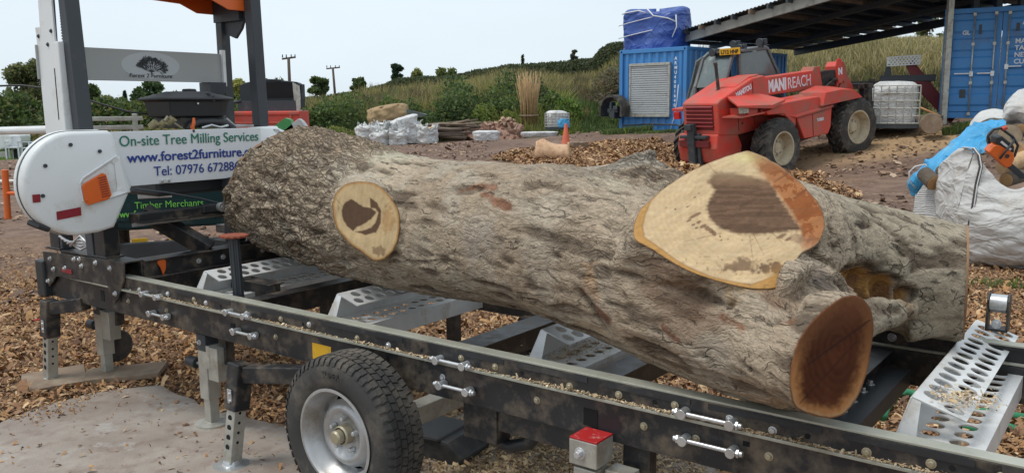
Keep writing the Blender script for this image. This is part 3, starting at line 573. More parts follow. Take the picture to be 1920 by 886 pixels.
# ---- right container with its doors ----
p2 = at(1759, 223, 21); a2 = R(-29)
K2 = container('blue shipping container seen door side on at the right edge with white lettering', p2, a2, doors=True)
def door(x0, x1, n_):
    s = MB(); s.bb(x0, x1, .015, .06, .17, 2.46); d = s.build('door', M_['contblue'], K2, bevel=.008)
    s = MB()
    for k in range(5):                        # pressed horizontal panels
        z = .30+k*.43; s.add([(x0+.10, .014, z), (x1-.10, .014, z), (x1-.10, -.016, z+.05), (x0+.10, -.016, z+.05), (x1-.10, -.016, z+.27), (x0+.10, -.016, z+.27), (x1-.10, .014, z+.31), (x0+.10, .014, z+.31)], [(0, 1, 2, 3), (3, 2, 4, 5), (5, 4, 6, 7), (0, 3, 5, 7), (1, 6, 4, 2)])
    s.build('door_pressing', M_['contblue'], d)
    for f in (.48, .88) if n_ == 0 else (.12, .52):
        x = x0+(x1-x0)*f; s = MB(); s.cyl((x, -.05, .10), (x, -.05, 2.50), .017, n=10); lb = s.build('lock_rod', M_['galv'], d, smooth=True)
        for z in (.12, .85, 1.75, 2.44): s = MB(); s.bb(x-.035, x+.035, -.075, .01, z-.04, z+.04); s.build('rod_bracket', M_['galv'], lb, bevel=.006)
        s = MB(); s.bb(x-(.32 if f > .5 else .36), x+.03, -.085, -.07, 1.055, 1.085) if n_ == 0 else s.bb(x-.03, x+.30, -.085, -.07, 1.20, 1.23); s.bb(x-.04, x+.04, -.09, -.03, 1.0 if n_ == 0 else 1.15, 1.12 if n_ == 0 else 1.27); s.build('lock_handle', M_['steel'], lb, bevel=.004)
    hx = x0+.02 if n_ == 0 else x1-.02
    for z in (.35, .95, 1.6, 2.25): s = MB(); s.bb(hx-.06, hx+.06, -.01, .03, z-.05, z+.05); s.cyl((hx-.04, -.01, z-.07), (hx-.04, -.01, z+.07), .018, n=8); s.build('hinge', M_['contblue'], d, bevel=.004)
    return d
d1 = door(.11, 1.215, 0); d2 = door(1.225, 2.33, 1)
s = MB(); s.bb(.42, .55, -.022, -.016, .5, .7); s.bb(.42, .55, -.023, -.016, .5, .7); s.bb(.74, .80, -.024, -.016, 1.98, 2.2); s.build('vent', M_['greydark'], d1)
s = MB(); s.bb(1.5, 1.57, -.024, -.016, 2.02, 2.2); s.build('vent', M_['greydark'], d2)
text('lettering', 'GL', M_['txtwhite'], (.40, -.021, 1.98), (1, 0, 0), (0, 0, 1), .13, K2, bold=.004)
text('lettering', 'ARMU', M_['txtwhite'], (1.62, -.021, 2.16), (1, 0, 0), (0, 0, 1), .17, K2, width=.42, bold=.004)
for k, s_ in enumerate(('MAX. GR.', 'TARE', 'NET', 'CU. CAP.')): text('lettering', s_, M_['txtwhite'], (1.50, -.021, 1.74-k*.155), (1, 0, 0), (0, 0, 1), .15, K2, bold=.004)
# ---- mono-pitch shed roof between the containers ----
RA = at(1233, 78, 27.4); RB = at(1482, 2, 22.6); RC = at(1498, 93, 30.5); RD = at(1862, 20, 23.6); dF = RB-RA; dK = RD-RC
RA2 = RA; RB2 = RA+dF*2.35; RC2 = RC; RD2 = RC+dK*1.75
RF = thing('shed_roof', 'dark corrugated lean to roof spanning from the left blue container to the right one', 'roof', RA)
def rp(u, v, z=0): a = RA2.lerp(RB2, u); b_ = RC2.lerp(RD2, u); q = a.lerp(b_, v); return Vector((q.x, q.y, q.z+z))-RA
s = MB(); V = []; N_ = 90
for k in range(N_*4+1):
    f = k/(N_*4); d = (.0, .03, .03, 0)[k % 4]
    for v in (0, 1): V.append(rp(f, v, d+.10))
s.add(V, [(2*i, 2*i+2, 2*i+3, 2*i+1) for i in range(N_*4)]); s.build('roof_sheets', mk('roof_sheet', (.09, .095, .09), .7, 0, .2, 1, (.05, .05, .045), .3, 1), RF)
for v, hh, mt in ((.03, .26, 'concfascia'), (.35, .14, 'd'), (.68, .14, 'd'), (.97, .22, 'd')):
    s = MB(); mt_ = mk('fascia_beam', (.30, .29, .26), .75, 0, .15, 1.5, (.12, .11, .1), .3, 1.2) if hh > .25 else M_['greydark']
    s.beam(rp(.06 if hh > .25 else 0, v, -.10), rp(1, v, -.10), .10, hh); s.build('roof_beam', mt_, RF)
for k in range(20):
    u = k/19; s = MB(); s.beam(rp(u, -.012, .035), rp(u, 1.02, .035), .07, .12); s.build('purlin', M_['greydark'] if k % 3 else M_['ply'], RF)
for (u, v) in ((.33, .5), (.52, .55), (.70, .75), (.80, .6)):
    s = MB(); s.add([rp(u, v-.09, .095), rp(u+.03, v-.09, .095), rp(u+.03, v+.13, .095), rp(u, v+.13, .095)], [(0, 1, 2, 3)]); t = NT('roof_light_sheet'); t.col((.55, .55, .48)); t.b.inputs['Transmission Weight'].default_value = .0; t.b.inputs['Roughness'].default_value = .6
    tr_ = t.n('ShaderNodeBsdfTranslucent'); tr_.inputs[0].default_value = (.8, .8, .72, 1); mx_ = t.n('ShaderNodeMixShader'); mx_.inputs[0].default_value = .6; t.l(t.b.outputs[0], mx_.inputs[1]); t.l(tr_.outputs[0], mx_.inputs[2]); t.l(mx_.outputs[0], t.out.inputs[0]); s.build('roof_light', t.m, RF)
pz = at(1768, 225, 20.85)
for (px, py, Yd, zt, wd) in ((1768, 225, 20.85, 5.2, .13), ):
    s = MB(); q = at(px, py, Yd)-RA; s.bb(q.x-wd/2, q.x+wd/2, q.y-.06, q.y+.06, q.z-.2, q.z+4.0); s.build('post', M_['galv'], RF, bevel=.005)
for f in (.28, .50, .72, .94):
    q = K2.matrix_world @ Vector((f*2.2, .6, 2.6))-RA; s = MB(); s.bb(q.x-.07, q.x+.07, q.y-.07, q.y+.07, q.z, q.z+1.0); s.build('post', M_['greydark'], RF)
# ---------------- the sawmill trailer ----------------
UX, UY = -.79863, .60182
def W(u, v, z): return Vector((u*UX+v*(-UX*0+.60182), u*UY+v*.79863, z))
def frame(u, v, z=0): o = W(u, v, z); return Matrix(((-UX, .60182, 0, o.x), (-UY, .79863, 0, o.y), (0, 0, 1, o.z), (0, 0, 0, 1)))
U0, V0 = 2.2, 2.93
MF = frame(U0, V0)
def m(u, v, z): return Vector((-(u-U0), v-V0, z))
def mb_(mb, u0, u1, v0, v1, z0, z1): a = m(u0, v0, z0); b_ = m(u1, v1, z1); return mb.bb(a.x, b_.x, a.y, b_.y, z0, z1)
T = thing('sawmill_trailer', 'long black steel bed of a portable sawmill on wheels and jacks, carrying the big log', 'trailer', M=MF)
def bolt(parent, p, ax, r=.011, h=.012, mat='steel'):
    o = MB(); p = Vector(p); ax = Vector(ax); o.cyl(p-ax*.002, p+ax*.003, r*1.35, n=14); o.cyl(p+ax*.003, p+ax*h, r, r*.8, n=6)
    return o.build('bolt', M_[mat], parent, bevel=.0015)
def rail(v_out, sgn, near):
    # v_out: outer face, sgn: +1 when the inside is towards +v
    a, b_ = v_out, v_out+sgn*.05
    r = MB(); mb_(r, -1.6, 4.42, a, a+sgn*.012, .652, .712); mb_(r, -1.6, 4.42, a+sgn*.012, b_, .700, .712)
    mb_(r, -1.6, 5.22, a+sgn*.006, a+sgn*.014, .505, .640); mb_(r, -1.6, 5.22, a+sgn*.014, b_+sgn*.01, .505, .513)
    mb_(r, -1.6, 5.22, b_, b_+sgn*.008, .513, .640)
    rr = r.build('side_rail', M_['black'], T, bevel=.002)
    s = MB(); mb_(s, -1.6, 4.42, a+sgn*.001, b_+sgn*.004, .7125, .720); s.build('rail_strip', M_['strip'], rr, bevel=.0015)
    s = MB(); mb_(s, -1.6, 5.2, a-sgn*.014, b_, .641, .651); s.build('rail_ledge', M_['strip'], rr, bevel=.0015)
    return rr
RN = rail(2.335, 1, True); RF = rail(3.585, -1, False)
# black cover strips along the top rail
u = 4.1
for k, (ua, ub) in enumerate([(3.86, 3.42), (3.30, 2.86), (2.78, 2.30), (2.02, 1.80), (1.74, 1.45), (1.38, 1.08), (1.02, .68), (.62, .30), (.24, -.2)]):
    s = MB(); mb_(s, ub, ua, 2.3325, 2.3345, .690, .7085); s.build('rail_cover_strip', M_['blackpl'], RN)
# bolts on the near rail
o_ = Vector((0, -1, 0))
for uu in [4.22, 3.95, 3.72, 3.62, 3.30, 3.05, 2.86, 2.56, 2.38, 2.0, 1.84, 1.52, 1.33, 1.13, .95, .82, .56, .40, .24, .12]:
    p = m(uu, 2.335, .672+.008*math.sin(uu*7)); bolt(T, p, o_, .010, .009, 'steel' if int(uu*50) % 2 else 'gold')
for uu in [4.35, 3.98, 3.1, 2.62, 2.10, 1.66, 1.24, 1.06, .83, .5, .3]:
    bolt(T, m(uu, 2.341, .585), o_, .010, .010, 'gold' if int(uu*50) % 3 else 'steel')
SLM = mk('slot_dark', (.004, .004, .004), .9, 0, 0, bump=0)
for uu, z0, z1, w_ in [(4.62, .55, .61, .035), (3.42, .545, .60, .035), (2.58, .54, .6, .05), (1.44, .54, .60, .055), (.9, .60, .615, .02)]: hm = MB(); mb_(hm, uu-w_/2, uu+w_/2, 2.339, 2.342, z0, z1); hm.build('slot', SLM, RN)
for uu in (3.5, 2.9, 2.2, 1.72, 1.2, .72, .35): hm = MB(); p = m(uu, 2.3352, .675); hm.cyl(p+Vector((0, -.0015, 0)), p, .008, n=14); hm.build('bolt_hole', SLM, RN)
def stopbar(uu, z, ln=.15):
    s = MB(); a = m(uu+ln/2, 2.312, z); b_ = m(uu-ln/2, 2.312, z); s.cyl(a, b_, .007, n=12)
    for q, d in ((a, -1), (b_, 1)):
        s.cyl(q+Vector((0, -.017, 0)), q+Vector((0, .026, 0)), .0155, n=20); s.cyl(q+Vector((-d*-.012, 0, 0)), q+Vector((d*.034, 0, 0)), .009, n=12); s.cyl(q+Vector((d*.016, 0, 0)), q+Vector((d*.024, 0, 0)), .014, n=6)
    s.build('adjuster_bolt', M_['steel'], T, bevel=.0012, sm_ang=40)
for uu, z in ((4.08, .655), (3.35, .66), (2.035, .66), (3.30-.0, .575), (2.02, .565), (4.02, .56), (1.015, .668), (1.01, .583)): stopbar(uu, z, .13 if uu > 1.5 else .155)
s = MB(); mb_(s, 2.73, 2.85, 2.3385, 2.3405, .53, .60); s.build('yellow_sticker', M_['yellow'], RN)
# cross members
def cross(u0, u1, z0, z1, mat='black', v0=2.39, v1=3.53):
    s = MB(); mb_(s, u0, u1, v0, v1, z0, z1); mb_(s, u0-.03, u1+.03, v0, v1, z1, z1+.006); return s.build('cross_member', M_[mat], T, bevel=.002)
for (a, b_, z0, z1) in ((4.30, 4.36, .54, .70), (3.62, 3.66, .52, .63), (2.47-.25, 2.55-.25, .50, .60), (1.55, 1.60, .50, .60), (.80, .86, .53, .625), (-.5, -.44, .5, .6)):
    cross(a, b_, z0, z1)
s = MB(); mb_(s, 3.7, 4.3, 2.80, 2.84, .56, .67); mb_(s, 3.7, 4.3, 2.77, 2.87, .67, .676); s.build('stringer', M_['black'], T, bevel=.002)
s = MB(); mb_(s, 4.96, 5.02, 2.39, 3.53, .56, .68); s.build('cross_member', M_['black'], T, bevel=.002)
for q in ((4.297, 3.05, .64), (4.297, 2.75, .60), (4.297, 3.3, .66)): bolt(T, m(*q), (1, 0, 0), .012, .014)
# log bunks: perforated aluminium channels, open to the right
def bunk(uu, v0=2.68, v1=3.50, nx=12, wt=.14, wb=.22, holes_r=.0255):
    b = MB(); L_ = v1-v0
    A_ = m(uu, v0, .738); B_ = m(uu-wt*.96, v0, .738-wt*.29); b.holes(B_, (0, 1, 0), A_-B_, L_, wt, nx, 2, holes_r, .005, edge=.010)          # tilted top plate
    # holes() runs along ex=+v and ey=-x(u+); shift so that it spans u..u-wt
    top = b.build('top_plate', M_['alu'], None)
    root = MB()
    p = [m(uu, v0, .735), m(uu, v1, .735), m(uu+.03, v1+.0, .612), m(uu+.03, v0-.05, .612)]
    root.add(p+[q+Vector((-.005, 0, 0)) for q in p], [(0, 1, 2, 3), (7, 6, 5, 4), (0, 4, 5, 1), (1, 5, 6, 2), (2, 6, 7, 3), (3, 7, 4, 0)])
    rt = root.build('bunk', M_['alu'], T, bevel=.0012); top.parent = rt
    c = MB(); c.holes(m(uu+.03, v0-.03, .612), (0, 1, 0), (-1, 0, 0), L_+.03, wb, nx, 2, holes_r*.95, .005, edge=.03)
    c.v = [(x+wb, y, z) for x, y, z in c.v]; c.build('lower_flange', M_['alu'], rt)
    c = MB(); q = m(uu+.03-wb, v0-.03, .607); c.bb(q.x-.004, q.x, q.y, q.y+L_+.03, .53, .609)
    c.build('flange_lip', M_['alu'], rt, bevel=.001)
    c = MB(); a0 = m(uu, v0, .733); a1 = m(uu-wt, v0, .719)           # end gusset, slanting down
    q = [a0, m(uu-.025, v0, .726), m(uu-.025, v0-.045, .612), m(uu+.03, v0-.05, .612)]; c.add(q+[k+Vector((0, .004, 0)) for k in q], [(0, 1, 2, 3), (7, 6, 5, 4), (0, 4, 5, 1), (1, 5, 6, 2), (2, 6, 7, 3), (3, 7, 4, 0)]); c.build('end_gusset', M_['alu'], rt)
    return rt
bunk(4.06, v0=2.62); bunk(3.03, v0=2.65); bunk(1.87, v0=2.67); bk4 = bunk(.52, v0=2.665, v1=3.80, nx=15, wt=.155, wb=.23, holes_r=.029)
# roller bracket at the far end of the last bunk
s = MB(); q = m(.44, 3.74, .722)
for d in (-.035, .035): s.prism([(-.035, 0), (.035, 0), (.03, .12), (.012, .145), (-.012, .145), (-.03, .12)], q+Vector((d-.004, 0, 0)), (0, 1, 0), (0, 0, 1), (1, 0, 0), .008)
s.bb(q.x-.035, q.x+.035, q.y-.035, q.y+.035, .722, .73); rb = s.build('roller_bracket', M_['black'], T, bevel=.002)
s = MB(); s.cyl(q+Vector((-.03, 0, .105)), q+Vector((.03, 0, .105)), .036, n=28); s.build('roller', M_['steel'], rb, bevel=.003, sm_ang=40)
bolt(rb, q+Vector((.0, -.035, .03)), (0, -1, 0), .014, .02)
# log stop post with its toothed disc
s = MB(); q = m(3.54, 2.47, 0); s.cyl(q+Vector((0, 0, .50)), q+Vector((-.02, 0, .985)), .020, n=18)
for k in range(6): a = 2*PI*k/6; s.cyl(q+Vector((math.cos(a)*.021, math.sin(a)*.021, .5)), q+Vector((-.02+math.cos(a)*.021, math.sin(a)*.021, .975)), .006, n=6)
lp = s.build('stop_post', M_['greydark'], T, sm_ang=40)
s = MB(); n = 28; c0 = q+Vector((-.02, 0, .985)); poly = [((.072 if k % 2 else .064)*math.cos(2*PI*k/n), (.072 if k % 2 else .064)*math.sin(2*PI*k/n)) for k in range(n)]
s.prism(poly, c0, (1, 0, 0), (0, 1, 0), (0, .05, 1), .010); s.build('toothed_disc', mk('rusty_red', (.32, .075, .035), .7, .2, .3, 20, (.12, .06, .04), .4, 20), lp, bevel=.001)
# far side posts and the brackets seen below the bed
for (uu, vv, z0, z1, wdt) in ((3.05, 3.50, .0, .60, .06), (3.35, 3.52, .35, .72, .07), (2.55, 3.50, .0, .52, .06), (4.0, 3.4, 0, .55, .05)):
    s = MB(); mb_(s, uu-wdt/2, uu+wdt/2, vv-.03, vv+.03, z0, z1); s.build('far_post', M_['black'], T, bevel=.003)
# the far rail is a deep web at the right
s = MB(); mb_(s, -.9, 1.35, 3.548, 3.556, .50, .714); wb = s.build('far_web', M_['black'], T, bevel=.002)
for q in ((.78, .68), (.80, .59), (1.2, .68), (1.05, .60), (.2, .6), (.0, .67)): bolt(wb, m(q[0], 3.547, q[1]), (0, -1, 0), .013, .014)
# diagonal crossing plates under the log end
s = MB(); mb_(s, .70, .90, 2.40, 3.54, .560, .566); mb_(s, .70, .706, 2.40, 3.54, .50, .56); cp = s.build('cross_plate', M_['greydark'], T, bevel=.001)
for vv in (2.75, 2.9, 3.02, 3.15, 3.25): bolt(cp, m(.78, vv, .566), (0, 0, 1), .012, .016)
s = MB(); mb_(s, .905, .96, 2.40, 3.54, .575, .582); s.build('bright_strip', M_['alu'], T)
# perforated legs at the far right
def perf_leg(uu, vv, z0, z1, w_, mat, name='jack_leg', holes_=6):
    s = MB(); mb_(s, uu-w_/2, uu+w_/2, vv-w_/2, vv+w_/2, z0, z1); o = s.build(name, M_[mat], T, bevel=.003); h = MB()
    for k in range(holes_):
        z = z0+(z1-z0)*(k+.5)/holes_; q = m(uu, vv-w_/2, z); h.cyl(q+Vector((0, -.0015, 0)), q, w_*.17, n=14); q = m(uu-w_/2, vv, z); h.cyl(q, q+Vector((.0015, 0, 0)), w_*.17, n=14)
    h.build('leg_holes', bpy.data.materials['slot_dark'], o); return o
perf_leg(.56, 3.62, 0, .58, .075, 'galv'); perf_leg(.12, 3.70, 0, .60, .075, 'black', holes_=7)
s = MB(); mb_(s, .50, .62, 3.50, 3.60, .50, .60); s.build('leg_bracket', M_['blackpl'], T, bevel=.006)
# ------------- near side legs and jacks -------------
def leg_a(uf, vf, ut, vt, zt, label=None, arm_u=None):
    f = m(uf, vf, 0); tp = m(ut, vt, zt); d = (tp-f).normalized()
    s = MB(); s.beam(f+d*.02, f+d*(zt*.72), .062, .062, (1, 0, 0)); g_ = s.build('leg_tube', M_['galv'], T, bevel=.004)
    h = MB()
    for k in range(6):
        q = f+d*(.10+k*.045); y = Vector((1, 0, 0)); h.cyl(q+Vector((0, -.0325, 0)), q+Vector((0, -.0312, 0)), .014, n=16)
        h.cyl(q+Vector((.0312, 0, .02)), q+Vector((.0325, 0, .02)), .007, n=12)
    h.build('leg_holes', bpy.data.materials['slot_dark'], g_)
    s = MB(); s.beam(f+d*(zt*.56), tp, .084, .084, (1, 0, 0)); sl = s.build('leg_sleeve', M_['black'], T, bevel=.006)
    s = MB(); q = f+d*(zt*.70)+Vector((0, -.0435, 0)); s.box(q, (.030, .003, .075)); s.cyl(q+Vector((0, -.006, .015)), q+Vector((0, .0, .015)), .008, n=10); s.cyl(q+Vector((0, -.006, -.018)), q+Vector((0, .0, -.018)), .008, n=10); s.build('latch', M_['steel'], sl, bevel=.001)
    s = MB(); s.lathe([(.001, 0), (.10, 0), (.10, .006), (.04, .012), (.035, .03), (.001, .03)], f+Vector((0, 0, .004)), (0, 0, 1), 24); ft = s.build('foot', M_['steel'], T, bevel=.001)
    if arm_u is not None:
        s = MB(); a = tp+Vector((0, 0, -.05)); e = m(arm_u, 2.36, zt-.0); s.beam(a, e, .07, .075); s.build('leg_arm', M_['black'], T, bevel=.005)
    return g_
leg_a(3.231, 2.161, 3.21, 2.225, .475, arm_u=2.72)
leg_a(5.158, 2.259, 5.13, 2.285, .50, arm_u=4.86)
def jack(uu, vv, zt, handle=True, hu=.12):
    s = MB(); q = m(uu, vv, 0); s.box(q+Vector((0, 0, zt*.62+.02)), (.074, .074, zt*.70)); j = s.build('jack_tube', M_['galv'], T, bevel=.004)
    s = MB(); s.box(q+Vector((0, 0, .14)), (.052, .052, .24)); s.build('jack_inner', M_['galv'], T, bevel=.003)
    s = MB(); s.lathe([(.001, 0), (.085, 0), (.085, .008), (.03, .016), (.001, .016)], q+Vector((0, 0, .012)), (0, 0, 1), 24); s.build('foot', M_['galv'], T)
    s = MB(); s.box(q+Vector((0, 0, zt-.03)), (.078, .078, .085)); cp_ = s.build('jack_cap', M_['greydark'], T, bevel=.004)
    s = MB(); s.box(q+Vector((.085, .0, zt-.13)), (.085, .07, .17)); s.box(q+Vector((.05, 0, zt-.1)), (.03, .075, .12)); s.build('jack_bracket', M_['galv'], T, bevel=.003)
    s = MB(); s.box(q+Vector((.115, .03, zt-.02)), (.06, .05, .22)); s.build('jack_hanger', M_['black'], T, bevel=.003)
    bolt(cp_, q+Vector((-.01, -.039, zt-.03)), (0, -1, 0), .010, .012)
    if handle:
        s = MB(); s.cyl(q+Vector((-.03, 0, zt*.66)), q+Vector((-hu, 0, zt*.66)), .009, n=10); s.build('jack_spindle', M_['steel'], T)
        s = MB(); s.cyl(q+Vector((-hu+.02, 0, zt*.66)), q+Vector((-hu-.06, 0, zt*.66)), .030, .026, n=16); s.build('jack_grip', M_['blackpl'], T, bevel=.004, sm_ang=40)
    return j
jack(3.748, 2.412, .475); jack(4.967, 2.509, .47)
s = MB(); q = m(4.97, 2.62, .16); s.cyl(q+Vector((-.10, 0, 0)), q+Vector((-.06, 0, 0)), .10, n=26); s.build('jockey_wheel', M_['rubber'], T, bevel=.012, sm_ang=40)
# right hand jack with its red top
s = MB(); q = m(1.40, 2.28, .035); s.box(q+Vector((0, 0, .20)), (.085, .085, .40)); s.build('jack_tube', M_['galv'], T, bevel=.004)
s = MB(); s.box(q+Vector((0, 0, .455)), (.105, .105, .085)); cp_ = s.build('jack_cap', M_['galv'], T, bevel=.003); bolt(cp_, q+Vector((-.01, -.0525, .455)), (0, -1, 0), .015, .022)
s = MB(); s.box(q+Vector((0, 0, .501)), (.103, .103, .006)); s.build('red_cap', mk('chipped_red', (.45, .02, .02), .45, 0, .1, 5, (.55, .45, .4), .22, 30), cp_, bevel=.001)
s = MB(); s.box(q+Vector((.10, .03, .27)), (.09, .07, .26)); s.build('jack_bracket', M_['galv'], T, bevel=.003)
s = MB(); s.box(q+Vector((.115, .12, .34)), (.10, .05, .40)); s.build('jack_hanger', M_['black'], T, bevel=.003)
s = MB(); mb_(s, 5.22, 5.32, 2.30, 2.44, .50, .72); s.build('end_box', M_['blackpl'], T, bevel=.01)
s = MB(); s.box(m(1.95, 2.42, .44), (.16, .09, .17)); s.box(m(1.70, 2.40, .46), (.40, .03, .10)); s.build('axle_hanger', M_['black'], T, bevel=.004)
s = MB(); s.beam(m(2.40, 2.30, .33), m(2.40, 3.66, .33), .08, .08); s.build('axle', M_['galv'], T, bevel=.004)
s = MB(); s.tube([m(2.0, 2.46, .40), m(1.94, 2.45, .34), m(1.86, 2.45, .33), m(1.78, 2.46, .36), m(1.72, 2.47, .44)], .026, 12); s.build('suspension_arm', M_['black'], T, smooth=True)
# ------------- road wheels -------------
def tyre_mb(Rt, Rr, wd, o, ax, nseg=64, lug=.006):
    o = Vector(o); ax = Vector(ax).normalized(); a = ax.orthogonal().normalized(); b_ = ax.cross(a); h = wd/2
    prof = [(Rr, -h*.80), (Rr+.012, -h*.92), (Rr+(Rt-Rr)*.35, -h*1.02), (Rr+(Rt-Rr)*.62, -h*1.0), (Rt-.028, -h*.93), (Rt-.012, -h*.84), (Rt-.004, -h*.76), (Rt, -h*.45), (Rt+.001, 0), (Rt, h*.45), (Rt-.004, h*.76), (Rt-.012, h*.84), (Rt-.028, h*.93), (Rr+(Rt-Rr)*.62, h), (Rr+(Rt-Rr)*.35, h*1.02), (Rr+.012, h*.92), (Rr, h*.80)]
    mb = MB(); mb.lathe(prof, o, ax, 96); return mb
def road_wheel(name, uu, v_in, v_out, parent):
    ax = Vector((0, -1, 0)); c0 = m(uu, (v_in+v_out)/2, .325); wd = abs(v_in-v_out); wh = MB(); 
    # tyre with blocks
    t_ = tyre_mb(.316, .19, wd, c0, ax); ty = t_.build('wheel', M_['rubber'], parent, sm_ang=50)
    bl = MB(); a = Vector((1, 0, 0)); b_ = Vector((0, 0, 1)); nb = 58
    for k in range(nb):
        for j, (w0, w1) in enumerate(((-.78, -.48), (-.44, -.18), (-.13, .13), (.18, .44), (.48, .78))):
            sh = (.5 if j % 2 else 0); t0 = 2*PI*(k+sh)/nb; t1 = t0+2*PI*.80/nb; sk = .018*(1 if j % 2 else -1); V = []
            for rr in (.312, .3245-(.004 if j in (0, 4) else 0)):
                for (tt, ww) in ((t0, w0), (t1, w0), (t1, w1), (t0, w1)):
                    te = tt+sk*(1 if ww == w1 else 0); V.append(c0+ax*(ww*wd/2)+(a*math.cos(te)+b_*math.sin(te))*rr)
            bl.add(V, [(0, 1, 5, 4), (1, 2, 6, 5), (2, 3, 7, 6), (3, 0, 4, 7), (4, 5, 6, 7)])
        t0 = 2*PI*k/nb                                        # shoulder sipes
        for sgn in (-1, 1):
            V = []
            for rr, ww in ((.308, .80), (.317, .76), (.302, .90), (.290, .955)): 
                for tt in (t0, t0+2*PI*.62/nb): V.append(c0+ax*(sgn*ww*wd/2)+(a*math.cos(tt)+b_*math.sin(tt))*(rr+.004))
            bl.add(V, [(2, 3, 5, 4), (4, 5, 7, 6)])
    bl.build('tread', M_['rubber'], ty)
    rm = MB(); h = wd/2; Rr = .19
    rm.lathe([(Rr+.004, h*.86), (Rr+.010, h*.98), (Rr-.002, h*1.0), (Rr-.012, h*.86), (Rr-.018, h*.55), (Rr-.030, h*.45), (Rr-.034, h*.12), (Rr-.040, h*.05)], c0, ax, 72)
    rb_ = rm.build('rim', M_['rim'], ty, sm_ang=50)
    d = MB(); R0 = Rr-.036; zz = lambda r: h*(.30+.25*math.exp(-((r-.105)/.022)**2)-.10*math.exp(-(r/.06)**2)); no = 8; rings = [R0, .150, .138, .125, .112, .10, .088, .075, .055, .02]; n = 96; V = []; F = []
    for r in rings:
        for k in range(n):
            tt = 2*PI*k/n; z = zz(r)-(0 if r < .125 else (r-.125)*.9); V.append(c0+ax*z+(a*math.cos(tt)+b_*math.sin(tt))*r)
    for i in range(len(rings)-1):
        for k in range(n):
            if i in (0, 1) and (k % 12) in (3, 4, 5, 6): continue       # slots round the disc
            if i == 1 and (k % 12) in (4, 5): pass
            F.append((i*n+k, i*n+(k+1) % n, (i+1)*n+(k+1) % n, (i+1)*n+k))
    F.append(tuple((len(rings)-1)*n+k for k in range(n))); d.add(V, F); d.build('disc', M_['rim'], ty, sm_ang=50)
    e = MB(); e.lathe([(.16, -h*.1), (.001, -h*.1)], c0, ax, 32); e.build('drum', bpy.data.materials['slot_dark'], ty)
    hb = MB(); hb.lathe([(.040, h*.25), (.040, h*.60), (.034, h*.66)], c0, ax, 32); hb.lathe([(.028, h*.66), (.028, h*.90), (.022, h*.97), (.001, h*.97)], c0, ax, 32); hb.build('hub_cap', M_['gold'], ty, sm_ang=40)
    for k in range(5):
        tt = 2*PI*k/5+.3; q = c0+(a*math.cos(tt)+b_*math.sin(tt))*.066+ax*h*.42; nb_ = MB(); nb_.cyl(q-ax*.01, q+ax*.016, .012, .009, n=6); nb_.build('wheel_nut', M_['steel'], ty, bevel=.0015)
    text('tyre_lettering', 'SUPER', M_['rubber'], c0+ax*(h*1.0)+b_*.245+a*-.05, a, b_, .035, ty, width=.10, bold=.001, ext=.002)
    return ty
road_wheel('wheel', 2.476, 2.31, 2.115, T); road_wheel('wheel', 2.30, 3.83, 3.64, T)
# sawdust lying along the ledge and on the bunks
g = np.random.default_rng(77); n = 6500; uu = g.uniform(-.3, 4.3, n); dd = g.uniform(0, 1, n); k = g.uniform(0, 1, n) < (.25+.75*(vn(np.stack([uu*3, uu*0, uu*0], -1), 3) > .35))*np.interp(uu, [0, 2.5, 4.3], [1, .9, .35]); uu = uu[k]; vv = 2.323+.012*dd[k]+g.normal(0, .002, len(uu))
n2 = 500; ub = np.concatenate([g.normal(1.83, .05, n2), g.normal(.40, .05, n2)]); vb = np.concatenate([g.uniform(2.68, 3.0, n2), g.normal(2.78, .05, n2)]); zb = np.concatenate([np.full(n2, .618), np.full(n2, .725)])
ua = np.concatenate([uu, ub]); va = np.concatenate([vv, vb]); za = np.concatenate([np.full(len(uu), .652), zb]); x = ua*UX+va*.60182; y = ua*UY+va*.79863
Vc, Fc, cc = chips('c', x, y, za, .008, np.array([(.62, .54, .40), (.52, .42, .29), (.70, .62, .48), (.4, .32, .22)]), 12, lift=.001, tilt=.4)
npmesh('sawdust', Vc, Fc, M_['chips'], cc, kind='stuff', label='pale sawdust and small shavings lying along the ledge of the near rail')
# boards under the left feet
for (uu, vv, a, lb) in ((5.158, 2.259, .5, 'square weathered board under the leftmost jack foot'), (4.93, 2.53, .15, 'long tilted board under the second jack foot from the left')):
    p = W(uu, vv, 0); th = MB(); 
    if uu > 5: th.box((0, 0, 0), (.34, .36, .018))
    else: th.box((.04, -.02, 0), (.46, .24, .03))
    o = th.build('board', M_['ply'], None, bevel=.002, label=lb, cat='board'); o.location = (p.x+.02, p.y, .022 if uu > 5 else .03); o.rotation_euler = (R(1), R(-2 if uu > 5 else -3), a)
# ---------------- the saw head ----------------
HC = (4.75, 2.95); HF = frame(*HC)
def h_(u, v, z): return Vector((-(u-HC[0]), v-HC[1], z))
H_ = thing('saw_head', 'white and orange bandsaw head on black posts, standing across the left end of the rails', 'saw head', M=Matrix.Translation((0, 0, 0)) @ HF)
def hb(mb, u0, u1, v0, v1, z0, z1): a = h_(u0, v0, z0); b_ = h_(u1, v1, z1); return mb.bb(a.x, b_.x, a.y, b_.y, z0, z1)
EXv, EZ, EN = Vector((0, 1, 0)), Vector((0, 0, 1)), Vector((1, 0, 0))
UP = 4.5
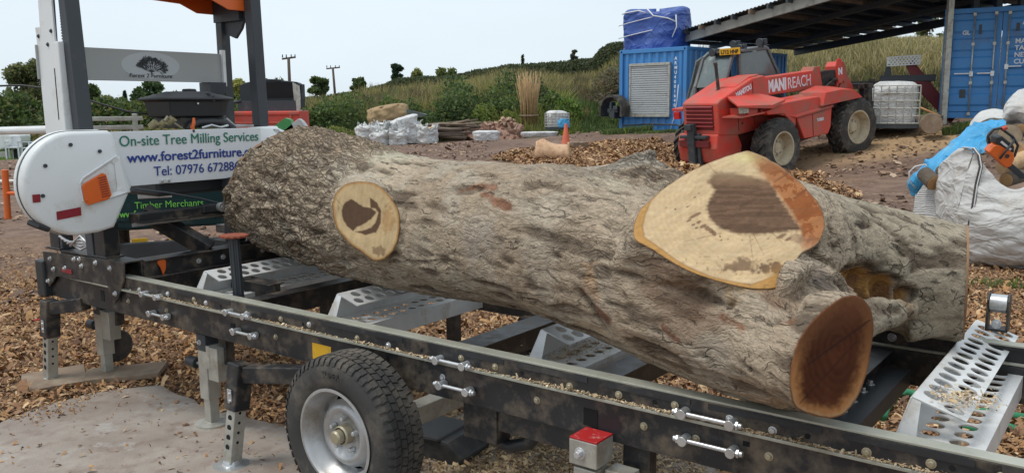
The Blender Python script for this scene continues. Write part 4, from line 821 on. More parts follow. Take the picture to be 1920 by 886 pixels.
# wheel cover: rounded left end, slanted right edge; outline in (v,z)
def arc(cv, cz, rv, rz, a0, a1, n): return [(cv+rv*math.cos(R(a0+(a1-a0)*k/n)), cz+rz*math.sin(R(a0+(a1-a0)*k/n))) for k in range(n+1)]
CO = arc(2.19, 1.222, .27, .270, 92, 262, 26)+[(2.16, .952), (2.28, .955), (2.37, .972), (2.485, 1.183), (2.40, 1.47), (2.375, 1.492)]
def shell(name, outl, mat, parent, u_front, depth, inset=.022, drop=.018, **k):
    o = MB(); n = len(outl); c = np.mean(np.array(outl), 0); V = []
    rings = [(1.0, -depth), (1.0, -drop), (None, -drop*.3), (None, 0)]; P = np.array(outl)
    for q, (s_, d) in enumerate(rings):
        for i in range(n):
            a, b_, c2 = P[i-1], P[i], P[(i+1) % n]; tn = c2-a; tn = tn/np.linalg.norm(tn); nn = np.array([tn[1], -tn[0]]) ; nn = nn if np.dot(nn, b_-c) > 0 else -nn
            ins = 0 if s_ else (inset*.35 if q == 2 else inset*1.0); pt = b_-nn*ins; V.append(h_(u_front-d, pt[0], pt[1]))
    F = [(q*n+i, q*n+(i+1) % n, (q+1)*n+(i+1) % n, (q+1)*n+i) for q in range(3) for i in range(n)]+[tuple(range(3*n, 4*n)), tuple(range(n-1, -1, -1))]
    o.add(V, F); return o.build(name, mat, parent, sm_ang=50, **k)
cv = shell('wheel_cover', CO, M_['white'], H_, UP-.02, .065)
# dark rim line behind
o = MB(); P = [(a, b_) for a, b_ in CO]; cc_ = np.mean(np.array(P), 0); o.prism([(cc_[0]+(a-cc_[0])*1.012, cc_[1]+(b_-cc_[1])*1.012) for a, b_ in P], h_(UP+.045, 0, 0), EXv, EZ, -EN, .012)
o.v = [(x, y, z) for x, y, z in o.v]
for i, p in enumerate(o.v): pass
o.build('cover_seal', M_['greydark'], H_)
o = MB(); o.prism([(cc_[0]+(a-cc_[0])*1.02, cc_[1]+(b_-cc_[1])*1.02) for a, b_ in P], h_(UP+.057, 0, 0), EXv, EZ, -EN, .045); o.build('cover_back', M_['white'], H_, bevel=.02, seg=3)
# raised triangular moulding and orange vent
FZ = UP-.021
rib = MB(); tri = [(2.485-.03, 1.20), (2.47, 1.155), (2.235, 1.102), (2.200, 1.13), (2.190, 1.225), (2.208, 1.255), (2.405, 1.365), (2.425, 1.345)]
inner = [(2.395, 1.185), (2.385, 1.165), (2.24, 1.125), (2.215, 1.14), (2.205, 1.22), (2.222, 1.24), (2.375, 1.325), (2.39, 1.31)]
n = 8; V = [h_(FZ, a, b_) for a, b_ in tri]+[h_(FZ-.012, a+(.5*(inner[i][0]-a))*.5, b_+(.5*(inner[i][1]-b_))*.5) for i, (a, b_) in enumerate(tri)]+[h_(FZ-.002, a, b_) for a, b_ in inner]
F = [(k*n+i, k*n+(i+1) % n, (k+1)*n+(i+1) % n, (k+1)*n+i) for k in (0, 1) for i in range(n)]; rib.add(V, F); rib.build('moulding', M_['white'], cv, bevel=.003)
vent = MB(); vp = [(2.205, 1.125), (2.222, 1.107), (2.335, 1.130), (2.352, 1.150), (2.330, 1.262), (2.31, 1.272), (2.208, 1.222), (2.197, 1.205)]
vent.prism(vp, h_(FZ-.012, 0, 0), EXv, EZ, EN, .012); vo = vent.build('vent_panel', M_['orange'], cv, bevel=.004)
sl = MB()
for k in range(9): z = 1.148+k*.0125; sl.box(h_(FZ-.0255, 2.318-k*.0018, z), (.003, .042, .004), Matrix.Rotation(R(8), 3, 'X'))
sl.build('vent_slots', M_['darkred'], vo)
for a, b_ in ((2.215, 1.135), (2.29, 1.135), (2.285, 1.235)): bolt(vo, h_(FZ-.024, a, b_), (1, 0, 0), .005, .004, 'orange')
for a, b_ in ((2.03, 1.325), (2.165, 1.425), (2.315, 1.385), (2.005, 1.175)):
    o = MB(); q = h_(FZ-.001, a, b_); o.cyl(q, q+Vector((.006, 0, 0)), .010, n=16); o.cyl(q+Vector((.006, 0, 0)), q+Vector((.0065, 0, 0)), .005, n=8); o.build('cover_screw', M_['greydark'], cv)
for (v0, v1, z0, z1, sl_) in ((1.955, 1.992, 1.145, 1.185, 0), (2.065, 2.19, 1.045, 1.088, .012)):
    o = MB(); q = [h_(FZ-.001, v0, z0), h_(FZ-.001, v1, z0+sl_), h_(FZ-.001, v1, z1+sl_), h_(FZ-.001, v0, z1)]; o.add(q+[p+Vector((.003, 0, 0)) for p in q], [(0, 1, 2, 3), (7, 6, 5, 4), (0, 4, 5, 1), (1, 5, 6, 2), (2, 6, 7, 3), (3, 7, 4, 0)]); o.build('red_reflector', M_['refl'], cv)
o = MB(); o.tube([h_(UP+.05, 1.96, 1.04), h_(UP+.0, 1.985, 1.02), h_(UP-.0, 2.03, 1.0)], .016, 8); o.build('cover_latch', M_['blackpl'], H_)
# sign panel
sg = MB(); sp = [(2.36, 1.484), (3.36, 1.484), (3.36, 1.185), (2.485, 1.185)]; sg.prism(sp, h_(UP+.012, 0, 0), EXv, EZ, EN, .012); sgo = sg.build('sign_panel', M_['whiteb'], H_, bevel=.002)
sx = UP-.001
text('lettering', 'On-site Tree Milling Services', M_['txtgreen'], h_(sx, 2.435, 1.405), EXv, EZ, .082, sgo, width=.90)
text('lettering', 'www.forest2furniture.com', M_['txtblue'], h_(sx, 2.475, 1.315), EXv, EZ, .076, sgo, width=.90, bold=.0011)
text('lettering', 'Tel: 07976 672886', M_['txtblue'], h_(sx, 2.625, 1.232), EXv, EZ, .076, sgo, width=.56)
o = MB(); q = h_(sx, 2.66, 1.196); o.box(q+Vector((.004, .03, .004)), (.006, .066, .022)); bk = o.build('sign_bracket', M_['alu'], sgo, bevel=.002); bolt(bk, q+Vector((.007, .01, .004)), (1, 0, 0), .006, .005); bolt(bk, q+Vector((.007, .05, .004)), (1, 0, 0), .006, .005)
o = MB(); o.box(h_(sx-.002, 2.892, 1.476), (.006, .010, .014)); o.build('sign_clip', M_['blackpl'], sgo)
# far wheel cover
CO2 = [(3.34, 1.485), (3.50, 1.49)]+arc(3.42, 1.222, .295, .268, 80, -90, 22)+[(3.34, .955)]
shell('far_wheel_cover', CO2, M_['white'], H_, UP-.0, .10)
# carriage on the near rail
o = MB(); cp2 = [(5.24, .775), (5.24, .60), (5.20, .565), (5.15, .60), (5.10, .64), (4.52, .655), (4.48, .60), (4.45, .565), (4.41, .60), (4.345, .70), (4.33, .79), (4.345, .802)]
o.prism([(-(a-HC[0]), b_) for a, b_ in cp2], (0, 2.328-HC[1], 0), (1, 0, 0), (0, 0, 1), (0, -1, 0), .010); ca = o.build('carriage_plate', M_['black'], H_, bevel=.002)
o = MB(); hb(o, 4.335, 5.24, 2.33, 2.43, .792, .800); hb(o, 4.335, 5.24, 2.42, 2.43, .70, .79); o.build('carriage_top', M_['black'], ca, bevel=.002)
for uu, z in ((5.15, .74), (5.12, .68), (4.98, .70), (5.20, .60), (4.86, .765), (4.80, .77), (4.78, .735), (4.62, .77), (4.47, .755), (4.435, .62)): bolt(ca, h_(uu, 2.317, z), (0, -1, 0), .011, .013)
o = MB(); hb(o, 5.02, 4.90, 2.314, 2.317, .675, .70); o.build('carriage_sticker', M_['refl'], ca)
o = MB(); hb(o, 4.32, 5.25, 3.50, 3.62, .745, .80); hb(o, 4.32, 5.25, 3.615, 3.625, .66, .745); cf = o.build('carriage_far', M_['black'], H_, bevel=.002)
for uu in (4.4, 4.6, 4.9): bolt(cf, h_(uu, 3.56, .80), (0, 0, 1), .012, .02)
# stub posts under the near cover and cross beams
for uu, z1 in ((5.12, .99), (4.60, .99)):
    o = MB(); hb(o, uu-.055, uu+.055, 2.335, 2.42, .80, z1); hb(o, uu-.08, uu+.08, 2.325, 2.43, .80, .808); o.build('stub_post', M_['black'], H_, bevel=.003)
o = MB()
for k in range(5): o.tube([h_(4.88+.03*k, 2.31, .84+.012*k), h_(4.82, 2.34, .90-.02*k), h_(4.74, 2.36+.01*k, .84+.01*k)], .007, 6)
o.build('cable_loops', M_['steel'], H_, smooth=True)
o = MB(); hb(o, 4.325, 4.37, 2.43, 3.62, .68, .79); hb(o, 4.30, 4.40, 2.43, 3.62, .79, .797); cb = o.build('cross_beam', M_['black'], H_, bevel=.002)
for vv in (2.76, 2.92, 3.2, 3.4): bolt(cb, h_(4.324, vv, .745), (1, 0, 0), .012, .014)
o = MB(); hb(o, 4.95, 5.0, 2.43, 3.62, .62, .69); cb2 = o.build('cross_beam', M_['black'], H_, bevel=.002)
for vv in (2.6, 2.8, 3.0): bolt(cb2, h_(4.949, vv, .66), (1, 0, 0), .012, .014)
o = MB(); o.prism([(0, 0), (.035, .012), (.05, -.01), (.045, -.05), (.028, -.085), (.015, -.04), (.0, -.015)], h_(4.315, 2.50, .785), EXv, EZ, EN, .008); o.build('orange_hook', M_['orange'], H_, bevel=.002)
# diagonal brace, blade tray, blade guide
o = MB(); o.beam(h_(4.62, 2.62, 1.02), h_(4.36, 2.86, .79), .10, .06, (0, 1, 0)); o.build('brace', M_['black'], H_, bevel=.003)
o = MB(); hb(o, 4.42, 4.52, 2.47, 3.42, .985, 1.035); hb(o, 4.40, 4.42, 2.47, 3.42, .985, .995); o.build('blade_tray', M_['black'], H_, bevel=.002)
o = MB(); hb(o, 4.455, 4.457, 2.45, 3.30, .965, .985); o.build('saw_blade', M_['steel'], H_)
o = MB(); o.tube([h_(4.44, 2.47, 1.175), h_(4.43, 2.65, 1.14), h_(4.42, 2.85, 1.09), h_(4.42, 2.98, 1.05), h_(4.42, 3.0, 1.02)], .006, 6); o.build('coolant_line', M_['greydark'], H_, smooth=True)
o = MB(); hb(o, 4.40, 4.46, 2.86, 2.98, 1.0, 1.05); o.build('guide_block', M_['blackpl'], H_, bevel=.008)
o = MB(); q = h_(4.40, 2.97, 1.03); o.cyl(q, q+Vector((.03, 0, 0)), .028, n=24); o.cyl(q+Vector((.03, 0, 0)), q+Vector((.034, 0, 0)), .012, n=12); o.build('guide_roller', M_['rim'], H_, bevel=.003, sm_ang=40)
o = MB(); hb(o, 4.47, 4.56, 3.10, 3.19, .80, 1.19); o.build('inner_post', M_['greydark'], H_, bevel=.003)
o = MB(); hb(o, 4.36, 4.60, 3.04, 3.24, .80, .808); o.build('inner_post_foot', M_['black'], H_)
# A shaped side frames
PD = M_['greydark']
def post(p, q, wd=.10, dp=.10, name='upright'):
    o = MB(); o.beam(p, q, dp, wd, (0, 1, 0)); return o.build(name, PD, H_, bevel=.004)
post(h_(4.70, 2.37, .80), h_(4.80, 2.37, 2.46), .08, .075); post(h_(5.07, 2.37, .80), h_(5.02, 2.37, 2.46), .06, .06)
post(h_(4.70, 3.53, .80), h_(4.75, 3.53, 2.46), .075, .075); post(h_(5.07, 3.53, .80), h_(5.08, 3.53, 2.46), .065, .065)
o = MB()
for k in range(60): o.box(h_(5.02, 2.44, 1.49+k*.016), (.022, .012, .009))
o.build('drive_chain', M_['greydark'], H_)
# white mast plates on the near side
o = MB(); o.add([], []); mp_ = [(5.055, 1.30), (4.83, 1.30), (4.86, 2.0), (4.86, 2.5), (5.00, 2.5), (5.02, 2.06), (5.075, 2.06), (5.07, 1.98)]
o.prism([(-(a-HC[0]), b_) for a, b_ in mp_], (0, 2.325-HC[1], 0), (1, 0, 0), (0, 0, 1), (0, -1, 0), .012); ms = o.build('mast_plate', M_['white'], H_, bevel=.003)
o = MB(); hb(o, 4.885, 4.892, 2.311, 2.3125, 1.55, 1.83); o.build('mast_slot', bpy.data.materials['slot_dark'], ms)
o = MB(); hb(o, 4.80, 4.845, 2.30, 2.38, 1.30, 1.97); o.build('mast_flange', M_['white'], ms, bevel=.006)
for uu, z in ((5.04, 2.01), (4.94, 1.96), (4.89, 2.03)): bolt(ms, h_(uu, 2.313, z), (0, -1, 0), .009, .009, 'greydark')
# orange bridge on top
o = MB(); br = [(2.25, 2.46), (2.25, 2.30), (2.62, 2.30), (3.26, 2.275), (3.38, 2.225), (3.60, 2.225), (3.60, 2.46)]; o.prism(br, h_(4.80, 0, 0), EXv, EZ, EN, .012); ob = o.build('bridge', M_['orange'], H_, bevel=.002)
o = MB(); o.prism(br, h_(5.14, 0, 0), EXv, EZ, EN, .012); o.build('bridge_back', M_['orange'], ob, bevel=.002)
o = MB(); hb(o, 4.80, 5.14, 2.25, 3.66, 2.455, 2.465); o.build('bridge_top', M_['orange'], ob)
bolt(ob, h_(4.788, 3.6, 2.26), (1, 0, 0), .012, .008)
o = MB(); gs = [(4.80, 2.23), (5.14, 2.23), (5.14, 2.16), (5.05, 2.10), (4.93, 2.06), (4.86, 2.12)]; o.prism([(-(a-HC[0]), b_) for a, b_ in gs], (0, 3.53-HC[1]-.01, 0), (1, 0, 0), (0, 0, 1), (0, 1, 0), .02); hb(o, 4.84, 5.12, 3.49, 3.57, 2.17, 2.46); o.build('gusset', PD, H_, bevel=.002)
# grey board with the oval emblem
bdv = 5.06
o = MB(); o.prism([(2.30, 1.965), (3.49, 1.965), (3.49, 1.775), (2.30, 1.775)], h_(bdv+.012, 0, 0), EXv, EZ, EN, .012); bd = o.build('grey_board', M_['mildgrey'], H_, bevel=.003)
o = MB(); hb(o, 5.04, 5.075, 3.49, 3.515, 1.75, 1.99); o.build('board_edge', M_['white'], bd, bevel=.004)
o = MB(); hb(o, 4.97, 5.10, 3.34, 3.46, 1.70, 1.775); o.build('board_bracket', PD, bd, bevel=.004)
oc = (2.985, 1.872); ev = [(oc[0]+.195*math.cos(2*PI*k/48), oc[1]+.082*math.sin(2*PI*k/48)) for k in range(48)]
o = MB(); o.prism(ev, h_(bdv+.001, 0, 0), EXv, EZ, EN, .0025); em = o.build('oval_emblem', mk('emblem_pale', (.50, .53, .54), .5, 0, .04), bd)
g = random.Random(5); o = MB(); X0 = h_(bdv-.0025, 0, 0)
def br_(x, y, an, ln, wd, dep):
    x2 = x+math.cos(an)*ln; y2 = y+math.sin(an)*ln*.8; dx, dy = -math.sin(an)*wd, math.cos(an)*wd
    p = [X0+EXv*(x-dx)+EZ*(y-dy), X0+EXv*(x+dx)+EZ*(y+dy), X0+EXv*(x2+dx*.6)+EZ*(y2+dy*.6), X0+EXv*(x2-dx*.6)+EZ*(y2-dy*.6)]; o.add(p+[q+EN*.0015 for q in p], [(4, 5, 6, 7), (0, 1, 5, 4), (1, 2, 6, 5), (2, 3, 7, 6), (3, 0, 4, 7)])
    if dep > 0:
        for k in range(3 if dep < 4 else 4):
            na = an+g.uniform(-.75, .75); na = na*.9+(.0 if abs(an-1.57) < .5 else 0); l2 = ln*g.uniform(.68, .9)
            if ((x2-oc[0])/.17)**2+((y2-1.885)/.062)**2 < 1: br_(x2, y2, na, l2, wd*.66, dep-1)
br_(2.985, 1.822, 1.57, .014, .0042, 0)
for an in (.35, .7, 1.05, 1.4, 1.75, 2.1, 2.45, 2.8): br_(2.985, 1.832, an, .034, .0022, 4)
for k in range(7): o.add([X0+EXv*(2.985-.02+k*.006)+EZ*1.818, X0+EXv*(2.985-.017+k*.006)+EZ*1.818, X0+EXv*2.987+EZ*1.826], [(0, 1, 2)])
o.build('tree_drawing', M_['txtdark'], em)
text('lettering', 'Forest 2 Furniture', M_['txtdark'], h_(bdv-.002, 2.835, 1.799), EXv, EZ, .033, em, width=.285, shear=.15)
# black fuel tank
tk = MB(); prof = [(2.66, 1.545), (2.62, 1.70), (2.72, 1.735), (2.86, 1.765), (3.20, 1.765), (3.34, 1.73), (3.33, 1.56)]
def ring(sc, z, du=0): z = 1.552+(z-1.545)*.72; return [h_(u, v, z) for u, v in ((4.64-sc, 2.84-sc), (4.62-sc, 2.90), (4.60-sc, 3.16), (4.65-sc, 3.22+sc), (4.90+sc, 3.22+sc), (4.93+sc, 3.14), (4.93+sc, 2.92), (4.90+sc, 2.85-sc))]
rg = [ring(-.02, 1.545), ring(.0, 1.555), ring(.015, 1.68), ring(.04, 1.69), ring(.04, 1.705)]; V = []; 
for r in rg: V += r
V += [h_(u, v, 1.708) for u, v in ((4.72, 2.95), (4.70, 2.98), (4.69, 3.10), (4.72, 3.15), (4.84, 3.15), (4.86, 3.10), (4.86, 2.98), (4.84, 2.94))]
n = 8; F = [(k*n+i, k*n+(i+1) % n, (k+1)*n+(i+1) % n, (k+1)*n+i) for k in range(5) for i in range(n)]+[tuple(range(5*n, 6*n)), tuple(range(n-1, -1, -1))]; tk.add(V, F)
tko = tk.build('fuel_tank', M_['blackpl'], H_, bevel=.010, seg=3, sm_ang=40)
o = MB(); q = h_(4.78, 3.06, 1.704); o.lathe([(.042, 0), (.042, .014), (.036, .02), (.001, .022)], q, (0, 0, 1), 24); o.build('tank_cap', M_['blackpl'], tko, sm_ang=40)
o = MB(); o.box(h_(4.64, 3.09, 1.690), (.06, .012, .01)); o.box(h_(4.575, 3.09, 1.665), (.008, .014, .03)); o.build('tank_strap', M_['greydark'], tko)
o = MB(); q = h_(4.592, 2.99, 1.635); o.cyl(q, q+Vector((.006, 0, 0)), .006, n=10); o.build('tank_screw', M_['steel'], tko)
o = MB(); hb(o, 4.64, 4.92, 2.90, 3.20, 1.49, 1.555); o.build('tank_tray', M_['black'], H_, bevel=.006)
# engine clutter behind the sign panel
o = MB(); o.tube([h_(4.62, 2.93, 1.46), h_(4.62, 2.95, 1.50), h_(4.62, 3.0, 1.522), h_(4.62, 3.10, 1.525), h_(4.62, 3.19, 1.515), h_(4.62, 3.24, 1.48), h_(4.62, 3.25, 1.44)], .026, 12); o.build('black_hose', M_['blackpl'], H_, smooth=True)
o = MB(); hb(o, 4.60, 5.0, 2.70, 3.40, 1.10, 1.47); o.build('engine_block', M_['greydark'], H_, bevel=.02)
o = MB()
for a, r_t in ((2.72, .022), (2.775, .02), (2.83, .024)): q = h_(4.66, a, 1.50+.02*(a > 2.8)); o.cyl(q, q+Vector((.03, .02, .03)), r_t, n=16)
o.build('engine_caps', mk('oil_caps', (.42, .36, .2), .5, .3, .3, 20), H_, sm_ang=40)
o = MB(); o.tube([h_(4.63, 2.79, 1.535), h_(4.63, 2.81, 1.56), h_(4.63, 2.83, 1.545), h_(4.63, 2.86, 1.515), h_(4.63, 2.90, 1.49)], .008, 8); o.build('dipstick', M_['gold'], H_)
o = MB(); o.tube([h_(4.56, 2.925, 1.49), h_(4.56, 2.935, 1.52), h_(4.565, 2.94, 1.55)], [.008, .011, .007], 8); o.box(h_(4.56, 2.925, 1.495), (.014, .02, .03)); o.build('orange_clip', M_['orange'], H_)
o = MB(); hb(o, 4.70, 4.98, 3.22, 3.46, 1.487, 1.50); o.add([h_(4.64, 3.20, 1.50), h_(4.64, 3.22, 1.55), h_(4.64, 3.28, 1.50), h_(4.66, 3.24, 1.50)], [(0, 1, 2), (0, 3, 1), (1, 3, 2)]); o.build('heat_shield', M_['rim'], H_)
o = MB(); o.tube([h_(4.58, 3.0, 1.49), h_(4.57, 3.06, 1.505), h_(4.57, 3.12, 1.49), h_(4.58, 3.18, 1.50)], .009, 8); o.build('fuel_pipe', M_['steel'], H_)
# white boom, crank and cable at the left
o = MB(); a = at(-60, 247, 5.30); b_ = at(96, 243, 5.05); Hi = HF.inverted(); o.cyl(Hi @ a, Hi @ b_, .024, n=18); o.build('white_boom', M_['white'], H_, sm_ang=40)
o = MB(); q0 = Hi @ at(9, 318, 4.9); q1 = Hi @ at(15, 410, 4.9); o.cyl(q0, q1, .018, n=18); q2 = Hi @ at(12, 362, 4.9); q3 = Hi @ at(36, 362, 4.85); o.cyl(q2, q3, .011, n=12); o.build('crank_handle', M_['orange'], H_, bevel=.002, sm_ang=40)
o = MB(); o.cyl(Hi @ at(-50, 343, 4.98), Hi @ at(60, 340, 4.95), .016, n=14); o.build('crank_bar', M_['galv'], H_, sm_ang=40)
o = MB(); pts_ = [(-40, 170), (0, 161), (40, 160), (80, 165), (140, 180), (190, 195), (240, 209), (290, 216)]
o.tube([Hi @ at(a, b_, 5.3) for a, b_ in pts_], .006, 6); o.build('power_cable', M_['blackpl'], H_, smooth=True)
o = MB(); q = Hi @ at(95, 205, 4.95); o.box(q, (.03, .03, .02)); q = Hi @ at(144, 215, 4.9); o.box(q, (.03, .03, .05)); o.build('mast_clamp', M_['white'], H_)
# ---------------- the big forked log ----------------
def zoompts(pts, sc, ox, oy): return [(ox+a/sc, oy+b_/sc) for a, b_ in pts]
BIG = zoompts([(660, 38), (540, 75), (400, 130), (290, 190), (180, 265), (110, 330), (50, 390), (20, 470), (25, 550), (110, 590), (200, 650), (300, 710), (420, 760), (560, 800), (700, 830), (860, 830), (925, 760), (950, 680), (985, 620), (1060, 590), (1105, 540), (1120, 450), (1110, 380), (1050, 290), (950, 190), (830, 100), (700, 40)], 3.054, 1180, 270)
OVAL = zoompts([(600, 310), (680, 293), (760, 300), (810, 340), (860, 400), (888, 470), (885, 560), (860, 640), (800, 695), (750, 695), (690, 650), (620, 600), (570, 540), (545, 460), (545, 380)], 2.685, 420, 230)
LEND = zoompts([(570, 195), (500, 210), (420, 260), (350, 320), (290, 400), (245, 490), (225, 600), (225, 700), (245, 780), (300, 810), (380, 835), (450, 842), (510, 815), (560, 760), (600, 680), (630, 590), (645, 480), (660, 370), (655, 310), (630, 240)], 2.768, 1400, 480)
def smoothpoly(P, it=2):
    for _ in range(it):
        Q = []
        for i in range(len(P)):
            a, b_ = np.array(P[i]), np.array(P[(i+1) % len(P)]); Q += [tuple(a*.75+b_*.25), tuple(a*.25+b_*.75)]
        P = Q
    return P
class Plane:
    def __init__(s, px, py, Y, n): s.o = at(px, py, Y); s.n = Vector(n).normalized()
    def hit(s, px, py, off=0):
        d = ray(px, py); c = Vector((0, 0, CH)); t_ = ((s.o+s.n*off)-c).dot(s.n)/d.dot(s.n); return c+d*t_
PB = Plane(1372, 415, 2.62, (0.05, -.52, .85)); PO = Plane(685, 415, 3.69, (-.42, -.88, .18)); PE = Plane(1560, 668, 2.20, (.58, -.81, .03))
def ax_pt(u, v, z): return W(u, v, z)
# centreline of the trunk and lower stem: (u, v, z, radius)
ML = [(4.38, 3.38, 1.125, .36), (4.15, 3.32, 1.12, .378), (3.8, 3.22, 1.105, .37), (3.4, 3.11, 1.078, .348), (3.0, 3.01, 1.048, .324), (2.6, 2.92, 1.05, .310), (2.2, 2.82, 1.07, .298), (1.85, 2.735, 1.08, .295), (1.5, 2.65, 1.045, .282), (1.2, 2.57, .985, .268), (.95, 2.49, .945, .245), (.75, 2.43, .935, .22)]
def blob(mb, pts, n=36, seed=0, wob=.05):
    P = [Vector(p[0]) for p in pts]; a = None; V = []; F = []; mm = len(P)
    for i, p in enumerate(P):
        t_ = (P[min(i+1, mm-1)]-P[max(i-1, 0)]).normalized(); a = (Vector((0, 0, 1))-t_*t_.z).normalized() if abs(t_.z) < .95 else t_.orthogonal().normalized(); b_ = t_.cross(a)
        for k in range(n):
            an = 2*PI*k/n; d = a*math.cos(an)+b_*math.sin(an); q = p+d*pts[i][1]; nz = vn(np.array([[q.x*3, q.y*3, q.z*3+seed]]), seed)[0]-.5; V.append(q+d*nz*wob*2*pts[i][1])
    F = [(i*n+k, i*n+(k+1) % n, (i+1)*n+(k+1) % n, (i+1)*n+k) for i in range(mm-1) for k in range(n)]+[tuple(range(n-1, -1, -1)), tuple(range((mm-1)*n, mm*n))]
    mb.add(V, F)
lg = MB(); blob(lg, [(ax_pt(*q[:3]), q[3]) for q in ML], seed=1, wob=.07)
def polystub(mb, plane, poly, depth, grow, back=0, tgt=None, nst=4):
    """Solid that ends exactly in the cut outline and swells back into the trunk."""
    Q = [plane.hit(*p) for p in smoothpoly(poly, 1)]; c = sum(Q, Vector())/len(Q); n = len(Q); V = []; F = []
    tg = tgt if tgt is not None else c-plane.n*depth
    for k in range(nst+1):
        t_ = k/nst; cc = c.lerp(tg, t_); V += [cc+(q-c)*(1+(grow-1)*t_**1.3) for q in Q]
    F = [(i*n+k, i*n+(k+1) % n, (i+1)*n+(k+1) % n, (i+1)*n+k) for i in range(nst) for k in range(n)]+[tuple(range(n-1, -1, -1)), tuple(range(nst*n, (nst+1)*n))]
    mb.add(V, F); return c
cB = polystub(lg, PB, BIG, .3, .86, tgt=ax_pt(1.35, 2.66, .98))
cO = polystub(lg, PO, OVAL, .3, 1.3, tgt=PO.o+Vector((-.02, .32, -.02)))
cE = polystub(lg, PE, LEND, .3, 1.06, tgt=ax_pt(.98, 2.50, .95))
# third stem, running back right from the fork
s0 = at(1440, 470, 3.02); s1 = at(1560, 492, 3.10); s2 = at(1680, 508, 3.10); s3 = at(1815, 535, 3.05)
blob(lg, [(s0, .27), (s1, .245), (s2, .225), (s3, .21)], seed=5, wob=.015)
blob(lg, [(at(960, 410, 3.62), .15), (at(1030, 402, 3.5), .185), (at(1110, 400, 3.4), .195), (at(1200, 398, 3.28), .18), (at(1270, 410, 3.15), .15)], seed=12, wob=.06)
# bumps: knot at the back of the top, gnarl right of the big cut, small stub at the foot of the third stem
blob(lg, [(at(1185, 400, 3.35), .15), (at(1198, 325, 3.38), .115), (at(1190, 296, 3.40), .085)], n=16, seed=6, wob=.5)
blob(lg, [(at(1262, 372, 3.22), .12), (at(1258, 330, 3.25), .05), (at(1262, 322, 3.26), .02)], n=14, seed=7, wob=.6)
blob(lg, [(at(1500, 620, 2.62), .14), (at(1505, 560, 2.55), .13), (at(1520, 500, 2.62), .085), (at(1524, 478, 2.66), .05)], n=18, seed=8, wob=.3)
blob(lg, [(at(1600, 600, 2.80), .09), (at(1680, 582, 2.84), .062), (at(1722, 578, 2.86), .03)], n=16, seed=9, wob=.35)
blob(lg, [(at(1700, 600, 2.98), .09), (at(1752, 606, 2.95), .055), (at(1764, 614, 2.92), .045)], n=14, seed=10, wob=.3)
me = bpy.data.meshes.new('raw'); me.from_pydata([tuple(v) for v in lg.v], [], lg.f); me.update()
bm = bmesh.new(); bm.from_mesh(me)
# make every closed shell point outward
bmesh.ops.recalc_face_normals(bm, faces=bm.faces); bm.to_mesh(me); bm.free()
raw = bpy.data.objects.new('raw', me); C.objects.link(raw)
rm = raw.modifiers.new('r', 'REMESH'); rm.mode = 'VOXEL'; rm.voxel_size = .0095; rm.adaptivity = 0
dg = bpy.context.evaluated_depsgraph_get(); em_ = bpy.data.meshes.new_from_object(raw.evaluated_get(dg)); bpy.data.objects.remove(raw)
nv = len(em_.vertices); co = np.empty(nv*3); em_.vertices.foreach_get('co', co); co = co.reshape(-1, 3)
ed = np.empty(len(em_.edges)*2, dtype=np.int64); em_.edges.foreach_get('vertices', ed); ed = ed.reshape(-1, 2)
deg = np.bincount(ed.ravel(), minlength=nv)[:, None]
def lap(co, it, w_):
    for _ in range(it):
        s_ = np.zeros_like(co)
        for k in range(3): s_[:, k] = np.bincount(ed[:, 0], co[ed[:, 1], k], nv)+np.bincount(ed[:, 1], co[ed[:, 0], k], nv)
        co = co*(1-w_[:, None])+(s_/deg)*w_[:, None]
    return co
def pd(co, pl): return (co-np.array(pl.o)) @ np.array(pl.n)
flat = np.zeros(nv)
PL0 = Plane(0, 0, 1, (0, 0, 1)); PL0.o = Vector(W(4.22, 3.34, 1.12)); PL0.n = (Vector(W(1, .28, 0))+Vector((0, 0, .85))).normalized()
PL3 = Plane(1806, 535, 3.07, (.90, -.44, 0)); PL3.n = Vector((PL3.n.x, PL3.n.y, .02)).normalized()
for pl, rad in ((PL0, .6), (PL3, .4)):
    d = pd(co, pl); r = np.linalg.norm(co-np.array(pl.o), axis=1); k = (d > 0) & (r < rad); co[k] -= np.array(pl.n)*d[k][:, None]
for pl, rad in ((PB, .40), (PO, .25), (PE, .27), (PL0, .5), (PL3, .30)):
    d = pd(co, pl); r = np.linalg.norm(co-np.array(pl.o), axis=1); flat = np.maximum(flat, ((np.abs(d) < .02) & (r < rad))*1.0)
co = lap(co, 14, .75*(1-flat)); co = lap(co, 2, .3*np.ones(nv))
# the fold under the big cut, and the rotten hollow in the third stem
def near(p, r): return np.exp(-(np.linalg.norm(co-np.array(p), axis=1)/r)**2)
em_.vertices.foreach_set('co', co.ravel()); em_.update()
nrm = np.empty(nv*3); em_.vertices.foreach_get('normal', nrm); nrm = nrm.reshape(-1, 3)
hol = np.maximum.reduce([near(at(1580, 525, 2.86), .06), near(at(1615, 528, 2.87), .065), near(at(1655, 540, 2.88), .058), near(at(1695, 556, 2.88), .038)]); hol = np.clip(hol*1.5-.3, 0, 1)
hol2 = np.clip(hol+(fbm(co*14, 3, 3)-.5)*.5*(hol > .02), 0, 1); co = co-nrm*(hol2*.085)[:, None]
off = np.array(W(U0, V0, 0))
# local mesh frame: X along the trunk
axv = np.array(ax_pt(*ML[9][:3]))-np.array(ax_pt(*ML[1][:3])); axv[2] = 0; axv /= np.linalg.norm(axv); ang = math.atan2(axv[1], axv[0]); LO = Vector(ax_pt(2.3, 2.85, 0.735))
Rz = np.array([[math.cos(-ang), -math.sin(-ang), 0], [math.sin(-ang), math.cos(-ang), 0], [0, 0, 1]])
loc = (co-np.array(LO)) @ Rz.T
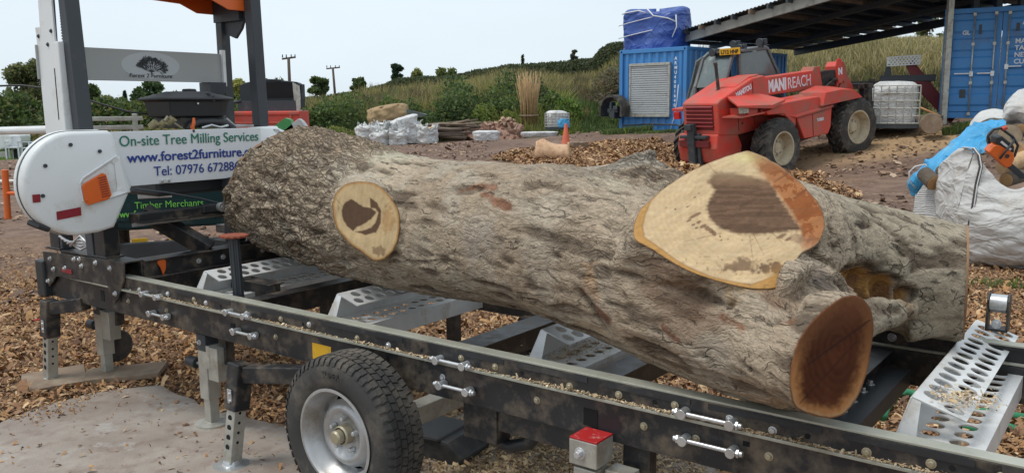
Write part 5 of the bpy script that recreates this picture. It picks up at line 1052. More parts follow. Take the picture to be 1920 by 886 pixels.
# real bark relief, computed per vertex
s_ = loc[:, 0]
stem3 = sst(-.02, .12, (co-np.array(at(1530, 480, 2.95))) @ np.array([.88, .30, 0])); stem3 = stem3*(co[:, 1] > 2.45)
leftness = sst(.30, -1.1, s_) if False else 1-sst(-1.3, -.2, s_)
def ridged(P, seed): return 1-np.abs(fbm(P, 4, seed)*2-1)*2
warp = (fbm(loc*2.2, 3, 40)[:, None]-.5)*np.array([.5, .3, .3])+(fbm(loc*2.2+7, 3, 41)[:, None]-.5)*np.array([.3, -.3, .4])
L1 = loc+warp*.35
r1 = ridged(L1*np.array([5, 13, 13]), 50); r2 = ridged(L1*np.array([13, 26, 26]), 55); r3 = fbm(L1*np.array([30, 60, 60]), 2, 58)
L4 = L1+np.stack([loc[:, 2]*.0, loc[:, 0]*.12, loc[:, 0]*.12], -1); L4 = L4*(1-stem3[:, None])+((loc @ np.array([[math.cos(.48), math.sin(.48), 0], [-math.sin(.48), math.cos(.48), 0], [0, 0, 1]]).T)+warp*.15)*stem3[:, None]
r4 = ridged(L4*np.array([2.6, 20, 20]), 52); r5 = ridged(L4*np.array([5.0, 34, 34]), 57)
fis = fbm(loc*np.array([4.5, 26, 26])+warp*2, 3, 60); fiss = np.clip((fis-.60)*9, 0, 1)                      # dash like fissures on the smoother wood
Rs = np.array([[math.cos(.48), math.sin(.48), 0], [-math.sin(.48), math.cos(.48), 0], [0, 0, 1]]); L3 = loc @ Rs.T
fis3 = np.clip((fbm(L3*np.array([3.2, 22, 22]), 3, 63)-.60)*9, 0, 1); fiss = fiss*(1-stem3)+fis3*stem3
rough = leftness*.72+.12+.25*np.clip(fbm(loc*1.7, 3, 70)*2-1, 0, 1); rough = rough*(1-stem3*.93)
collar = np.clip(near(at(740, 330, 4.0), .16)*1.4, 0, 1); rough = rough*(1-.85*collar)
gn = np.clip(near(at(1500, 555, 2.5), .17)+near(at(1195, 310, 3.38), .16)+near(at(1260, 345, 3.22), .12), 0, 1)
flatn = np.zeros(nv)
for pl, poly, rad in ((PB, BIG, .46), (PO, OVAL, .25), (PE, LEND, .30), (PL3, 0, .30)):
    d = pd(co, pl); r = np.linalg.norm(co-np.array(pl.o), axis=1); flatn = np.maximum(flatn, (1-sst(.004, .022, np.abs(d)))*(r < rad))
furr = np.clip((.30-r4)*2.4, 0, 1)+np.clip((.12-r5)*2, 0, 1)*.7; fmask = sst(.40, .60, fbm(loc*1.6+3, 3, 59))*.8+.25; furr = np.clip(furr*fmask*(1-leftness*.5), 0, 1)
disp = -furr*.015+rough*((r1-.35)*.034+(r2-.3)*.018)+(1-rough*.7)*(1-.75*stem3)*((fbm(L1*np.array([3, 10, 10]), 3, 80)-.5)*.020)-fiss*.010*(1-rough*.8)+(r3-.5)*.004
crk = np.exp(-((loc[:, 0]-.9)/.45)**2)*0
def seam(pts_, wd, dp):
    global disp, crev_x
    A = [np.array(at(*p)) for p in pts_]
    for a_, b_ in zip(A, A[1:]):
        e = b_-a_; w_ = co-a_; tt = np.clip((w_ @ e)/(e @ e), 0, 1); dd = np.linalg.norm(w_-tt[:, None]*e-nrm*0, axis=1)+(fbm(loc*25, 2, 91)-.5)*wd; m_ = np.exp(-(dd/wd)**2); disp = disp-m_*dp; crev_x = np.maximum(crev_x, m_)
crev_x = np.zeros(nv)
SEAMS = [([(1095, 500, 2.86), (1150, 512, 2.78), (1200, 522, 2.68), (1250, 535, 2.56), (1300, 545, 2.46)], .010, .012), ([(1300, 545, 2.46), (1360, 572, 2.36), (1430, 560, 2.38), (1490, 590, 2.30)], .012, .014), ([(1560, 445, 2.93), (1620, 455, 2.88), (1700, 478, 2.85)], .006, .006), ([(1590, 425, 2.97), (1650, 437, 2.94)], .005, .005), ([(1165, 540, 2.7), (1180, 570, 2.68)], .007, .008), ([(1085, 540, 2.8), (1110, 575, 2.76), (1135, 605, 2.75)], .016, .012)]
for q_ in SEAMS: seam(*q_)
disp = disp+gn*((fbm(loc*11, 4, 90)-.5)*.075)
disp = disp*(1-flatn)*(1-hol*.5)
co = co+nrm*disp[:, None]
for pl, rad in ((PB, .46), (PO, .22), (PE, .26)):                 # nothing may stand out through a sawn face
    d = pd(co, pl); r = np.linalg.norm(co-np.array(pl.o), axis=1); k = (d > -.002) & (r < rad) & (d < .05); co[k] -= np.array(pl.n)*(d[k]+.002)[:, None]
loc = (co-np.array(LO)) @ Rz.T
em_.vertices.foreach_set('co', loc.ravel()); em_.update()
# colours of the bark itself
pal_a = np.array([.48, .39, .285]); pal_b = np.array([.37, .285, .20]); pal_g = np.array([.49, .44, .36]); dark = np.array([.10, .072, .05]); rus = np.array([.25, .095, .045]); pale = np.array([.56, .50, .40])
n1 = fbm(loc*2.0, 4, 100)[:, None]; n2 = fbm(loc*7.0, 4, 101)[:, None]; cb_ = pal_a*(1-sst(.35, .65, n1))+pal_b*sst(.35, .65, n1)
cb_ = cb_*(1-.5*sst(.5, .7, n2))+pal_g*.5*sst(.5, .7, n2); gr = (sst(-.2, 1.2, s_)*.45)[:, None]; cb_ = cb_*(1-gr)+np.array([.45, .355, .26])*gr
cb_ = cb_*(1-.7*stem3[:, None])+np.array([.34, .295, .22])*.7*stem3[:, None]
crev = np.clip(rough*(sst(.42, .05, 0)*0+np.clip((.30-r1)*2.2, 0, 1)*.75+np.clip((.25-r2)*1.5, 0, 1)*.5)+fiss*(1-rough*.6)*.85+furr*.75, 0, .9)[:, None]; cb_ = cb_*(1-crev)+dark*crev
def spot(px, py, Y, r, c, a=.8, thr=.45, sc=12, seed=1, sx=1):
    global cb_
    w0 = near(at(px, py, Y), r); mm = np.clip((w0*1.1+(fbm(loc*np.array([sc*sx, sc, sc]), 4, seed)-.5)*1.3-thr)*4, 0, 1)*a*(w0 > .05); cb_ = cb_*(1-mm[:, None])+np.array(c)*mm[:, None]
spot(912, 372, 3.6, .10, rus, .8, .55, 16, 5); spot(885, 350, 3.7, .08, (.33, .15, .10), .7, .6, 18, 6); spot(780, 300, 4.5, .09, (.30, .13, .09), .7, .6, 18, 7)
spot(745, 325, 4.1, .13, (.50, .46, .34), .85, .35, 9, 8); spot(770, 345, 4.1, .09, (.42, .40, .33), .6, .35, 14, 9); spot(1110, 560, 2.9, .09, (.40, .24, .12), .7, .45, 8, 10); spot(1120, 570, 2.9, .02, rus*.7, .5, .4, 6, 11)
spot(1150, 360, 3.1, .18, (.52, .45, .33), .6, .55, 16, 15); spot(1050, 340, 3.3, .22, (.33, .27, .21), .6, .4, 8, 16); spot(1110, 300, 3.5, .2, pale, .6, .5, 6, 17)
spot(1280, 540, 2.5, .16, (.27, .17, .11), .55, .6, 12, 18, .35); spot(1440, 560, 2.4, .13, (.24, .14, .085), .7, .55, 14, 19, .5); spot(1500, 540, 2.5, .11, (.15, .12, .10), .85, .35, 14, 20); spot(1395, 560, 2.4, .08, (.42, .24, .08), .7, .5, 12, 23); spot(1560, 560, 2.6, .10, (.40, .30, .20), .7, .4, 10, 24); spot(1195, 300, 3.38, .12, (.36, .33, .28), .7, .3, 10, 25); spot(1255, 350, 3.2, .1, (.2, .14, .1), .7, .4, 12, 26)
spot(1620, 490, 2.9, .12, (.14, .11, .085), .4, .55, 9, 27); spot(1690, 575, 2.85, .07, (.25, .17, .10), .8, .4, 9, 28)
spot(1330, 690, 2.4, .12, (.46, .40, .32), .5, .4, 6, 29); spot(990, 440, 3.3, .25, (.44, .40, .35), .45, .4, 5, 30)
cb_ = cb_*(1-.8*crev_x[:, None])+dark*.6*.8*crev_x[:, None]
def streak(pts_, wd, c, a=.85, sd_=140):
    global cb_
    A = [np.array(at(*p)) for p in pts_]; m_ = np.zeros(nv)
    for a_, b_ in zip(A, A[1:]):
        e = b_-a_; w_ = co-a_; tt = np.clip((w_ @ e)/(e @ e), 0, 1); dd = np.linalg.norm(w_-tt[:, None]*e, axis=1)+(fbm(loc*np.array([14, 30, 30]), 3, sd_)-.5)*wd*2.2; m_ = np.maximum(m_, 1-sst(wd*.55, wd*1.1, dd))
    m_ = (m_*a)[:, None]; cb_ = cb_*(1-m_)+np.array(c)*m_
def surf(px, py, Y0):                     # nearest bark point along that line of sight
    d = np.array(ray(px, py)); d /= np.linalg.norm(d); w_ = co-np.array([0, 0, CH]); t_ = w_ @ d; r_q = np.linalg.norm(w_-t_[:, None]*d, axis=1); k = r_q < .012
    return (px, py, float(co[k][np.argmin(t_[k])][1])) if k.any() else (px, py, Y0)
for pts_, wd_, c_q, a_q in (([(1088, 545), (1112, 575), (1135, 603)], .020, (.16, .07, .04), .9), ([(1350, 596), (1385, 610), (1418, 626)], .016, (.24, .10, .05), .85), ([(1238, 612), (1268, 640)], .012, (.22, .09, .05), .8), ([(905, 360), (930, 372), (950, 384)], .022, rus, .8), ([(868, 352), (898, 346), (925, 350)], .018, rus, .7), ([(1155, 530), (1175, 560)], .008, (.14, .08, .05), .8), ([(1430, 590), (1480, 600)], .02, (.30, .15, .08), .6), ([(1100, 500), (1105, 540), (1120, 560)], .035, (.42, .24, .12), .55)):
    streak([surf(p[0], p[1], 3.0) for p in pts_], wd_, c_q, a_q)
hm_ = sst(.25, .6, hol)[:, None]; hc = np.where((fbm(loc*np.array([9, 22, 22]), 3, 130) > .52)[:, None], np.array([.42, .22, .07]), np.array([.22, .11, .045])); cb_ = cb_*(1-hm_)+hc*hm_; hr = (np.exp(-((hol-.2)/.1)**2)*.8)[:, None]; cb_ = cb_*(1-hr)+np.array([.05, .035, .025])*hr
ca = em_.color_attributes.new('Col', 'FLOAT_COLOR', 'POINT'); c4 = np.ones((nv, 4), dtype=np.float32); c4[:, :3] = np.clip(cb_, 0, 1); ca.data.foreach_set('color', c4.ravel())
at2 = em_.attributes.new('rough', 'FLOAT', 'POINT'); at2.data.foreach_set('value', np.clip(rough+gn*.5, 0, 1).astype(np.float32))
em_.shade_smooth()
t = NT('tree_bark_log'); vc = t.attr('Col'); rg_ = t.attr('rough', 'Fac')
v1 = t.mapped((1, 1.7, 1.7)); nA = t.noise(26, 7, .66, v1); nB = t.noise(90, 5, .6, v1)
dn = t.n('ShaderNodeTexNoise'); dn.inputs['Scale'].default_value = 7; dn.inputs['Detail'].default_value = 4; t.l(t.tc.outputs['Object'], dn.inputs['Vector'])
va = t.n('ShaderNodeVectorMath'); va.operation = 'MULTIPLY_ADD'; va.inputs[1].default_value = (.16, .10, .10); t.l(dn.outputs['Color'], va.inputs[0]); t.l(t.tc.outputs['Object'], va.inputs[2])
mpA = t.n('ShaderNodeMapping'); mpA.inputs['Scale'].default_value = (.26, 1, 1); t.l(va.outputs[0], mpA.inputs[0])
mpB = t.n('ShaderNodeMapping'); mpB.inputs['Scale'].default_value = (.10, 1, 1); mpB.inputs['Rotation'].default_value = (0, 0, .2); t.l(va.outputs[0], mpB.inputs[0])
eA = t.vor(24, 'DISTANCE_TO_EDGE', mpA.outputs[0]); eB = t.vor(46, 'DISTANCE_TO_EDGE', mpA.outputs[0]); pc = t.vor(24, 'F1', mpA.outputs[0], 'Color'); eC = t.vor(16, 'DISTANCE_TO_EDGE', mpB.outputs[0])
plA = t.ramp(eA, [(.0, .1), (.07, .8), (.2, 1)]); plB = t.ramp(eB, [(.0, .35), (.10, .9), (.3, 1)]); crC = t.ramp(eC, [(.0, .2), (.03, 1)])
msk = t.ramp(t.noise(11, 4, .65, t.mapped((.5, 1, 1))), [(.50, 0), (.60, 1)])                       # the fissures come and go along the smooth wood
gap = t.math('MULTIPLY', t.math('SUBTRACT', 1, t.math('MULTIPLY', plA, plB)), t.math('MULTIPLY_ADD', rg_, .95, .05))
gap2 = t.math('MULTIPLY', t.math('MULTIPLY', t.math('SUBTRACT', 1, crC), msk), t.math('MULTIPLY_ADD', rg_, -.5, .75))
ds = t.noise(34, 5, .62, mpB.outputs[0]); dsh = t.math('MULTIPLY', t.ramp(ds, [(.60, 0), (.68, 1)]), t.math('MULTIPLY_ADD', rg_, -.35, .75))
gp = t.math('MAXIMUM', t.math('MAXIMUM', gap, gap2), dsh)
c = t.mix(1, vc, t.ramp(nA, [(.3, .68), (.5, 1), (.72, 1.25)]), 'MULTIPLY'); c = t.mix(1, c, t.ramp(nB, [(.3, .80), (.7, 1.16)]), 'MULTIPLY')
hb_ = t.n('ShaderNodeHueSaturation'); t.l(c, hb_.inputs['Color']); t.l(t.ramp(pc, [(.2, .86), (.8, 1.16)]), hb_.inputs['Value']); c = t.mix(rg_, c, hb_.outputs[0])
c = t.mix(t.math('MULTIPLY', gp, .9), c, (.085, .06, .042)); t.col(c); t.b.inputs['Roughness'].default_value = .88; t.b.inputs['Specular IOR Level'].default_value = .22
hgt = t.math('ADD', t.math('MULTIPLY', nA, .55), t.math('ADD', t.math('MULTIPLY', nB, .25), t.math('MULTIPLY', gp, -1.1))); t.bump(hgt, 1.0, .017)
em_.materials.clear(); em_.materials.append(t.m); em_.name = 'trunk'
LOG = thing('forked_log', 'huge barked tree log with sawn faces and a fork, lying across the sawmill trailer', 'log', M=Matrix.Translation(LO) @ Matrix.Rotation(ang, 4, 'Z'))
tk_ = bpy.data.objects.new('trunk', em_); C.objects.link(tk_); tk_.parent = LOG
# ---- the sawn faces ----
def sdist(P, poly):                      # signed distance to a polygon, + inside
    P = np.asarray(P, float); poly = np.array(poly); d = np.full(len(P), 1e9)
    for i in range(len(poly)):
        a = poly[i]; e = poly[(i+1) % len(poly)]-a; w_ = P-a; t_ = np.clip((w_ @ e)/(e @ e+1e-9), 0, 1); d = np.minimum(d, np.linalg.norm(w_-t_[:, None]*e, axis=1))
    return np.where(inpoly(P[:, 0], P[:, 1], [tuple(q) for q in poly]), d, -d)
def face(name, plane, poly, step, colf, th=.010, label=None, relief=0):
    O = smoothpoly(poly, 2); O = [(x+2.0*(vn(np.array([[x*.13, y*.13, 0.]]), 7)[0]-.5), y+2.0*(vn(np.array([[x*.13, y*.13, 5.]]), 8)[0]-.5)) for x, y in O]
    xs_ = np.arange(min(p[0] for p in O), max(p[0] for p in O), step); ys_ = np.arange(min(p[1] for p in O), max(p[1] for p in O), step); G = np.array([(x+(step/2 if j % 2 else 0), y) for j, y in enumerate(ys_) for x in xs_])
    G = G[sdist(G, O) > step*.6]; pts2 = [Vector(p) for p in O]+[Vector(p) for p in G]; no = len(O)
    vv, ee, ff, _, _, _ = geometry.delaunay_2d_cdt(pts2, [(i, (i+1) % no) for i in range(no)], [], 1, 1e-5)
    P = np.array([(p.x, p.y) for p in vv]); sdv = sdist(P, O); rl = relief*(fbm(np.stack([P[:, 0]*.03, P[:, 1]*.12, P[:, 0]*0], -1), 3, 77)-.5) if relief else np.zeros(len(P)); rl = rl-.004*np.exp(-np.maximum(sdv, 0)/1.5)
    V = np.array([LOG.matrix_world.inverted() @ plane.hit(p[0], p[1], .004+rl[i]) for i, p in enumerate(P)]); c = colf(P, sdv)
    me = bpy.data.meshes.new(name); nf = len(V); Vb = np.array([LOG.matrix_world.inverted() @ plane.hit(p[0], p[1], -th) for p in O]); c_ = np.concatenate([c, c[:no]*.55])
    me.from_pydata([tuple(v) for v in np.concatenate([V, Vb])], [], [tuple(f) for f in ff]+[(i, (i+1) % no, nf+(i+1) % no, nf+i) for i in range(no)])
    ca = me.color_attributes.new('Col', 'FLOAT_COLOR', 'POINT'); q = np.ones((len(c_), 4), dtype=np.float32); q[:, :3] = np.clip(c_, 0, 1); ca.data.foreach_set('color', q.ravel())
    bm = bmesh.new(); bm.from_mesh(me); bmesh.ops.recalc_face_normals(bm, faces=bm.faces); bm.to_mesh(me); bm.free()
    fn = sum((p.normal*p.area for p in me.polygons[:len(ff)]), Vector())
    if fn.dot(LOG.matrix_world.to_3x3().inverted() @ plane.n) < 0: me.flip_normals()
    me.materials.append(M_['cutface']); o = bpy.data.objects.new(name, me); C.objects.link(o); o.parent = LOG
    if label: o['label'] = label
    return o
t = NT('sawn_wood_face'); vc = t.attr(); nA = t.noise(8, 6, .6, t.mapped((6, 1, 1), (0, 0, .3))); nB = t.noise(60, 4, .6); c = t.mix(1, vc, t.ramp(nA, [(.3, .84), (.7, 1.1)]), 'MULTIPLY'); c = t.mix(1, c, t.ramp(nB, [(.3, .92), (.7, 1.05)]), 'MULTIPLY')
t.col(c); t.b.inputs['Roughness'].default_value = .8; t.b.inputs['Specular IOR Level'].default_value = .12; t.bump(t.math('ADD', nA, t.math('MULTIPLY', nB, .5)), .35, .004); M_['cutface'] = t.m
def lay(c, mask, colr): mask = np.clip(mask, 0, 1)[:, None]; return c*(1-mask)+np.array(colr)*mask
def zb(pts): return zoompts(pts, 3.054, 1180, 270)
def col_big(P, sd):
    n = fbm(np.stack([P[:, 0]*.02, P[:, 1]*.06, P[:, 0]*0], -1), 4, 200); n2 = fbm(np.stack([P[:, 0]*.15, P[:, 1]*.15, P[:, 0]*0], -1), 4, 201); wob = (n2-.5)*9; st = fbm(np.stack([P[:, 0]*.012+P[:, 1]*.01, P[:, 1]*.2, P[:, 0]*0], -1), 3, 202)
    ctr = np.array([1395, 385]); rr = np.hypot((P[:, 0]-1395)/1.15, P[:, 1]-385); ring = .5+.5*np.sin(rr*.75+n*9)
    c = np.tile(np.array([.58, .425, .25]), (len(P), 1))*(1+.10*(n-.5)[:, None]*2); c = lay(c, ring*.28, (.46, .30, .15)); c = lay(c, sst(.5, .7, st)*.25, (.64, .50, .32))
    c = lay(c, sst(.52, .68, n2)*.18, (.50, .33, .17))
    sw = np.sin((P[:, 0]*.16+P[:, 1]*1.05)*1.5+n*5)*.5+.5; c = lay(c, sw*sst(.4, .6, n2)*.16, (.42, .28, .14))
    orr = sdist(P, zb([(655, 30), (700, 35), (830, 95), (960, 195), (1055, 290), (1120, 385), (1125, 470), (1105, 545), (1050, 600), (990, 600), (985, 500), (915, 370), (830, 260), (775, 190), (700, 95)])); mo = sst(-9, 7, orr+wob*.7)
    oc_ = np.where((n[:, None]+(n2[:, None]-.5)*.6) > .5, np.array([.26, .085, .028]), np.array([.36, .15, .06])); hi = sst(430, 480, P[:, 1])[:, None]; oc_ = oc_*(1-hi*.6)+np.array([.48, .27, .16])*hi*.6; up = (1-sst(285, 330, P[:, 1]))[:, None]; oc_ = oc_*(1-up*.7)+np.array([.26, .15, .075])*up*.7; c = c*(1-mo[:, None])+oc_*mo[:, None]
    for a, b_ in (((1452, 341), (1497, 312)), ((1488, 372), (1519, 350))):
        a = np.array(a); e = np.array(b_)-a; tt = np.clip(((P-a) @ e)/(e @ e), 0, 1); d = np.linalg.norm(P-a-tt[:, None]*e, axis=1); c = lay(c, (1-sst(1, 3.2, d))*.6, (.16, .06, .03))
    hs_ = sdist(P, zb([(500, 160), (450, 215), (492, 262), (462, 310), (445, 370), (462, 430), (520, 482), (620, 510), (740, 515), (880, 500), (985, 490), (915, 400), (850, 300), (800, 215), (700, 190), (600, 170)])); mh = sst(-5, 3.5, hs_+wob*.5+np.sin(P[:, 1]*.9)*.8)
    hc = np.where((st[:, None] > .52), np.array([.085, .042, .026]), np.array([.125, .066, .042])); hc = hc*(1+.5*(n2-.5)[:, None]); lt = sst(0, 60, 1500-P[:, 0])[:, None]*0; up2 = (1-sst(335, 360, P[:, 1]))[:, None]*.45; hc = hc*(1-up2)+np.array([.22, .125, .07])*up2; c = c*(1-mh[:, None]*.93)+hc*mh[:, None]*.93
    # yellow cambium ring on the left and lower rim
    inn = sdist(P, zb([(125, 330), (95, 400), (78, 470), (88, 530), (160, 580), (270, 660), (340, 700), (480, 760), (640, 792), (700, 800), (860, 740), (1200, 600), (1200, 0), (600, -50), (300, 150), (190, 262)])); mc = sst(1.5, -1.5, 0)*0+(1-sst(-2.5, .5, inn+wob*.2)); c = lay(c, mc*.9, (.46, .24, .07)); c = lay(c, np.exp(-((inn+1)/1.6)**2)*.5, (.22, .11, .04))
    for (x, y, w_, h) in [(1302, 404, 14, 3.5), (1292, 413, 6, 2), (1310, 416, 5, 3), (1318, 424, 9, 3.5), (1326, 428, 6, 6), (1333, 432, 5, 7), (1339, 437, 5, 7), (1300, 421, 5, 2), (1306, 427, 4, 2), (1290, 387, 5, 1.3), (1266, 392, 2.2, 1.6), (1249, 389, 1.7, 1.4), (1302, 370, 4, 1.2), (1310, 362, 3, 1), (1352, 450, 3, 1.6), (1365, 448, 2, 1.2), (1392, 450, 2, 1.2), (1410, 449, 2, 1), (1465, 442, 11, 4), (1478, 448, 8, 3), (1350, 443, 2, 3), (1440, 447, 3, 1.2)]:
        dx = P[:, 0]-x; dy = P[:, 1]-y; ca_, sa = math.cos(-.45), math.sin(-.45); q = np.hypot((dx*ca_+dy*sa)/w_, (-dx*sa+dy*ca_)/h); c = lay(c, (1-sst(.6, 1.15, q+(n2-.5)*.7))*.85, (.17, .095, .055))
    dk = fbm(P3_(P, .09), 4, 210); m1 = np.exp(-(((P[:, 0]-1388)/40)**2+((P[:, 1]-500)/16)**2)); c = lay(c, sst(.30, .62, m1*.75+dk-.5)*.8, (.15, .085, .05))
    m2 = np.exp(-(((P[:, 0]-1452)/38)**2+((P[:, 1]-503)/13)**2)); c = lay(c, sst(.32, .6, m2*.8+dk-.5)*.9, (.12, .07, .045)); m3 = np.exp(-(((P[:, 0]-1468)/26)**2+((P[:, 1]-520)/22)**2)); c = lay(c, m3*.8, (.42, .22, .06))
    m4 = np.exp(-(((P[:, 0]-1500)/22)**2+((P[:, 1]-448)/12)**2)); c = lay(c, sst(.3, .6, m4*.8+dk-.5)*.6, (.22, .13, .08)); yg = np.exp(-(((P[:, 0]-1398)/26)**2+((P[:, 1]-296)/12)**2)); c = lay(c, yg*.5, (.62, .56, .25))
    tr = np.exp(-(((P[:, 0]-1370)/60)**2+((P[:, 1]-322)/13)**2)); c = lay(c, tr*.35, (.42, .33, .2))
    sp = (n2 > .74)*(P[:, 1] > 480); c = lay(c, sp*.5, (.2, .12, .07)); c = rays(P, c, (1390, 390), 7, 70, 165, 31); c = lay(c, (1-sst(0, 2.2, sd))*.75, (.16, .10, .06)); return c
def rays(P, c, ctr, n_, r0, r1, seed, colr=(.16, .09, .045)):
    q = random.Random(seed)
    for k in range(n_):
        an = q.uniform(0, 2*PI); a = np.array([ctr[0]+math.cos(an)*r0*q.uniform(.8, 1.3), ctr[1]+math.sin(an)*r0*.7*q.uniform(.8, 1.3)]); b_ = np.array([ctr[0]+math.cos(an+.06)*r1*q.uniform(.7, 1), ctr[1]+math.sin(an+.06)*r1*.72*q.uniform(.7, 1)]); e = b_-a; tt = np.clip(((P-a) @ e)/(e @ e), 0, 1); d = np.linalg.norm(P-a-tt[:, None]*e, axis=1)+(fbm(P3_(P, .25), 2, seed)-.5)*2; c = lay(c, (1-sst(.2, 1.3, d))*.6*(1-tt*.5), colr)
    return c
def P3_(P, s_): return np.stack([P[:, 0]*s_, P[:, 1]*s_, P[:, 0]*0], -1)
def zo(pts): return zoompts(pts, 2.685, 420, 230)
def col_oval(P, sd):
    n = fbm(P3_(P, .05), 4, 220); n2 = fbm(P3_(P, .22), 4, 221); wob = (n2-.5)*5; c = np.tile(np.array([.57, .42, .235]), (len(P), 1))*(1+.3*(n-.5)[:, None]); rr = np.hypot(P[:, 0]-678, (P[:, 1]-402)*.95); c = lay(c, (.5+.5*np.sin(rr*1.1+n*6))*.12, (.45, .28, .12))
    c = lay(c, (1-sst(2, 7, sd+wob*.3))*.8, (.40, .20, .06)); c = lay(c, (1-sst(0, 2.5, sd))*.8, (.14, .08, .05))
    A = sdist(P, zo([(592, 440), (605, 405), (640, 382), (668, 400), (700, 422), (742, 428), (768, 452), (738, 486), (700, 512), (668, 524), (650, 545), (620, 520), (598, 482)])); Bc = sdist(P, zo([(733, 376), (770, 400), (792, 445), (788, 505), (765, 552), (712, 564), (660, 548), (700, 543), (742, 528), (768, 492), (776, 450), (762, 432), (738, 428)])); c = lay(c, sst(-1.4, 1.2, A+wob*.45), (.115, .068, .043)); c = lay(c, sst(-1.2, 1.0, Bc+wob*.45), (.13, .075, .045))
    m = np.exp(-(((P[:, 0]-728)/14)**2+((P[:, 1]-412)/26)**2)); c = lay(c, sst(.3, .7, m+n2-.5)*.55, (.42, .22, .08)); m = np.exp(-(((P[:, 0]-712)/16)**2+((P[:, 1]-470)/12)**2)); c = lay(c, sst(.4, .7, m+n2-.5)*.7, (.18, .11, .06)); return rays(P, c, (680, 405), 6, 42, 70, 33)
def col_end(P, sd):
    n = fbm(P3_(P, .03), 4, 230); n2 = fbm(P3_(P, .15), 4, 231); c = np.tile(np.array([.075, .022, .009]), (len(P), 1))*(1+.8*(n-.5)[:, None]); rr = np.hypot((P[:, 0]-1572)/.62, P[:, 1]-655); c = lay(c, (.5+.5*np.sin(rr*.35+n*8))*.25, (.13, .045, .018))
    tk_ = sst(610, 740, P[:, 1])*.9+.35; c = lay(c, (1-sst(5, 30, sd+(n2-.5)*14))*tk_*.85, (.42, .19, .07)); c = lay(c, (1-sst(2, 10, sd+(n2-.5)*6))*sst(690, 770, P[:, 1])*.8, (.46, .30, .16)); c = lay(c, (1-sst(.5, 4, sd))*.8, (.14, .05, .025))
    for a, b_, k, hh in (((1516, 682), (1630, 600), .9, 3.0), ((1500, 755), (1606, 640), .6, 2)):
        a = np.array(a); e = np.array(b_)-a; tt = np.clip(((P-a) @ e)/(e @ e), 0, 1); d = np.linalg.norm(P-a-tt[:, None]*e, axis=1)+(n2-.5)*3; c = lay(c, (1-sst(.5, hh, d))*k, (.04, .015, .01))
    up = (1-sst(580, 625, P[:, 1]+(P[:, 0]-1600)*.5)); c = lay(c, up*.45, (.15, .06, .03)); return c
face('sawn_face', PB, BIG, 1.6, col_big, .012, 'pale sawn face with a dark brown heart and an orange brown right side', .003)
face('sawn_face', PO, OVAL, 1.6, col_oval, .012, 'small oval sawn face with a dark ring shaped stain')
face('sawn_face', PE, LEND, 1.8, col_end, .012, 'dark reddish brown sawn end at the near right')
# loose bark splinters by the fork and the dry twigs on the bark
o = MB(); Li = LOG.matrix_world.inverted()
for pts_, r_ in (([(1552, 512, 2.6), (1568, 528, 2.55), (1590, 546, 2.5), (1606, 552, 2.47)], .009), ([(1548, 520, 2.6), (1562, 540, 2.52), (1580, 556, 2.48)], .007), ([(1556, 505, 2.62), (1578, 530, 2.56), (1600, 545, 2.52)], .005)):
    o.tube([Li @ at(*p) for p in pts_], [r_*.6, r_, r_*.8, r_*.4][:len(pts_)], 6)
o.build('bark_splinters', M_['ply'], LOG)
# sawn ends of the butt and of the third stem, fitted to the wood where it was cut
for pl, rad, lb in ((PL3, .30, 'old brown sawn end of the straight rear limb'), (PL0, .5, 'brown sawn butt end')):
    cw_ = (co-np.array(pl.o)); d = cw_ @ np.array(pl.n); k = (np.abs(d) < .012) & (np.linalg.norm(cw_, axis=1) < rad); Q = co[k]; cen = Q.mean(0); e1 = pl.n.orthogonal().normalized(); e2 = pl.n.cross(e1); a_ = np.arctan2((Q-cen) @ np.array(e2), (Q-cen) @ np.array(e1)); r_a = np.linalg.norm(Q-cen, axis=1); ring_ = []
    for j in range(48):
        lo = -PI+2*PI*j/48; kk = (a_ >= lo) & (a_ < lo+2*PI/48); ring_.append(np.percentile(r_a[kk], 96) if kk.any() else (ring_[-1] if ring_ else .2))
    ring_ = np.array(ring_); ring_ = (ring_+np.roll(ring_, 1)+np.roll(ring_, -1))/3*.985
    s = MB(); c0_ = Vector(cen)-pl.n*((Vector(cen)-pl.o).dot(pl.n)); pts_ = [c0_+(e1*math.cos(-PI+2*PI*(j+.5)/48)+e2*math.sin(-PI+2*PI*(j+.5)/48))*float(ring_[j]) for j in range(48)]
    s.add([Li @ (p+pl.n*.006) for p in pts_]+[Li @ (p-pl.n*.01) for p in pts_], [tuple(range(48))]+[(j, (j+1) % 48, 48+(j+1) % 48, 48+j) for j in range(48)]); o = s.build('sawn_face', mk('old_sawn_end', (.30, .17, .09), .8, 0, .3, 6, (.14, .08, .05), .4, 5, .4, 40, .004) if pl is PL3 else bpy.data.materials['old_sawn_end'], LOG); o['label'] = lb
# ---------------- the red telescopic handler ----------------
ph = R(54); pt = math.atan(.35/2.75); hx_ = Vector((math.sin(ph)*math.cos(pt), math.cos(ph)*math.cos(pt), math.sin(pt))); ly_ = Vector((-math.cos(ph), math.sin(ph), 0)); uz_ = hx_.cross(ly_)
o_ = Vector((4.956, 18.436, .10)); TM = Matrix(((hx_.x, ly_.x, uz_.x, o_.x), (hx_.y, ly_.y, uz_.y, o_.y), (hx_.z, ly_.z, uz_.z, o_.z), (0, 0, 0, 1)))
TH = thing('telehandler', 'red telescopic handler with big ribbed tyres and grey cab, parked before the containers', 'telehandler', M=TM)
def side(poly, y0, y1): mb = MB(); mb.prism(poly, (0, y0, 0), (1, 0, 0), (0, 0, 1), (0, 1, 0), y1-y0); return mb
RED = M_['red']
hood = side([(-1.22, 1.06), (-1.22, 1.70), (-1.12, 1.76), (-.12, 2.07), (.26, 2.09), (.42, 1.98), (.42, 1.0), (-.6, .98), (-1.0, 1.02)], -.52, .42).build('engine_hood', RED, TH, bevel=.03, seg=3)
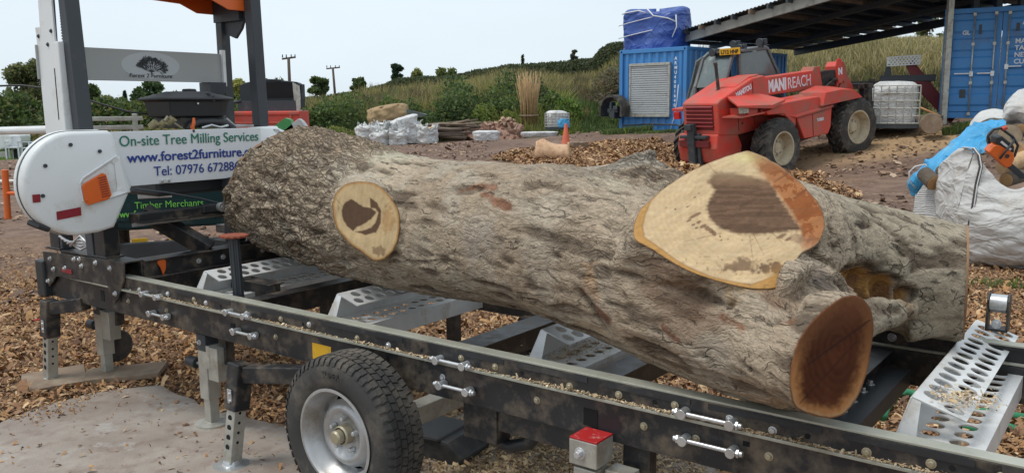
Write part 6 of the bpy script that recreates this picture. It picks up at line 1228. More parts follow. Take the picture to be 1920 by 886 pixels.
side([(-.55, 1.95), (-.1, 2.10), (.2, 2.12), (.2, 2.04), (-.1, 2.05), (-.5, 1.90)], -.42, .1).build('hood_box', RED, hood, bevel=.015)
gr = MB(); gr.bb(-1.226, -1.22, -.40, .32, 1.16, 1.66); go_ = gr.build('grille', M_['darkred'], TH)
for k in range(6): s = MB(); s.add([(-1.23, -.39, 1.20+k*.078), (-1.23, .31, 1.20+k*.078), (-1.262, .31, 1.235+k*.078), (-1.262, -.39, 1.235+k*.078), (-1.23, -.39, 1.255+k*.078), (-1.23, .31, 1.255+k*.078)], [(0, 1, 2, 3), (3, 2, 5, 4), (0, 3, 4), (1, 5, 2)]); s.build('grille_slat', mk('grille_red', (.28, .035, .035), .55, 0, .2) if k == 0 else bpy.data.materials['grille_red'], go_)
# chassis and counterweight
side([(-1.25, .50), (-1.30, .80), (-1.24, 1.08), (-.65, 1.06), (-.5, .75), (-.6, .42), (-1.1, .42)], -.50, .55).build('counterweight', RED, TH, bevel=.03, seg=3)
side([(-1.0, .45), (-1.0, 1.05), (3.3, 1.05), (3.45, .8), (3.3, .55), (.4, .45)], -.40, .40).build('chassis', mk('chassis_dark', (.10, .02, .02), .6, 0, .3), TH, bevel=.02)
side([(.35, 1.0), (.40, 1.55), (1.2, 1.52), (2.3, 1.35), (2.3, .9)], -.62, -.2).build('chassis_side', RED, TH, bevel=.02)
# side pod, mudguards
side([(.58, .98), (.60, 1.19), (.86, .68), (1.70, .66), (1.80, .80), (1.86, 1.22), (1.40, 1.50), (.22, 1.52), (-.36, 1.42), (-.30, 1.34), (.2, 1.30)], -1.02, -.45).build('side_pod', RED, TH, bevel=.02)
s = MB(); s.add([(.58, -1.06, 1.20), (1.86, -1.06, 1.26), (1.42, -.55, 1.56), (.15, -.55, 1.56), (-.38, -.9, 1.46), (.58, -1.06, 1.16), (1.86, -1.06, 1.22), (1.42, -.55, 1.5), (.15, -.55, 1.5), (-.38, -.9, 1.42)], [(0, 1, 2, 3), (0, 3, 4), (5, 8, 7, 6), (5, 9, 8), (0, 5, 6, 1), (1, 6, 7, 2), (2, 7, 8, 3), (3, 8, 9, 4), (4, 9, 5, 0)]); s.build('pod_lid', RED, TH, bevel=.01)
s = MB(); s.add([(-1.30, -1.10, 1.66), (-.25, -1.10, 1.53), (.16, -1.10, 1.60), (.02, -.50, 1.76), (-.9, -.50, 1.80), (-1.30, -1.10, 1.62), (-.25, -1.10, 1.46), (.16, -1.10, 1.55), (.02, -.50, 1.70), (-.9, -.50, 1.74)], [(0, 1, 2, 3, 4), (9, 8, 7, 6, 5), (0, 5, 6, 1), (1, 6, 7, 2), (2, 7, 8, 3), (3, 8, 9, 4), (4, 9, 5, 0)]); mg = s.build('rear_mudguard', RED, TH, bevel=.008)
s = MB(); s.bb(-1.15, -.45, -1.06, -.55, 1.40, 1.43); s.bb(-.9, -.6, -1.0, -.55, 1.43, 1.56); s.build('lamp_shelf', RED, mg)
s = MB(); s.bb(-1.06, -.92, -1.04, -.90, 1.47, 1.62); s.build('rear_lamp', M_['galv'], mg, bevel=.01)
s = MB(); s.add([(1.40, -1.12, 1.30), (1.50, -1.12, 1.56), (2.05, -1.12, 1.56), (2.55, -1.12, 1.50), (2.85, -1.12, 1.30), (1.45, -.5, 1.58), (2.05, -.5, 1.66), (2.6, -.5, 1.58), (2.9, -.5, 1.36), (1.35, -.5, 1.30)], [(0, 1, 5, 9), (1, 2, 6, 5), (2, 3, 7, 6), (3, 4, 8, 7), (0, 4, 3, 2, 1)]); s.build('front_mudguard', RED, TH)
text('lettering', 'TURBO', M_['txtwhite'], (1.30, -1.024, .98), (1, 0, 0), (0, 0, 1), .09, TH, width=.24, bold=.003)
# far side: rear lamp bar and mudguard
s = MB(); s.bb(-1.22, -.9, .42, .72, 1.54, 1.60); s.build('rear_mudguard', RED, TH, bevel=.01); s = MB(); s.bb(-1.25, -1.18, .50, .66, 1.38, 1.53); s.build('rear_lamp', M_['redlamp'] if 'redlamp' in M_ else mk('red_lamp_lens', (.55, .02, .02), .3, 0, 0, bump=0), TH, bevel=.01)
# boom: outer box, inner section, head
bm_ = side([(.18, 2.03), (.30, 2.12), (.48, 2.02), (2.20, 1.98), (2.26, 2.06), (2.46, 2.04), (2.56, 1.52), (2.42, 1.46), (2.35, 1.56), (.42, 1.64), (.2, 1.75)], -.34, -.02).build('boom', RED, TH, bevel=.02)
side([(2.40, 1.58), (2.45, 1.92), (3.22, 1.90), (3.22, 1.56)], -.30, -.06).build('inner_boom', M_['black'], bm_, bevel=.01)
hd = side([(3.10, 1.50), (3.10, 1.98), (3.22, 2.08), (3.40, 2.04), (3.52, 1.75), (3.82, 1.32), (3.70, 1.22), (3.45, 1.20), (3.25, 1.35)], -.34, -.02).build('boom_head', RED, bm_, bevel=.02)
s = MB(); s.cyl((.30, -.37, 1.98), (.30, .02, 1.98), .09, n=20); s.build('boom_pivot', M_['darkred'], bm_, bevel=.008, sm_ang=40)
s = MB(); s.tube([(2.5, -.36, 1.5), (2.75, -.36, 1.62), (3.0, -.36, 1.70), (3.3, -.36, 1.6)], .03, 8); s.build('hoses', M_['black'], bm_, smooth=True)
text('lettering', 'MANI', M_['txtwhite'], (.60, -.342, 1.70), (1, 0, -.01), (0, 0, 1), .34, bm_, width=.62, bold=.018)
text('lettering', 'REACH', M_['txtwhite'], (1.27, -.342, 1.69), (1, 0, -.01), (0, 0, 1), .33, bm_, width=.82, bold=.004)
text('lettering', 'REACH', RED, (1.292, -.344, 1.70), (1, 0, -.01), (0, 0, 1), .29, bm_, width=.78, bold=-.010)
text('lettering', 'MANITOU', M_['txtwhite'], (-.64, -.523, 1.74), (1, 0, .26), (-.26, 0, 1), .14, hood, width=.50, bold=.007)
# mirror plate on its stalk
pl_ = MB(); pl_.prism([(2.66, 2.02), (2.70, 2.16), (2.80, 2.18), (2.88, 2.12), (2.95, 1.72), (2.90, 1.62), (2.76, 1.62)], (0, -.62, 0), (1, 0, 0), (0, 0, 1), (0, 1, 0), .03); po = pl_.build('marker_plate', RED, TH, bevel=.012)
text('lettering', 'N', M_['txtwhite'], (2.72, -.622, 1.82), (1, 0, 0), (0, 0, 1), .2, po, bold=.012); s = MB(); s.tube([(2.84, -.60, 1.64), (2.84, -.5, 1.45), (2.8, -.3, 1.3)], .02, 6); s.build('stalk', M_['black'], po)
# lifting carriage beyond the head
s = MB(); s.bb(3.75, 3.9, -.75, .75, .95, 1.08); s.bb(3.75, 3.9, -.75, .75, 1.38, 1.50); s.bb(3.75, 3.9, -.72, -.60, .5, 1.5); s.bb(3.75, 3.9, .60, .72, .5, 1.5); s.build('fork_carriage', M_['black'], TH, bevel=.01)
for y in (-.5, .4): s = MB(); s.bb(3.9, 3.95, y, y+.12, .35, 1.4); s.bb(3.9, 4.9, y, y+.12, .33, .38); s.build('fork', M_['greydark'], TH, bevel=.008)
# cab
cb_m = mk('cab_grey', (.13, .14, .145), .5, 0, .15, 3, (.3, .28, .25), .3, 3)
cabf = MB(); YN, YF = .32, 1.12
def fbar(a, b_, w_=.07): cabf.beam(a, b_, w_, w_, (0, 1, 0))
prof = [(-.08, 1.35), (-.02, 1.90), (.30, 2.50), (.50, 2.60), (1.48, 2.58), (1.88, 1.92), (1.95, 1.2)]
for y in (YN, YF):
    for i in range(len(prof)-1): fbar((prof[i][0], y, prof[i][1]), (prof[i+1][0], y, prof[i+1][1]))
    fbar((.52, y, 2.55), (.50, y, 1.5)); fbar((.5, y, 1.98), (1.88, y, 1.94))
for a in prof: fbar((a[0], YN, a[1]), (a[0], YF, a[1]))
cab = cabf.build('cab_frame', cb_m, TH, bevel=.012)
s = MB(); s.prism([(.42, 2.57), (.50, 2.64), (1.46, 2.63), (1.52, 2.57)], (0, YN-.03, 0), (1, 0, 0), (0, 0, 1), (0, 1, 0), YF-YN+.06); s.build('cab_roof', cb_m, cab, bevel=.02, seg=3)
gl = MB(); gl.bb(.55, 1.45, YN-.0, YN+.01, 2.0, 2.54); gl.add([(1.45, YN, 2.54), (1.86, YN, 1.98), (1.45, YN, 1.98)], [(0, 1, 2)]); gl.build('side_window', M_['glass'], cab)
gl = MB(); gl.add([(.46, YN, 2.56), (.46, YF, 2.56), (.28, YF, 2.46), (.28, YN, 2.46), (-.02, YN, 1.9), (-.02, YF, 1.9)], [(0, 1, 2, 3), (3, 2, 5, 4)]); gl.build('rear_window', M_['glass'], cab)
s = MB(); s.add([(.0, YF+.02, 1.9), (.26, YF+.02, 2.5), (.20, YF+.14, 2.42), (.12, YF+.44, 1.5), (.0, YF+.02, 1.35)], [(0, 1, 2, 3, 4)]); s.build('open_door_glass', M_['glass'], cab)
s = MB(); s.tube([(.28, YF+.02, 2.52), (.22, YF+.12, 2.45), (.18, YF+.26, 2.0), (.12, YF+.46, 1.48), (.05, YF+.2, 1.38)], .03, 6); s.build('open_door', cb_m, cab, smooth=True)
s = MB(); s.prism([(.02, 1.30), (.06, 1.95), (1.85, 1.9), (1.95, 1.1)], (0, YN+.02, 0), (1, 0, 0), (0, 0, 1), (0, 1, 0), YF-YN-.04); s.build('cab_body', cb_m, TH, bevel=.01)
s = MB(); s.bb(.5, .95, .55, .95, 1.9, 2.0); s.bb(.42, .55, .55, .95, 1.95, 2.42); s.build('seat', M_['blackpl'], TH, bevel=.04)
s = MB(); s.bb(.235, .255, .05, .60, 2.55, 2.69); np_ = s.build('number_plate', M_['yellow'], cab, bevel=.004)
text('lettering', 'L712 HNP', M_['txtblack'], (.233, .56, 2.575), (0, -1, 0), (0, 0, 1), .115, np_, width=.47, bold=.003)
s = MB(); s.bb(.26, .45, .0, .9, 2.60, 2.64); s.build('plate_bar', cb_m, cab)
for (x, y, z) in ((.30, .80, 2.62), (.55, .28, 2.66), (1.25, .28, 2.72), (1.3, 1.05, 2.72)):
    s = MB(); s.lathe([(.001, 0), (.06, 0), (.085, .03), (.09, .08), (.001, .08)], (x, y, z), (-1, 0, 0), 16); s.bb(x, x+.10, y-.09, y+.09, z-.05, z+.07); s.cyl((x+.05, y, z-.12), (x+.05, y, z-.04), .015, n=8); s.build('work_lamp', M_['greydark'], cab, bevel=.008, sm_ang=40)
s = MB(); s.cyl((-.62, -.05, 1.88), (-.66, -.05, 2.40), .035, n=14); s.cyl((-.66, -.05, 2.40), (-.68, -.05, 2.47), .042, n=14); s.lathe([(.09, 0), (.05, .03)], (-.62, -.05, 1.88), (0, 0, 1), 14); s.build('exhaust', M_['rubber'], TH, sm_ang=40)
# rear hitch frame
s = MB(); s.bb(-1.40, -1.30, .0, .18, .40, 1.30); s.bb(-1.34, -1.26, -.10, -.02, .45, 1.1); s.bb(-1.45, -1.38, .02, .20, 1.18, 1.30); s.bb(-1.38, -1.25, -.3, .4, 1.0, 1.06); s.build('hitch', M_['greydark'], TH, bevel=.01)
s = MB(); s.bb(-1.36, -1.30, -.35, .45, .82, .96); s.build('rear_bar', M_['darkred'], TH, bevel=.01)
# big ribbed tyres
def farm_wheel(x, y, z, Rt, sgn, cam_=0):
    wd = .40; c0 = Vector((x, y, z)); ax = Vector((0, sgn, 0)); ax.rotate(Matrix.Rotation(cam_, 3, 'Z')); Rr = Rt*.53; h = wd/2
    t_ = MB(); t_.lathe([(Rr, -h*.8), (Rr+.02, -h), (Rt*.80, -h*1.05), (Rt*.90, -h*.93), (Rt*.915, -h*.6), (Rt*.92, 0), (Rt*.915, h*.6), (Rt*.90, h*.93), (Rt*.80, h*1.05), (Rr+.02, h), (Rr, h*.8)], c0, ax, 60)
    ty = t_.build('wheel', M_['rubber'], TH, sm_ang=50); a = ax.orthogonal().normalized(); b_ = ax.cross(a); nb = 19; lb = MB()
    for sd_ in (-1, 1):
        for k in range(nb):
            t0 = 2*PI*(k+(.5 if sd_ > 0 else 0))/nb; V = []
            for (ww, dt, rr) in ((-.05, .30, Rt), (.35, .16, Rt*1.0), (.80, .0, Rt*.985), (1.04, -.05, Rt*.86)):
                for dd in (0, .085):
                    for ri in (.90 if ww < 1 else .80, 1.0):
                        te = t0+(dt+dd)*1.0; V.append(c0+ax*(sd_*ww*h)+(a*math.cos(te)+b_*math.sin(te))*(rr if ri == 1.0 else Rt*ri*(.96 if ww < 1 else .95)))
            F = []
            for j in range(3): q = j*4; F += [(q, q+4, q+5, q+1), (q+1, q+5, q+7, q+3), (q+3, q+7, q+6, q+2)]
            F += [(0, 1, 3, 2), (12, 14, 15, 13)]; lb.add(V, F)
    lb.build('lugs', M_['rubber'], ty, bevel=.006)
    r_m = MB(); r_m.lathe([(Rr+.008, h*.85), (Rr+.02, h*1.0), (Rr-.01, h*1.0), (Rr-.03, h*.7), (Rr-.05, h*.5), (Rr-.06, 0), (Rr-.10, -h*.05), (.17, -h*.02), (.13, h*.18), (.10, h*.35), (.001, h*.38)], c0, ax, 48); r_m.build('rim', M_['creamrim'], ty, sm_ang=40)
    for k in range(8): an = 2*PI*k/8; q = c0+(a*math.cos(an)+b_*math.sin(an))*.145+ax*h*.05; s = MB(); s.cyl(q, q+ax*.05, .018, n=6); s.build('wheel_nut', M_['galv'], ty)
    return ty
farm_wheel(.02, -.92, .62, .62, -1); farm_wheel(2.72, -.92, .66, .66, -1, R(-6)); farm_wheel(.02, 1.2, .62, .62, 1); farm_wheel(2.72, 1.2, .66, .66, 1, R(-6))
s = MB(); s.cyl((.02, -.8, .62), (.02, 1.05, .62), .10, n=16); s.cyl((2.72, -.8, .66), (2.72, 1.05, .66), .10, n=16); s.build('axle', M_['black'], TH)
# seams, rivets, grime collecting details
s = MB()
for a, b_ in (((-.62, 1.07), (-.62, 1.86)), ((-.12, 1.1), (-.12, 2.0))): s.beam((a[0], -.524, a[1]), (b_[0], -.524, b_[1]), .006, .012, (0, 1, 0))
s.build('hood_seam', M_['darkred'], hood)
s = MB(); s.beam((.62, -1.025, 1.14), (1.82, -1.025, 1.18), .006, .012, (0, 1, 0)); s.beam((1.16, -1.025, .70), (1.16, -1.025, 1.15), .006, .01, (0, 1, 0)); s.build('pod_seam', M_['darkred'], TH)
for x, z in ((-.5, 1.2), (-.5, 1.6), (-.2, 1.3)): s = MB(); s.cyl((x, -.522, z), (x, -.535, z), .022, n=12); s.build('hood_catch', M_['greydark'], hood)
for k in range(3): s = MB(); s.tube([(-1.28, .05+.05*k, 1.02), (-1.40, .05+.05*k, .9), (-1.36, .0+.06*k, .7), (-1.2, .05, .6)], .014, 6); s.build('hydraulic_hose', M_['black'], TH, smooth=True)
# ---------------- everything else in the yard ----------------
def M_at(px, py, Y, rz=0, z=None): p = at(px, py, Y); return Matrix.Translation((p.x, p.y, p.z if z is None else z)) @ Matrix.Rotation(rz, 4, 'Z')
def bag_mesh(w_, d, h, seed, sag=.06, top='open', nu=64, nv=30, wr=.07, p=4.5, belly=.06, flare=.0):
    V = []; 
    for j in range(nv+1):
        v = j/nv
        for i in range(nu):
            a = 2*PI*i/nu; c_, s_ = math.cos(a), math.sin(a); r = 1/((abs(c_)**p+abs(s_)**p)**(1/p)); k = 1+belly*math.sin(min(1, v)*PI)+flare*v; z = v*h
            if top == 'closed' and v > .75: k *= max(.03, math.cos((v-.75)/.25*PI/2)**.6); z = h*(.75+.18*math.sin((v-.75)/.25*PI/2))
            V.append((c_*r*w_/2*k, s_*r*d/2*k, z))
    V = np.array(V); n1 = fbm(V*np.array([2.2, 2.2, 3.5])/max(w_, .3)+seed*3.1, 3, seed)-.5; n2 = 1-np.abs(fbm(V*np.array([5, 5, 3.])/max(w_, .3)+seed, 3, seed+1)*2-1)*2; nn = V.copy(); nn[:, 2] = 0; L_ = np.linalg.norm(nn, axis=1)[:, None]+1e-6; nn /= L_
    up = np.clip(V[:, 2]/h, 0, 1); V = V+nn*((n1*wr*2.2+(n2-.3)*wr*.7)*w_*(.35+.9*up))[:, None]; V[:, 2] += (n1*sag*2*h)*up**3+((vn(V*np.array([6, 6, 0])/max(w_, .3)+seed, seed+7)-.5)*.42*h)*up**5*(top == 'open')
    F = [(j*nu+i, j*nu+(i+1) % nu, (j+1)*nu+(i+1) % nu, (j+1)*nu+i) for j in range(nv) for i in range(nu)]; F.append(tuple(range(nu-1, -1, -1)))
    return V, F
def bulk_bag(label, M, w_, d, h, seed, top='open', group=None, fill='vcol', loops=True, straps=False, wr=.07, fillmat=None, fillz=.86):
    t_ = thing('bulk_bag', label, 'bulk bag', M=M, group=group); V, F = bag_mesh(w_, d, h, seed, top=top, wr=wr); s = MB(); s.add([tuple(v) for v in V], F); b_ = s.build('bag', M_['bagw'], t_, smooth=True)
    if top == 'open':
        s = MB(); n = 20; g = np.random.default_rng(seed); VV = []
        for j in range(n+1):
            for i in range(n+1): x = (i/n-.5)*w_*.92; y = (j/n-.5)*d*.92; VV.append((x, y, h*fillz+.10*h*(math.cos(x/w_*3)*math.cos(y/d*3))))
        VV = np.array(VV); VV[:, 2] += (fbm(VV*7, 3, seed)-.5)*.16*h; s.add([tuple(v) for v in VV], [(j*(n+1)+i, j*(n+1)+i+1, (j+1)*(n+1)+i+1, (j+1)*(n+1)+i) for j in range(n) for i in range(n)]); s.build('contents', fillmat or M_['bagw'], t_, smooth=True)
    if loops:
        for sx in (-1, 1):
            for sy in (-1, 1):
                s = MB(); x, y = sx*w_*.44, sy*d*.44; rs = np.random.default_rng(seed+sx*3+sy); l_ = rs.uniform(.10, .2)*h; ox, oy = rs.normal(0, .06, 2)*w_; s.tube([(x, y, h*.75), (x*1.02+ox*.3, y*1.02, h+l_*.6), (x+ox, y+oy, h+l_), (x*.9+ox*1.2, y*.9+oy, h+l_*.8), (x*.86, y*.8, h*.85)], .012*max(1, w_), 6); s.build('lifting_loop', M_['bagw'], t_, smooth=True)
    return t_
G_ = 'white bulk bags lying in the row at the foot of the bank'
for (px, py, Y, w_, d, h, sd, lb) in ((690, 268, 30.2, .62, .6, .62, 1, 'white bulk bag at the left end of the far row, loops standing up'), (722, 258, 31.0, .6, .6, .55, 2, 'bright white bulk bag standing high behind the first far bags'), (716, 272, 29.8, .72, .6, .55, 3, 'wide low white bulk bag, second from the left in the front of the far row'), (747, 271, 29.7, .58, .6, .48, 4, 'smaller rounded white bulk bag in the middle of the far row'), (768, 268, 30.2, .72, .7, .72, 5, 'tall white bulk bag with pale blue print under the topmost far bag'), (800, 269, 30.0, .62, .6, .60, 6, 'white bulk bag at the right end of the far row holding pinkish rubble')):
    bulk_bag(lb, M_at(px, py, Y, sd*.4), w_, d, h, 300+sd, group=G_, wr=.17, fillmat=M_['woodcut'] if sd == 6 else None)
bulk_bag('topmost white bulk bag lying tilted over the far row', M_at(762, 244, 30.6, .3) @ Matrix.Rotation(R(-16), 4, 'Y'), .85, .7, .52, 311, group=G_, top='closed', wr=.12, loops=False)
bulk_bag('flat white plastic sheet lying in the grass at the far left of the bag row', M_at(645, 268, 30.2, -.5) @ Matrix.Rotation(R(14), 4, 'Y'), 1.0, .4, .10, 312, top='closed', wr=.10, loops=False)
bulk_bag('slumped white sack in front of the firewood heap', M_at(912, 263, 29.5, .2), .80, .6, .36, 313, top='closed', wr=.12, loops=False)
bulk_bag('flat white sack lying on the ground left of the traffic cone', M_at(1011, 256, 30.0, .05), 1.15, .6, .19, 314, top='closed', wr=.08, loops=False)
# straw brown canvas heap and the grey green sheet behind the bags
V, F = bag_mesh(1.25, 1.1, .88, 320, top='closed', wr=.12); s = MB(); s.add([tuple(v) for v in V], F); o = s.build('canvas_heap', mk('straw_canvas', (.40, .27, .14), .8, 0, .3, 3, (.22, .17, .09), .4, 3, .5, 14, .03), None, smooth=True, label='straw brown canvas covered heap on the bank above the white bags', cat='covered heap'); o.matrix_world = M_at(730, 238, 32.2, .3) @ Matrix.Rotation(R(-8), 4, 'Y')
s = MB(); s.add([(0, 0, .35), (.3, -.1, .42), (.8, 0, .26), (1.0, .1, .2), (.85, .4, .24), (.3, .5, .35), (0.1, 0, .16), (.75, .05, .12)], [(0, 1, 2, 3, 4, 5), (0, 6, 7, 2, 1), (2, 7, 3)]); o = s.build('metal_sheet', M_['galvgrey'] if 'galvgrey' in M_ else mk('grey_green_sheet', (.22, .26, .24), .6, 0, .1), None, label='bent grey green sheet leaning beside the straw brown heap', cat='sheet'); o.matrix_world = M_at(752, 226, 32.0, -.1)
# poles
g = random.Random(9); grp = 'rough timber poles in the pile left of the firewood'
kinds = ['thin grey timber pole', 'dark brown timber pole', 'thick weathered timber pole', 'long bare timber pole', 'short knotty timber pole']
pos_ = ['at the bottom front of the pole pile', 'at the back of the pole pile', 'topmost in the pole pile', 'crossing the middle of the pole pile', 'sticking out at the right of the pole pile']
base_pole = None
for k in range(26):
    Y = 30.4+g.random()*1.3; lv = k//9; x0 = 760+g.random()*60+lv*10; x1 = 862+g.random()*45; y0 = 258-lv*9-g.random()*6; y1 = 262-lv*12-g.random()*16-(8 if k % 4 == 0 else 0)
    a = at(x0, y0, Y); b_ = at(x1, y1, Y-.4); th = bpy.data.objects.new('timber_pole', None)
    s = MB(); r0 = .035+g.random()*.05; d = b_-a; s.tube([Vector(), d*.33+Vector((0, 0, .03)), d*.66, d], [r0, r0*.95, r0*.8, r0*.6], 7)
    o = s.build('timber_pole', mk('pole_grey', (.17, .13, .10), .85, 0, .3, 4) if k == 0 else (bpy.data.materials['pole_grey'] if k % 3 else M_['ply']), None, smooth=True); bpy.data.objects.remove(th); o.location = a; tag(o, 'rough timber pole lying in the pile between the white bags and the firewood heap', 'timber pole', grp)
# firewood heap: individual split logs
grp = 'split logs in the reddish firewood heap'; gm = M_['fw'] = mk('split_firewood', (.36, .21, .15), .8, 0, .3, 5, (.16, .09, .07), .35, 5, .4, 20, .01); gm2 = mk('split_firewood_pale', (.46, .31, .22), .8, 0, .25, 5, (.2, .12, .09), .3, 5, .4, 20, .01)
proto = []
for q in range(6):
    s = MB(); n = g.choice((3, 4, 5)); poly = [(.075*math.cos(2*PI*k/n+q)*g.uniform(.8, 1.2), .065*math.sin(2*PI*k/n+q)*g.uniform(.8, 1.2)) for k in range(n)]; s.prism(poly, (0, 0, -.14), (1, 0, 0), (0, 1, 0), (0, 0, 1), .28); proto.append(s.build('split_log', gm if q % 2 else gm2, None, bevel=.008))
fl = []
for k in range(215):
    px = 875+g.random()*102; t_ = (px-875)/102; hh = (14+24*math.exp(-((px-952)/20)**2)+14*math.exp(-((px-912)/20)**2)); lv = g.random(); Y = 31.6-1.5*g.random()*(1-lv*.7)
    p = at(px, 259-hh*lv*1.0, Y); o = proto[k % 6] if k < 6 else proto[k % 6].copy()
    if k >= 6: C.objects.link(o)
    o.location = p; o.rotation_euler = (g.uniform(0, 3), g.uniform(0, 3), g.uniform(0, 3)); sc = g.uniform(.8, 1.35); o.scale = (sc, sc, sc); tag(o, 'split firewood log lying in the reddish heap below the cane bundle', 'split log', grp)
s = MB(); VV = []; n = 16
for j in range(n+1):
    for i in range(n+1): x = i/n; y = j/n; VV.append((x*2.0, y*1.6, -.1+.42*math.sin(x*PI)**.8*math.sin(y*PI)**.7*(1+.5*x)))
s.add(VV, [(j*(n+1)+i, j*(n+1)+i+1, (j+1)*(n+1)+i+1, (j+1)*(n+1)+i) for j in range(n) for i in range(n)]); o = s.build('wood_waste', gm, None, smooth=True, kind='stuff', label='mass of bark and wood waste under the firewood heap'); p = at(880, 260, 30.4); o.location = (p.x, p.y, p.z)
# cane bundle
CB = thing('cane_bundle', 'tall upright bundle of straw coloured canes standing against the bank', 'cane bundle', M=M_at(992, 236, 32.2)); cm = mk('cane', (.46, .30, .14), .6, 0, .25, 9)
for k in range(90):
    a = g.uniform(0, 2*PI); r = .42*math.sqrt(g.random()); h = 1.72+g.uniform(-.25, .3); s = MB(); s.tube([(math.cos(a)*r*.8, math.sin(a)*r*.5, -.1), (math.cos(a)*r*.85, math.sin(a)*r*.5, h*.5), (math.cos(a)*r*1.25+g.normalvariate(0, .04), math.sin(a)*r*.7, h)], [.016, .014, .008], 5); s.build('cane', cm, CB, smooth=True)
s = MB(); s.lathe([(.35, 0), (.37, .03), (.35, .06)], (0, 0, .35), (0, 0, 1), 20); s.build('tie', M_['ply'], CB)
for ch in CB.children: pass
# caged tanks
def cage(label, M, w_, d, h, seed, tank='blue', bagin=True):
    t_ = thing('caged_tank', label, 'caged tank', M=M); s = MB(); s.bb(-w_/2, w_/2, -d/2, d/2, 0, .10); s.build('pallet', M_['greydark'], t_, bevel=.01); s = MB(); r = .012
    for z in np.linspace(.12, h, 6):
        s.tube([(-w_/2, -d/2, z), (w_/2, -d/2, z), (w_/2, d/2, z), (-w_/2, d/2, z), (-w_/2, -d/2, z)], r, 6)
    for k in range(8):
        x = -w_/2+w_*k/7; s.cyl((x, -d/2, .1), (x, -d/2, h), r, n=6); s.cyl((x, d/2, .1), (x, d/2, h), r, n=6)
    for k in range(1, 7):
        y = -d/2+d*k/7; s.cyl((-w_/2, y, .1), (-w_/2, y, h), r, n=6); s.cyl((w_/2, y, .1), (w_/2, y, h), r, n=6)
    s.build('cage', M_['galv'], t_); V, F = bag_mesh(w_*.82, d*.82, h*1.08, seed, top='closed', wr=.07); s = MB(); s.add([(a, b_, c+.1) for a, b_, c in V], F); s.build('white_sack', M_['bagw'], t_, smooth=True); return t_
cage('caged tank full of white sacks in front of the dark red implement', M_at(1672, 240, 20.4, -.45), 1.15, 1.0, .98, 331)
k_ = cage('small wire cage with white and blue sacks behind the traffic cone', M_at(1045, 243, 30.8, -.1), .85, .7, .58, 332)
s = MB(); V, F = bag_mesh(.4, .35, .36, 335, top='closed'); s.add([(a+.24, b_-.2, c+.08) for a, b_, c in V], F); s.build('blue_sack', M_['bluetarp'], k_, smooth=True)
# traffic cone, carved log chunk and stump behind it
CN = thing('traffic_cone', 'orange traffic cone standing behind the pale sawn log chunk', 'traffic cone', M=M_at(1061, 278, 22.3)); s = MB(); s.lathe([(.001, .03), (.15, .03), (.125, .06), (.035, .62), (.02, .64), (.001, .64)], (0, 0, 0), (0, 0, 1), 24); s.build('cone', mk('cone_orange', (.60, .12, .05), .6, 0, .2, 5, (.35, .12, .07), .3, 6), CN, sm_ang=50); s = MB(); s.bb(-.17, .17, -.17, .17, 0, .035); s.build('base', M_['ply'], CN, bevel=.02)
LC = thing('log_chunk', 'pale sawn chunk of log with a hollowed top lying on the yard beside the cone', 'log chunk', M=M_at(1036, 304, 18.3, -.12))
V = []; n = 26; m_n = 12
for j in range(m_n+1):
    x = -.36+.72*j/m_n
    for i in range(n):
        a = 2*PI*i/n; r_ = .20+.10*math.exp(-((x+.22)/.16)**2)*(math.sin(a) > 0)*abs(math.sin(a)); y = math.cos(a)*.23; z = .19+math.sin(a)*r_*(1 if math.sin(a) > 0 else .95); V.append((x, y, max(z, .0)))
V = np.array(V); V += (fbm(V*6, 3, 340)[:, None]-.5)*.06; F = [(j*n+i, j*n+(i+1) % n, (j+1)*n+(i+1) % n, (j+1)*n+i) for j in range(m_n) for i in range(n)]+[tuple(range(n)), tuple(range(m_n*n, m_n*n+n))]
s = MB(); s.add([tuple(v) for v in V], F); s.build('sawn_block', mk('pale_peach_wood', (.66, .42, .25), .7, 0, .25, 4, (.35, .17, .09), .35, 7, .5, 20, .01), LC, sm_ang=60)
s = MB(); s.lathe([(.235, 0), (.22, .03), (.001, .03)], (.345, 0, .195), (1, 0, .1), 26); s.build('sawn_end', M_['woodcut'], LC)
s = MB(); V, F = bag_mesh(.45, .3, .2, 341, top='closed', wr=.1); s.add([tuple(v) for v in V], F); o = s.build('rotten_stump', M_['ply'], None, smooth=True, label='small grey stump lying on the mulch just right of the cone', cat='stump'); o.matrix_world = M_at(1083, 279, 21.5, .2)
# chopping block with an axe, in front of the right container
s = MB(); s.cyl((-.26, 0, .22), (.26, .05, .20), .23, .22, n=28); o = s.build('chopping_block', M_['ply'], None, bevel=.015, sm_ang=40, label='short grey log used as chopping block before the right container', cat='log'); o.matrix_world = M_at(1746, 250, 19.3, 1.1)
AX = thing('axe', 'wooden handled axe stuck in the chopping block by the right container', 'axe', M=M_at(1738, 222, 19.2)); s = MB(); s.tube([(0, 0, -.02), (.12, -.1, -.08), (.30, -.2, -.15)], .018, 8); s = MB(); s.tube([(-.16, 0, .24), (.08, -.05, .13), (.26, -.1, .05)], [.022, .02, .018], 8); s.build('handle', mk('axe_handle', (.50, .24, .10), .5, 0, .1), AX, smooth=True); s = MB(); s.prism([(0, 0), (.10, -.03), (.10, .09), (0, .06)], (.22, -.1, -.02), (1, 0, 0), (0, 0, 1), (0, 1, 0), .04); s.build('axe_head', M_['greydark'], AX, bevel=.005)
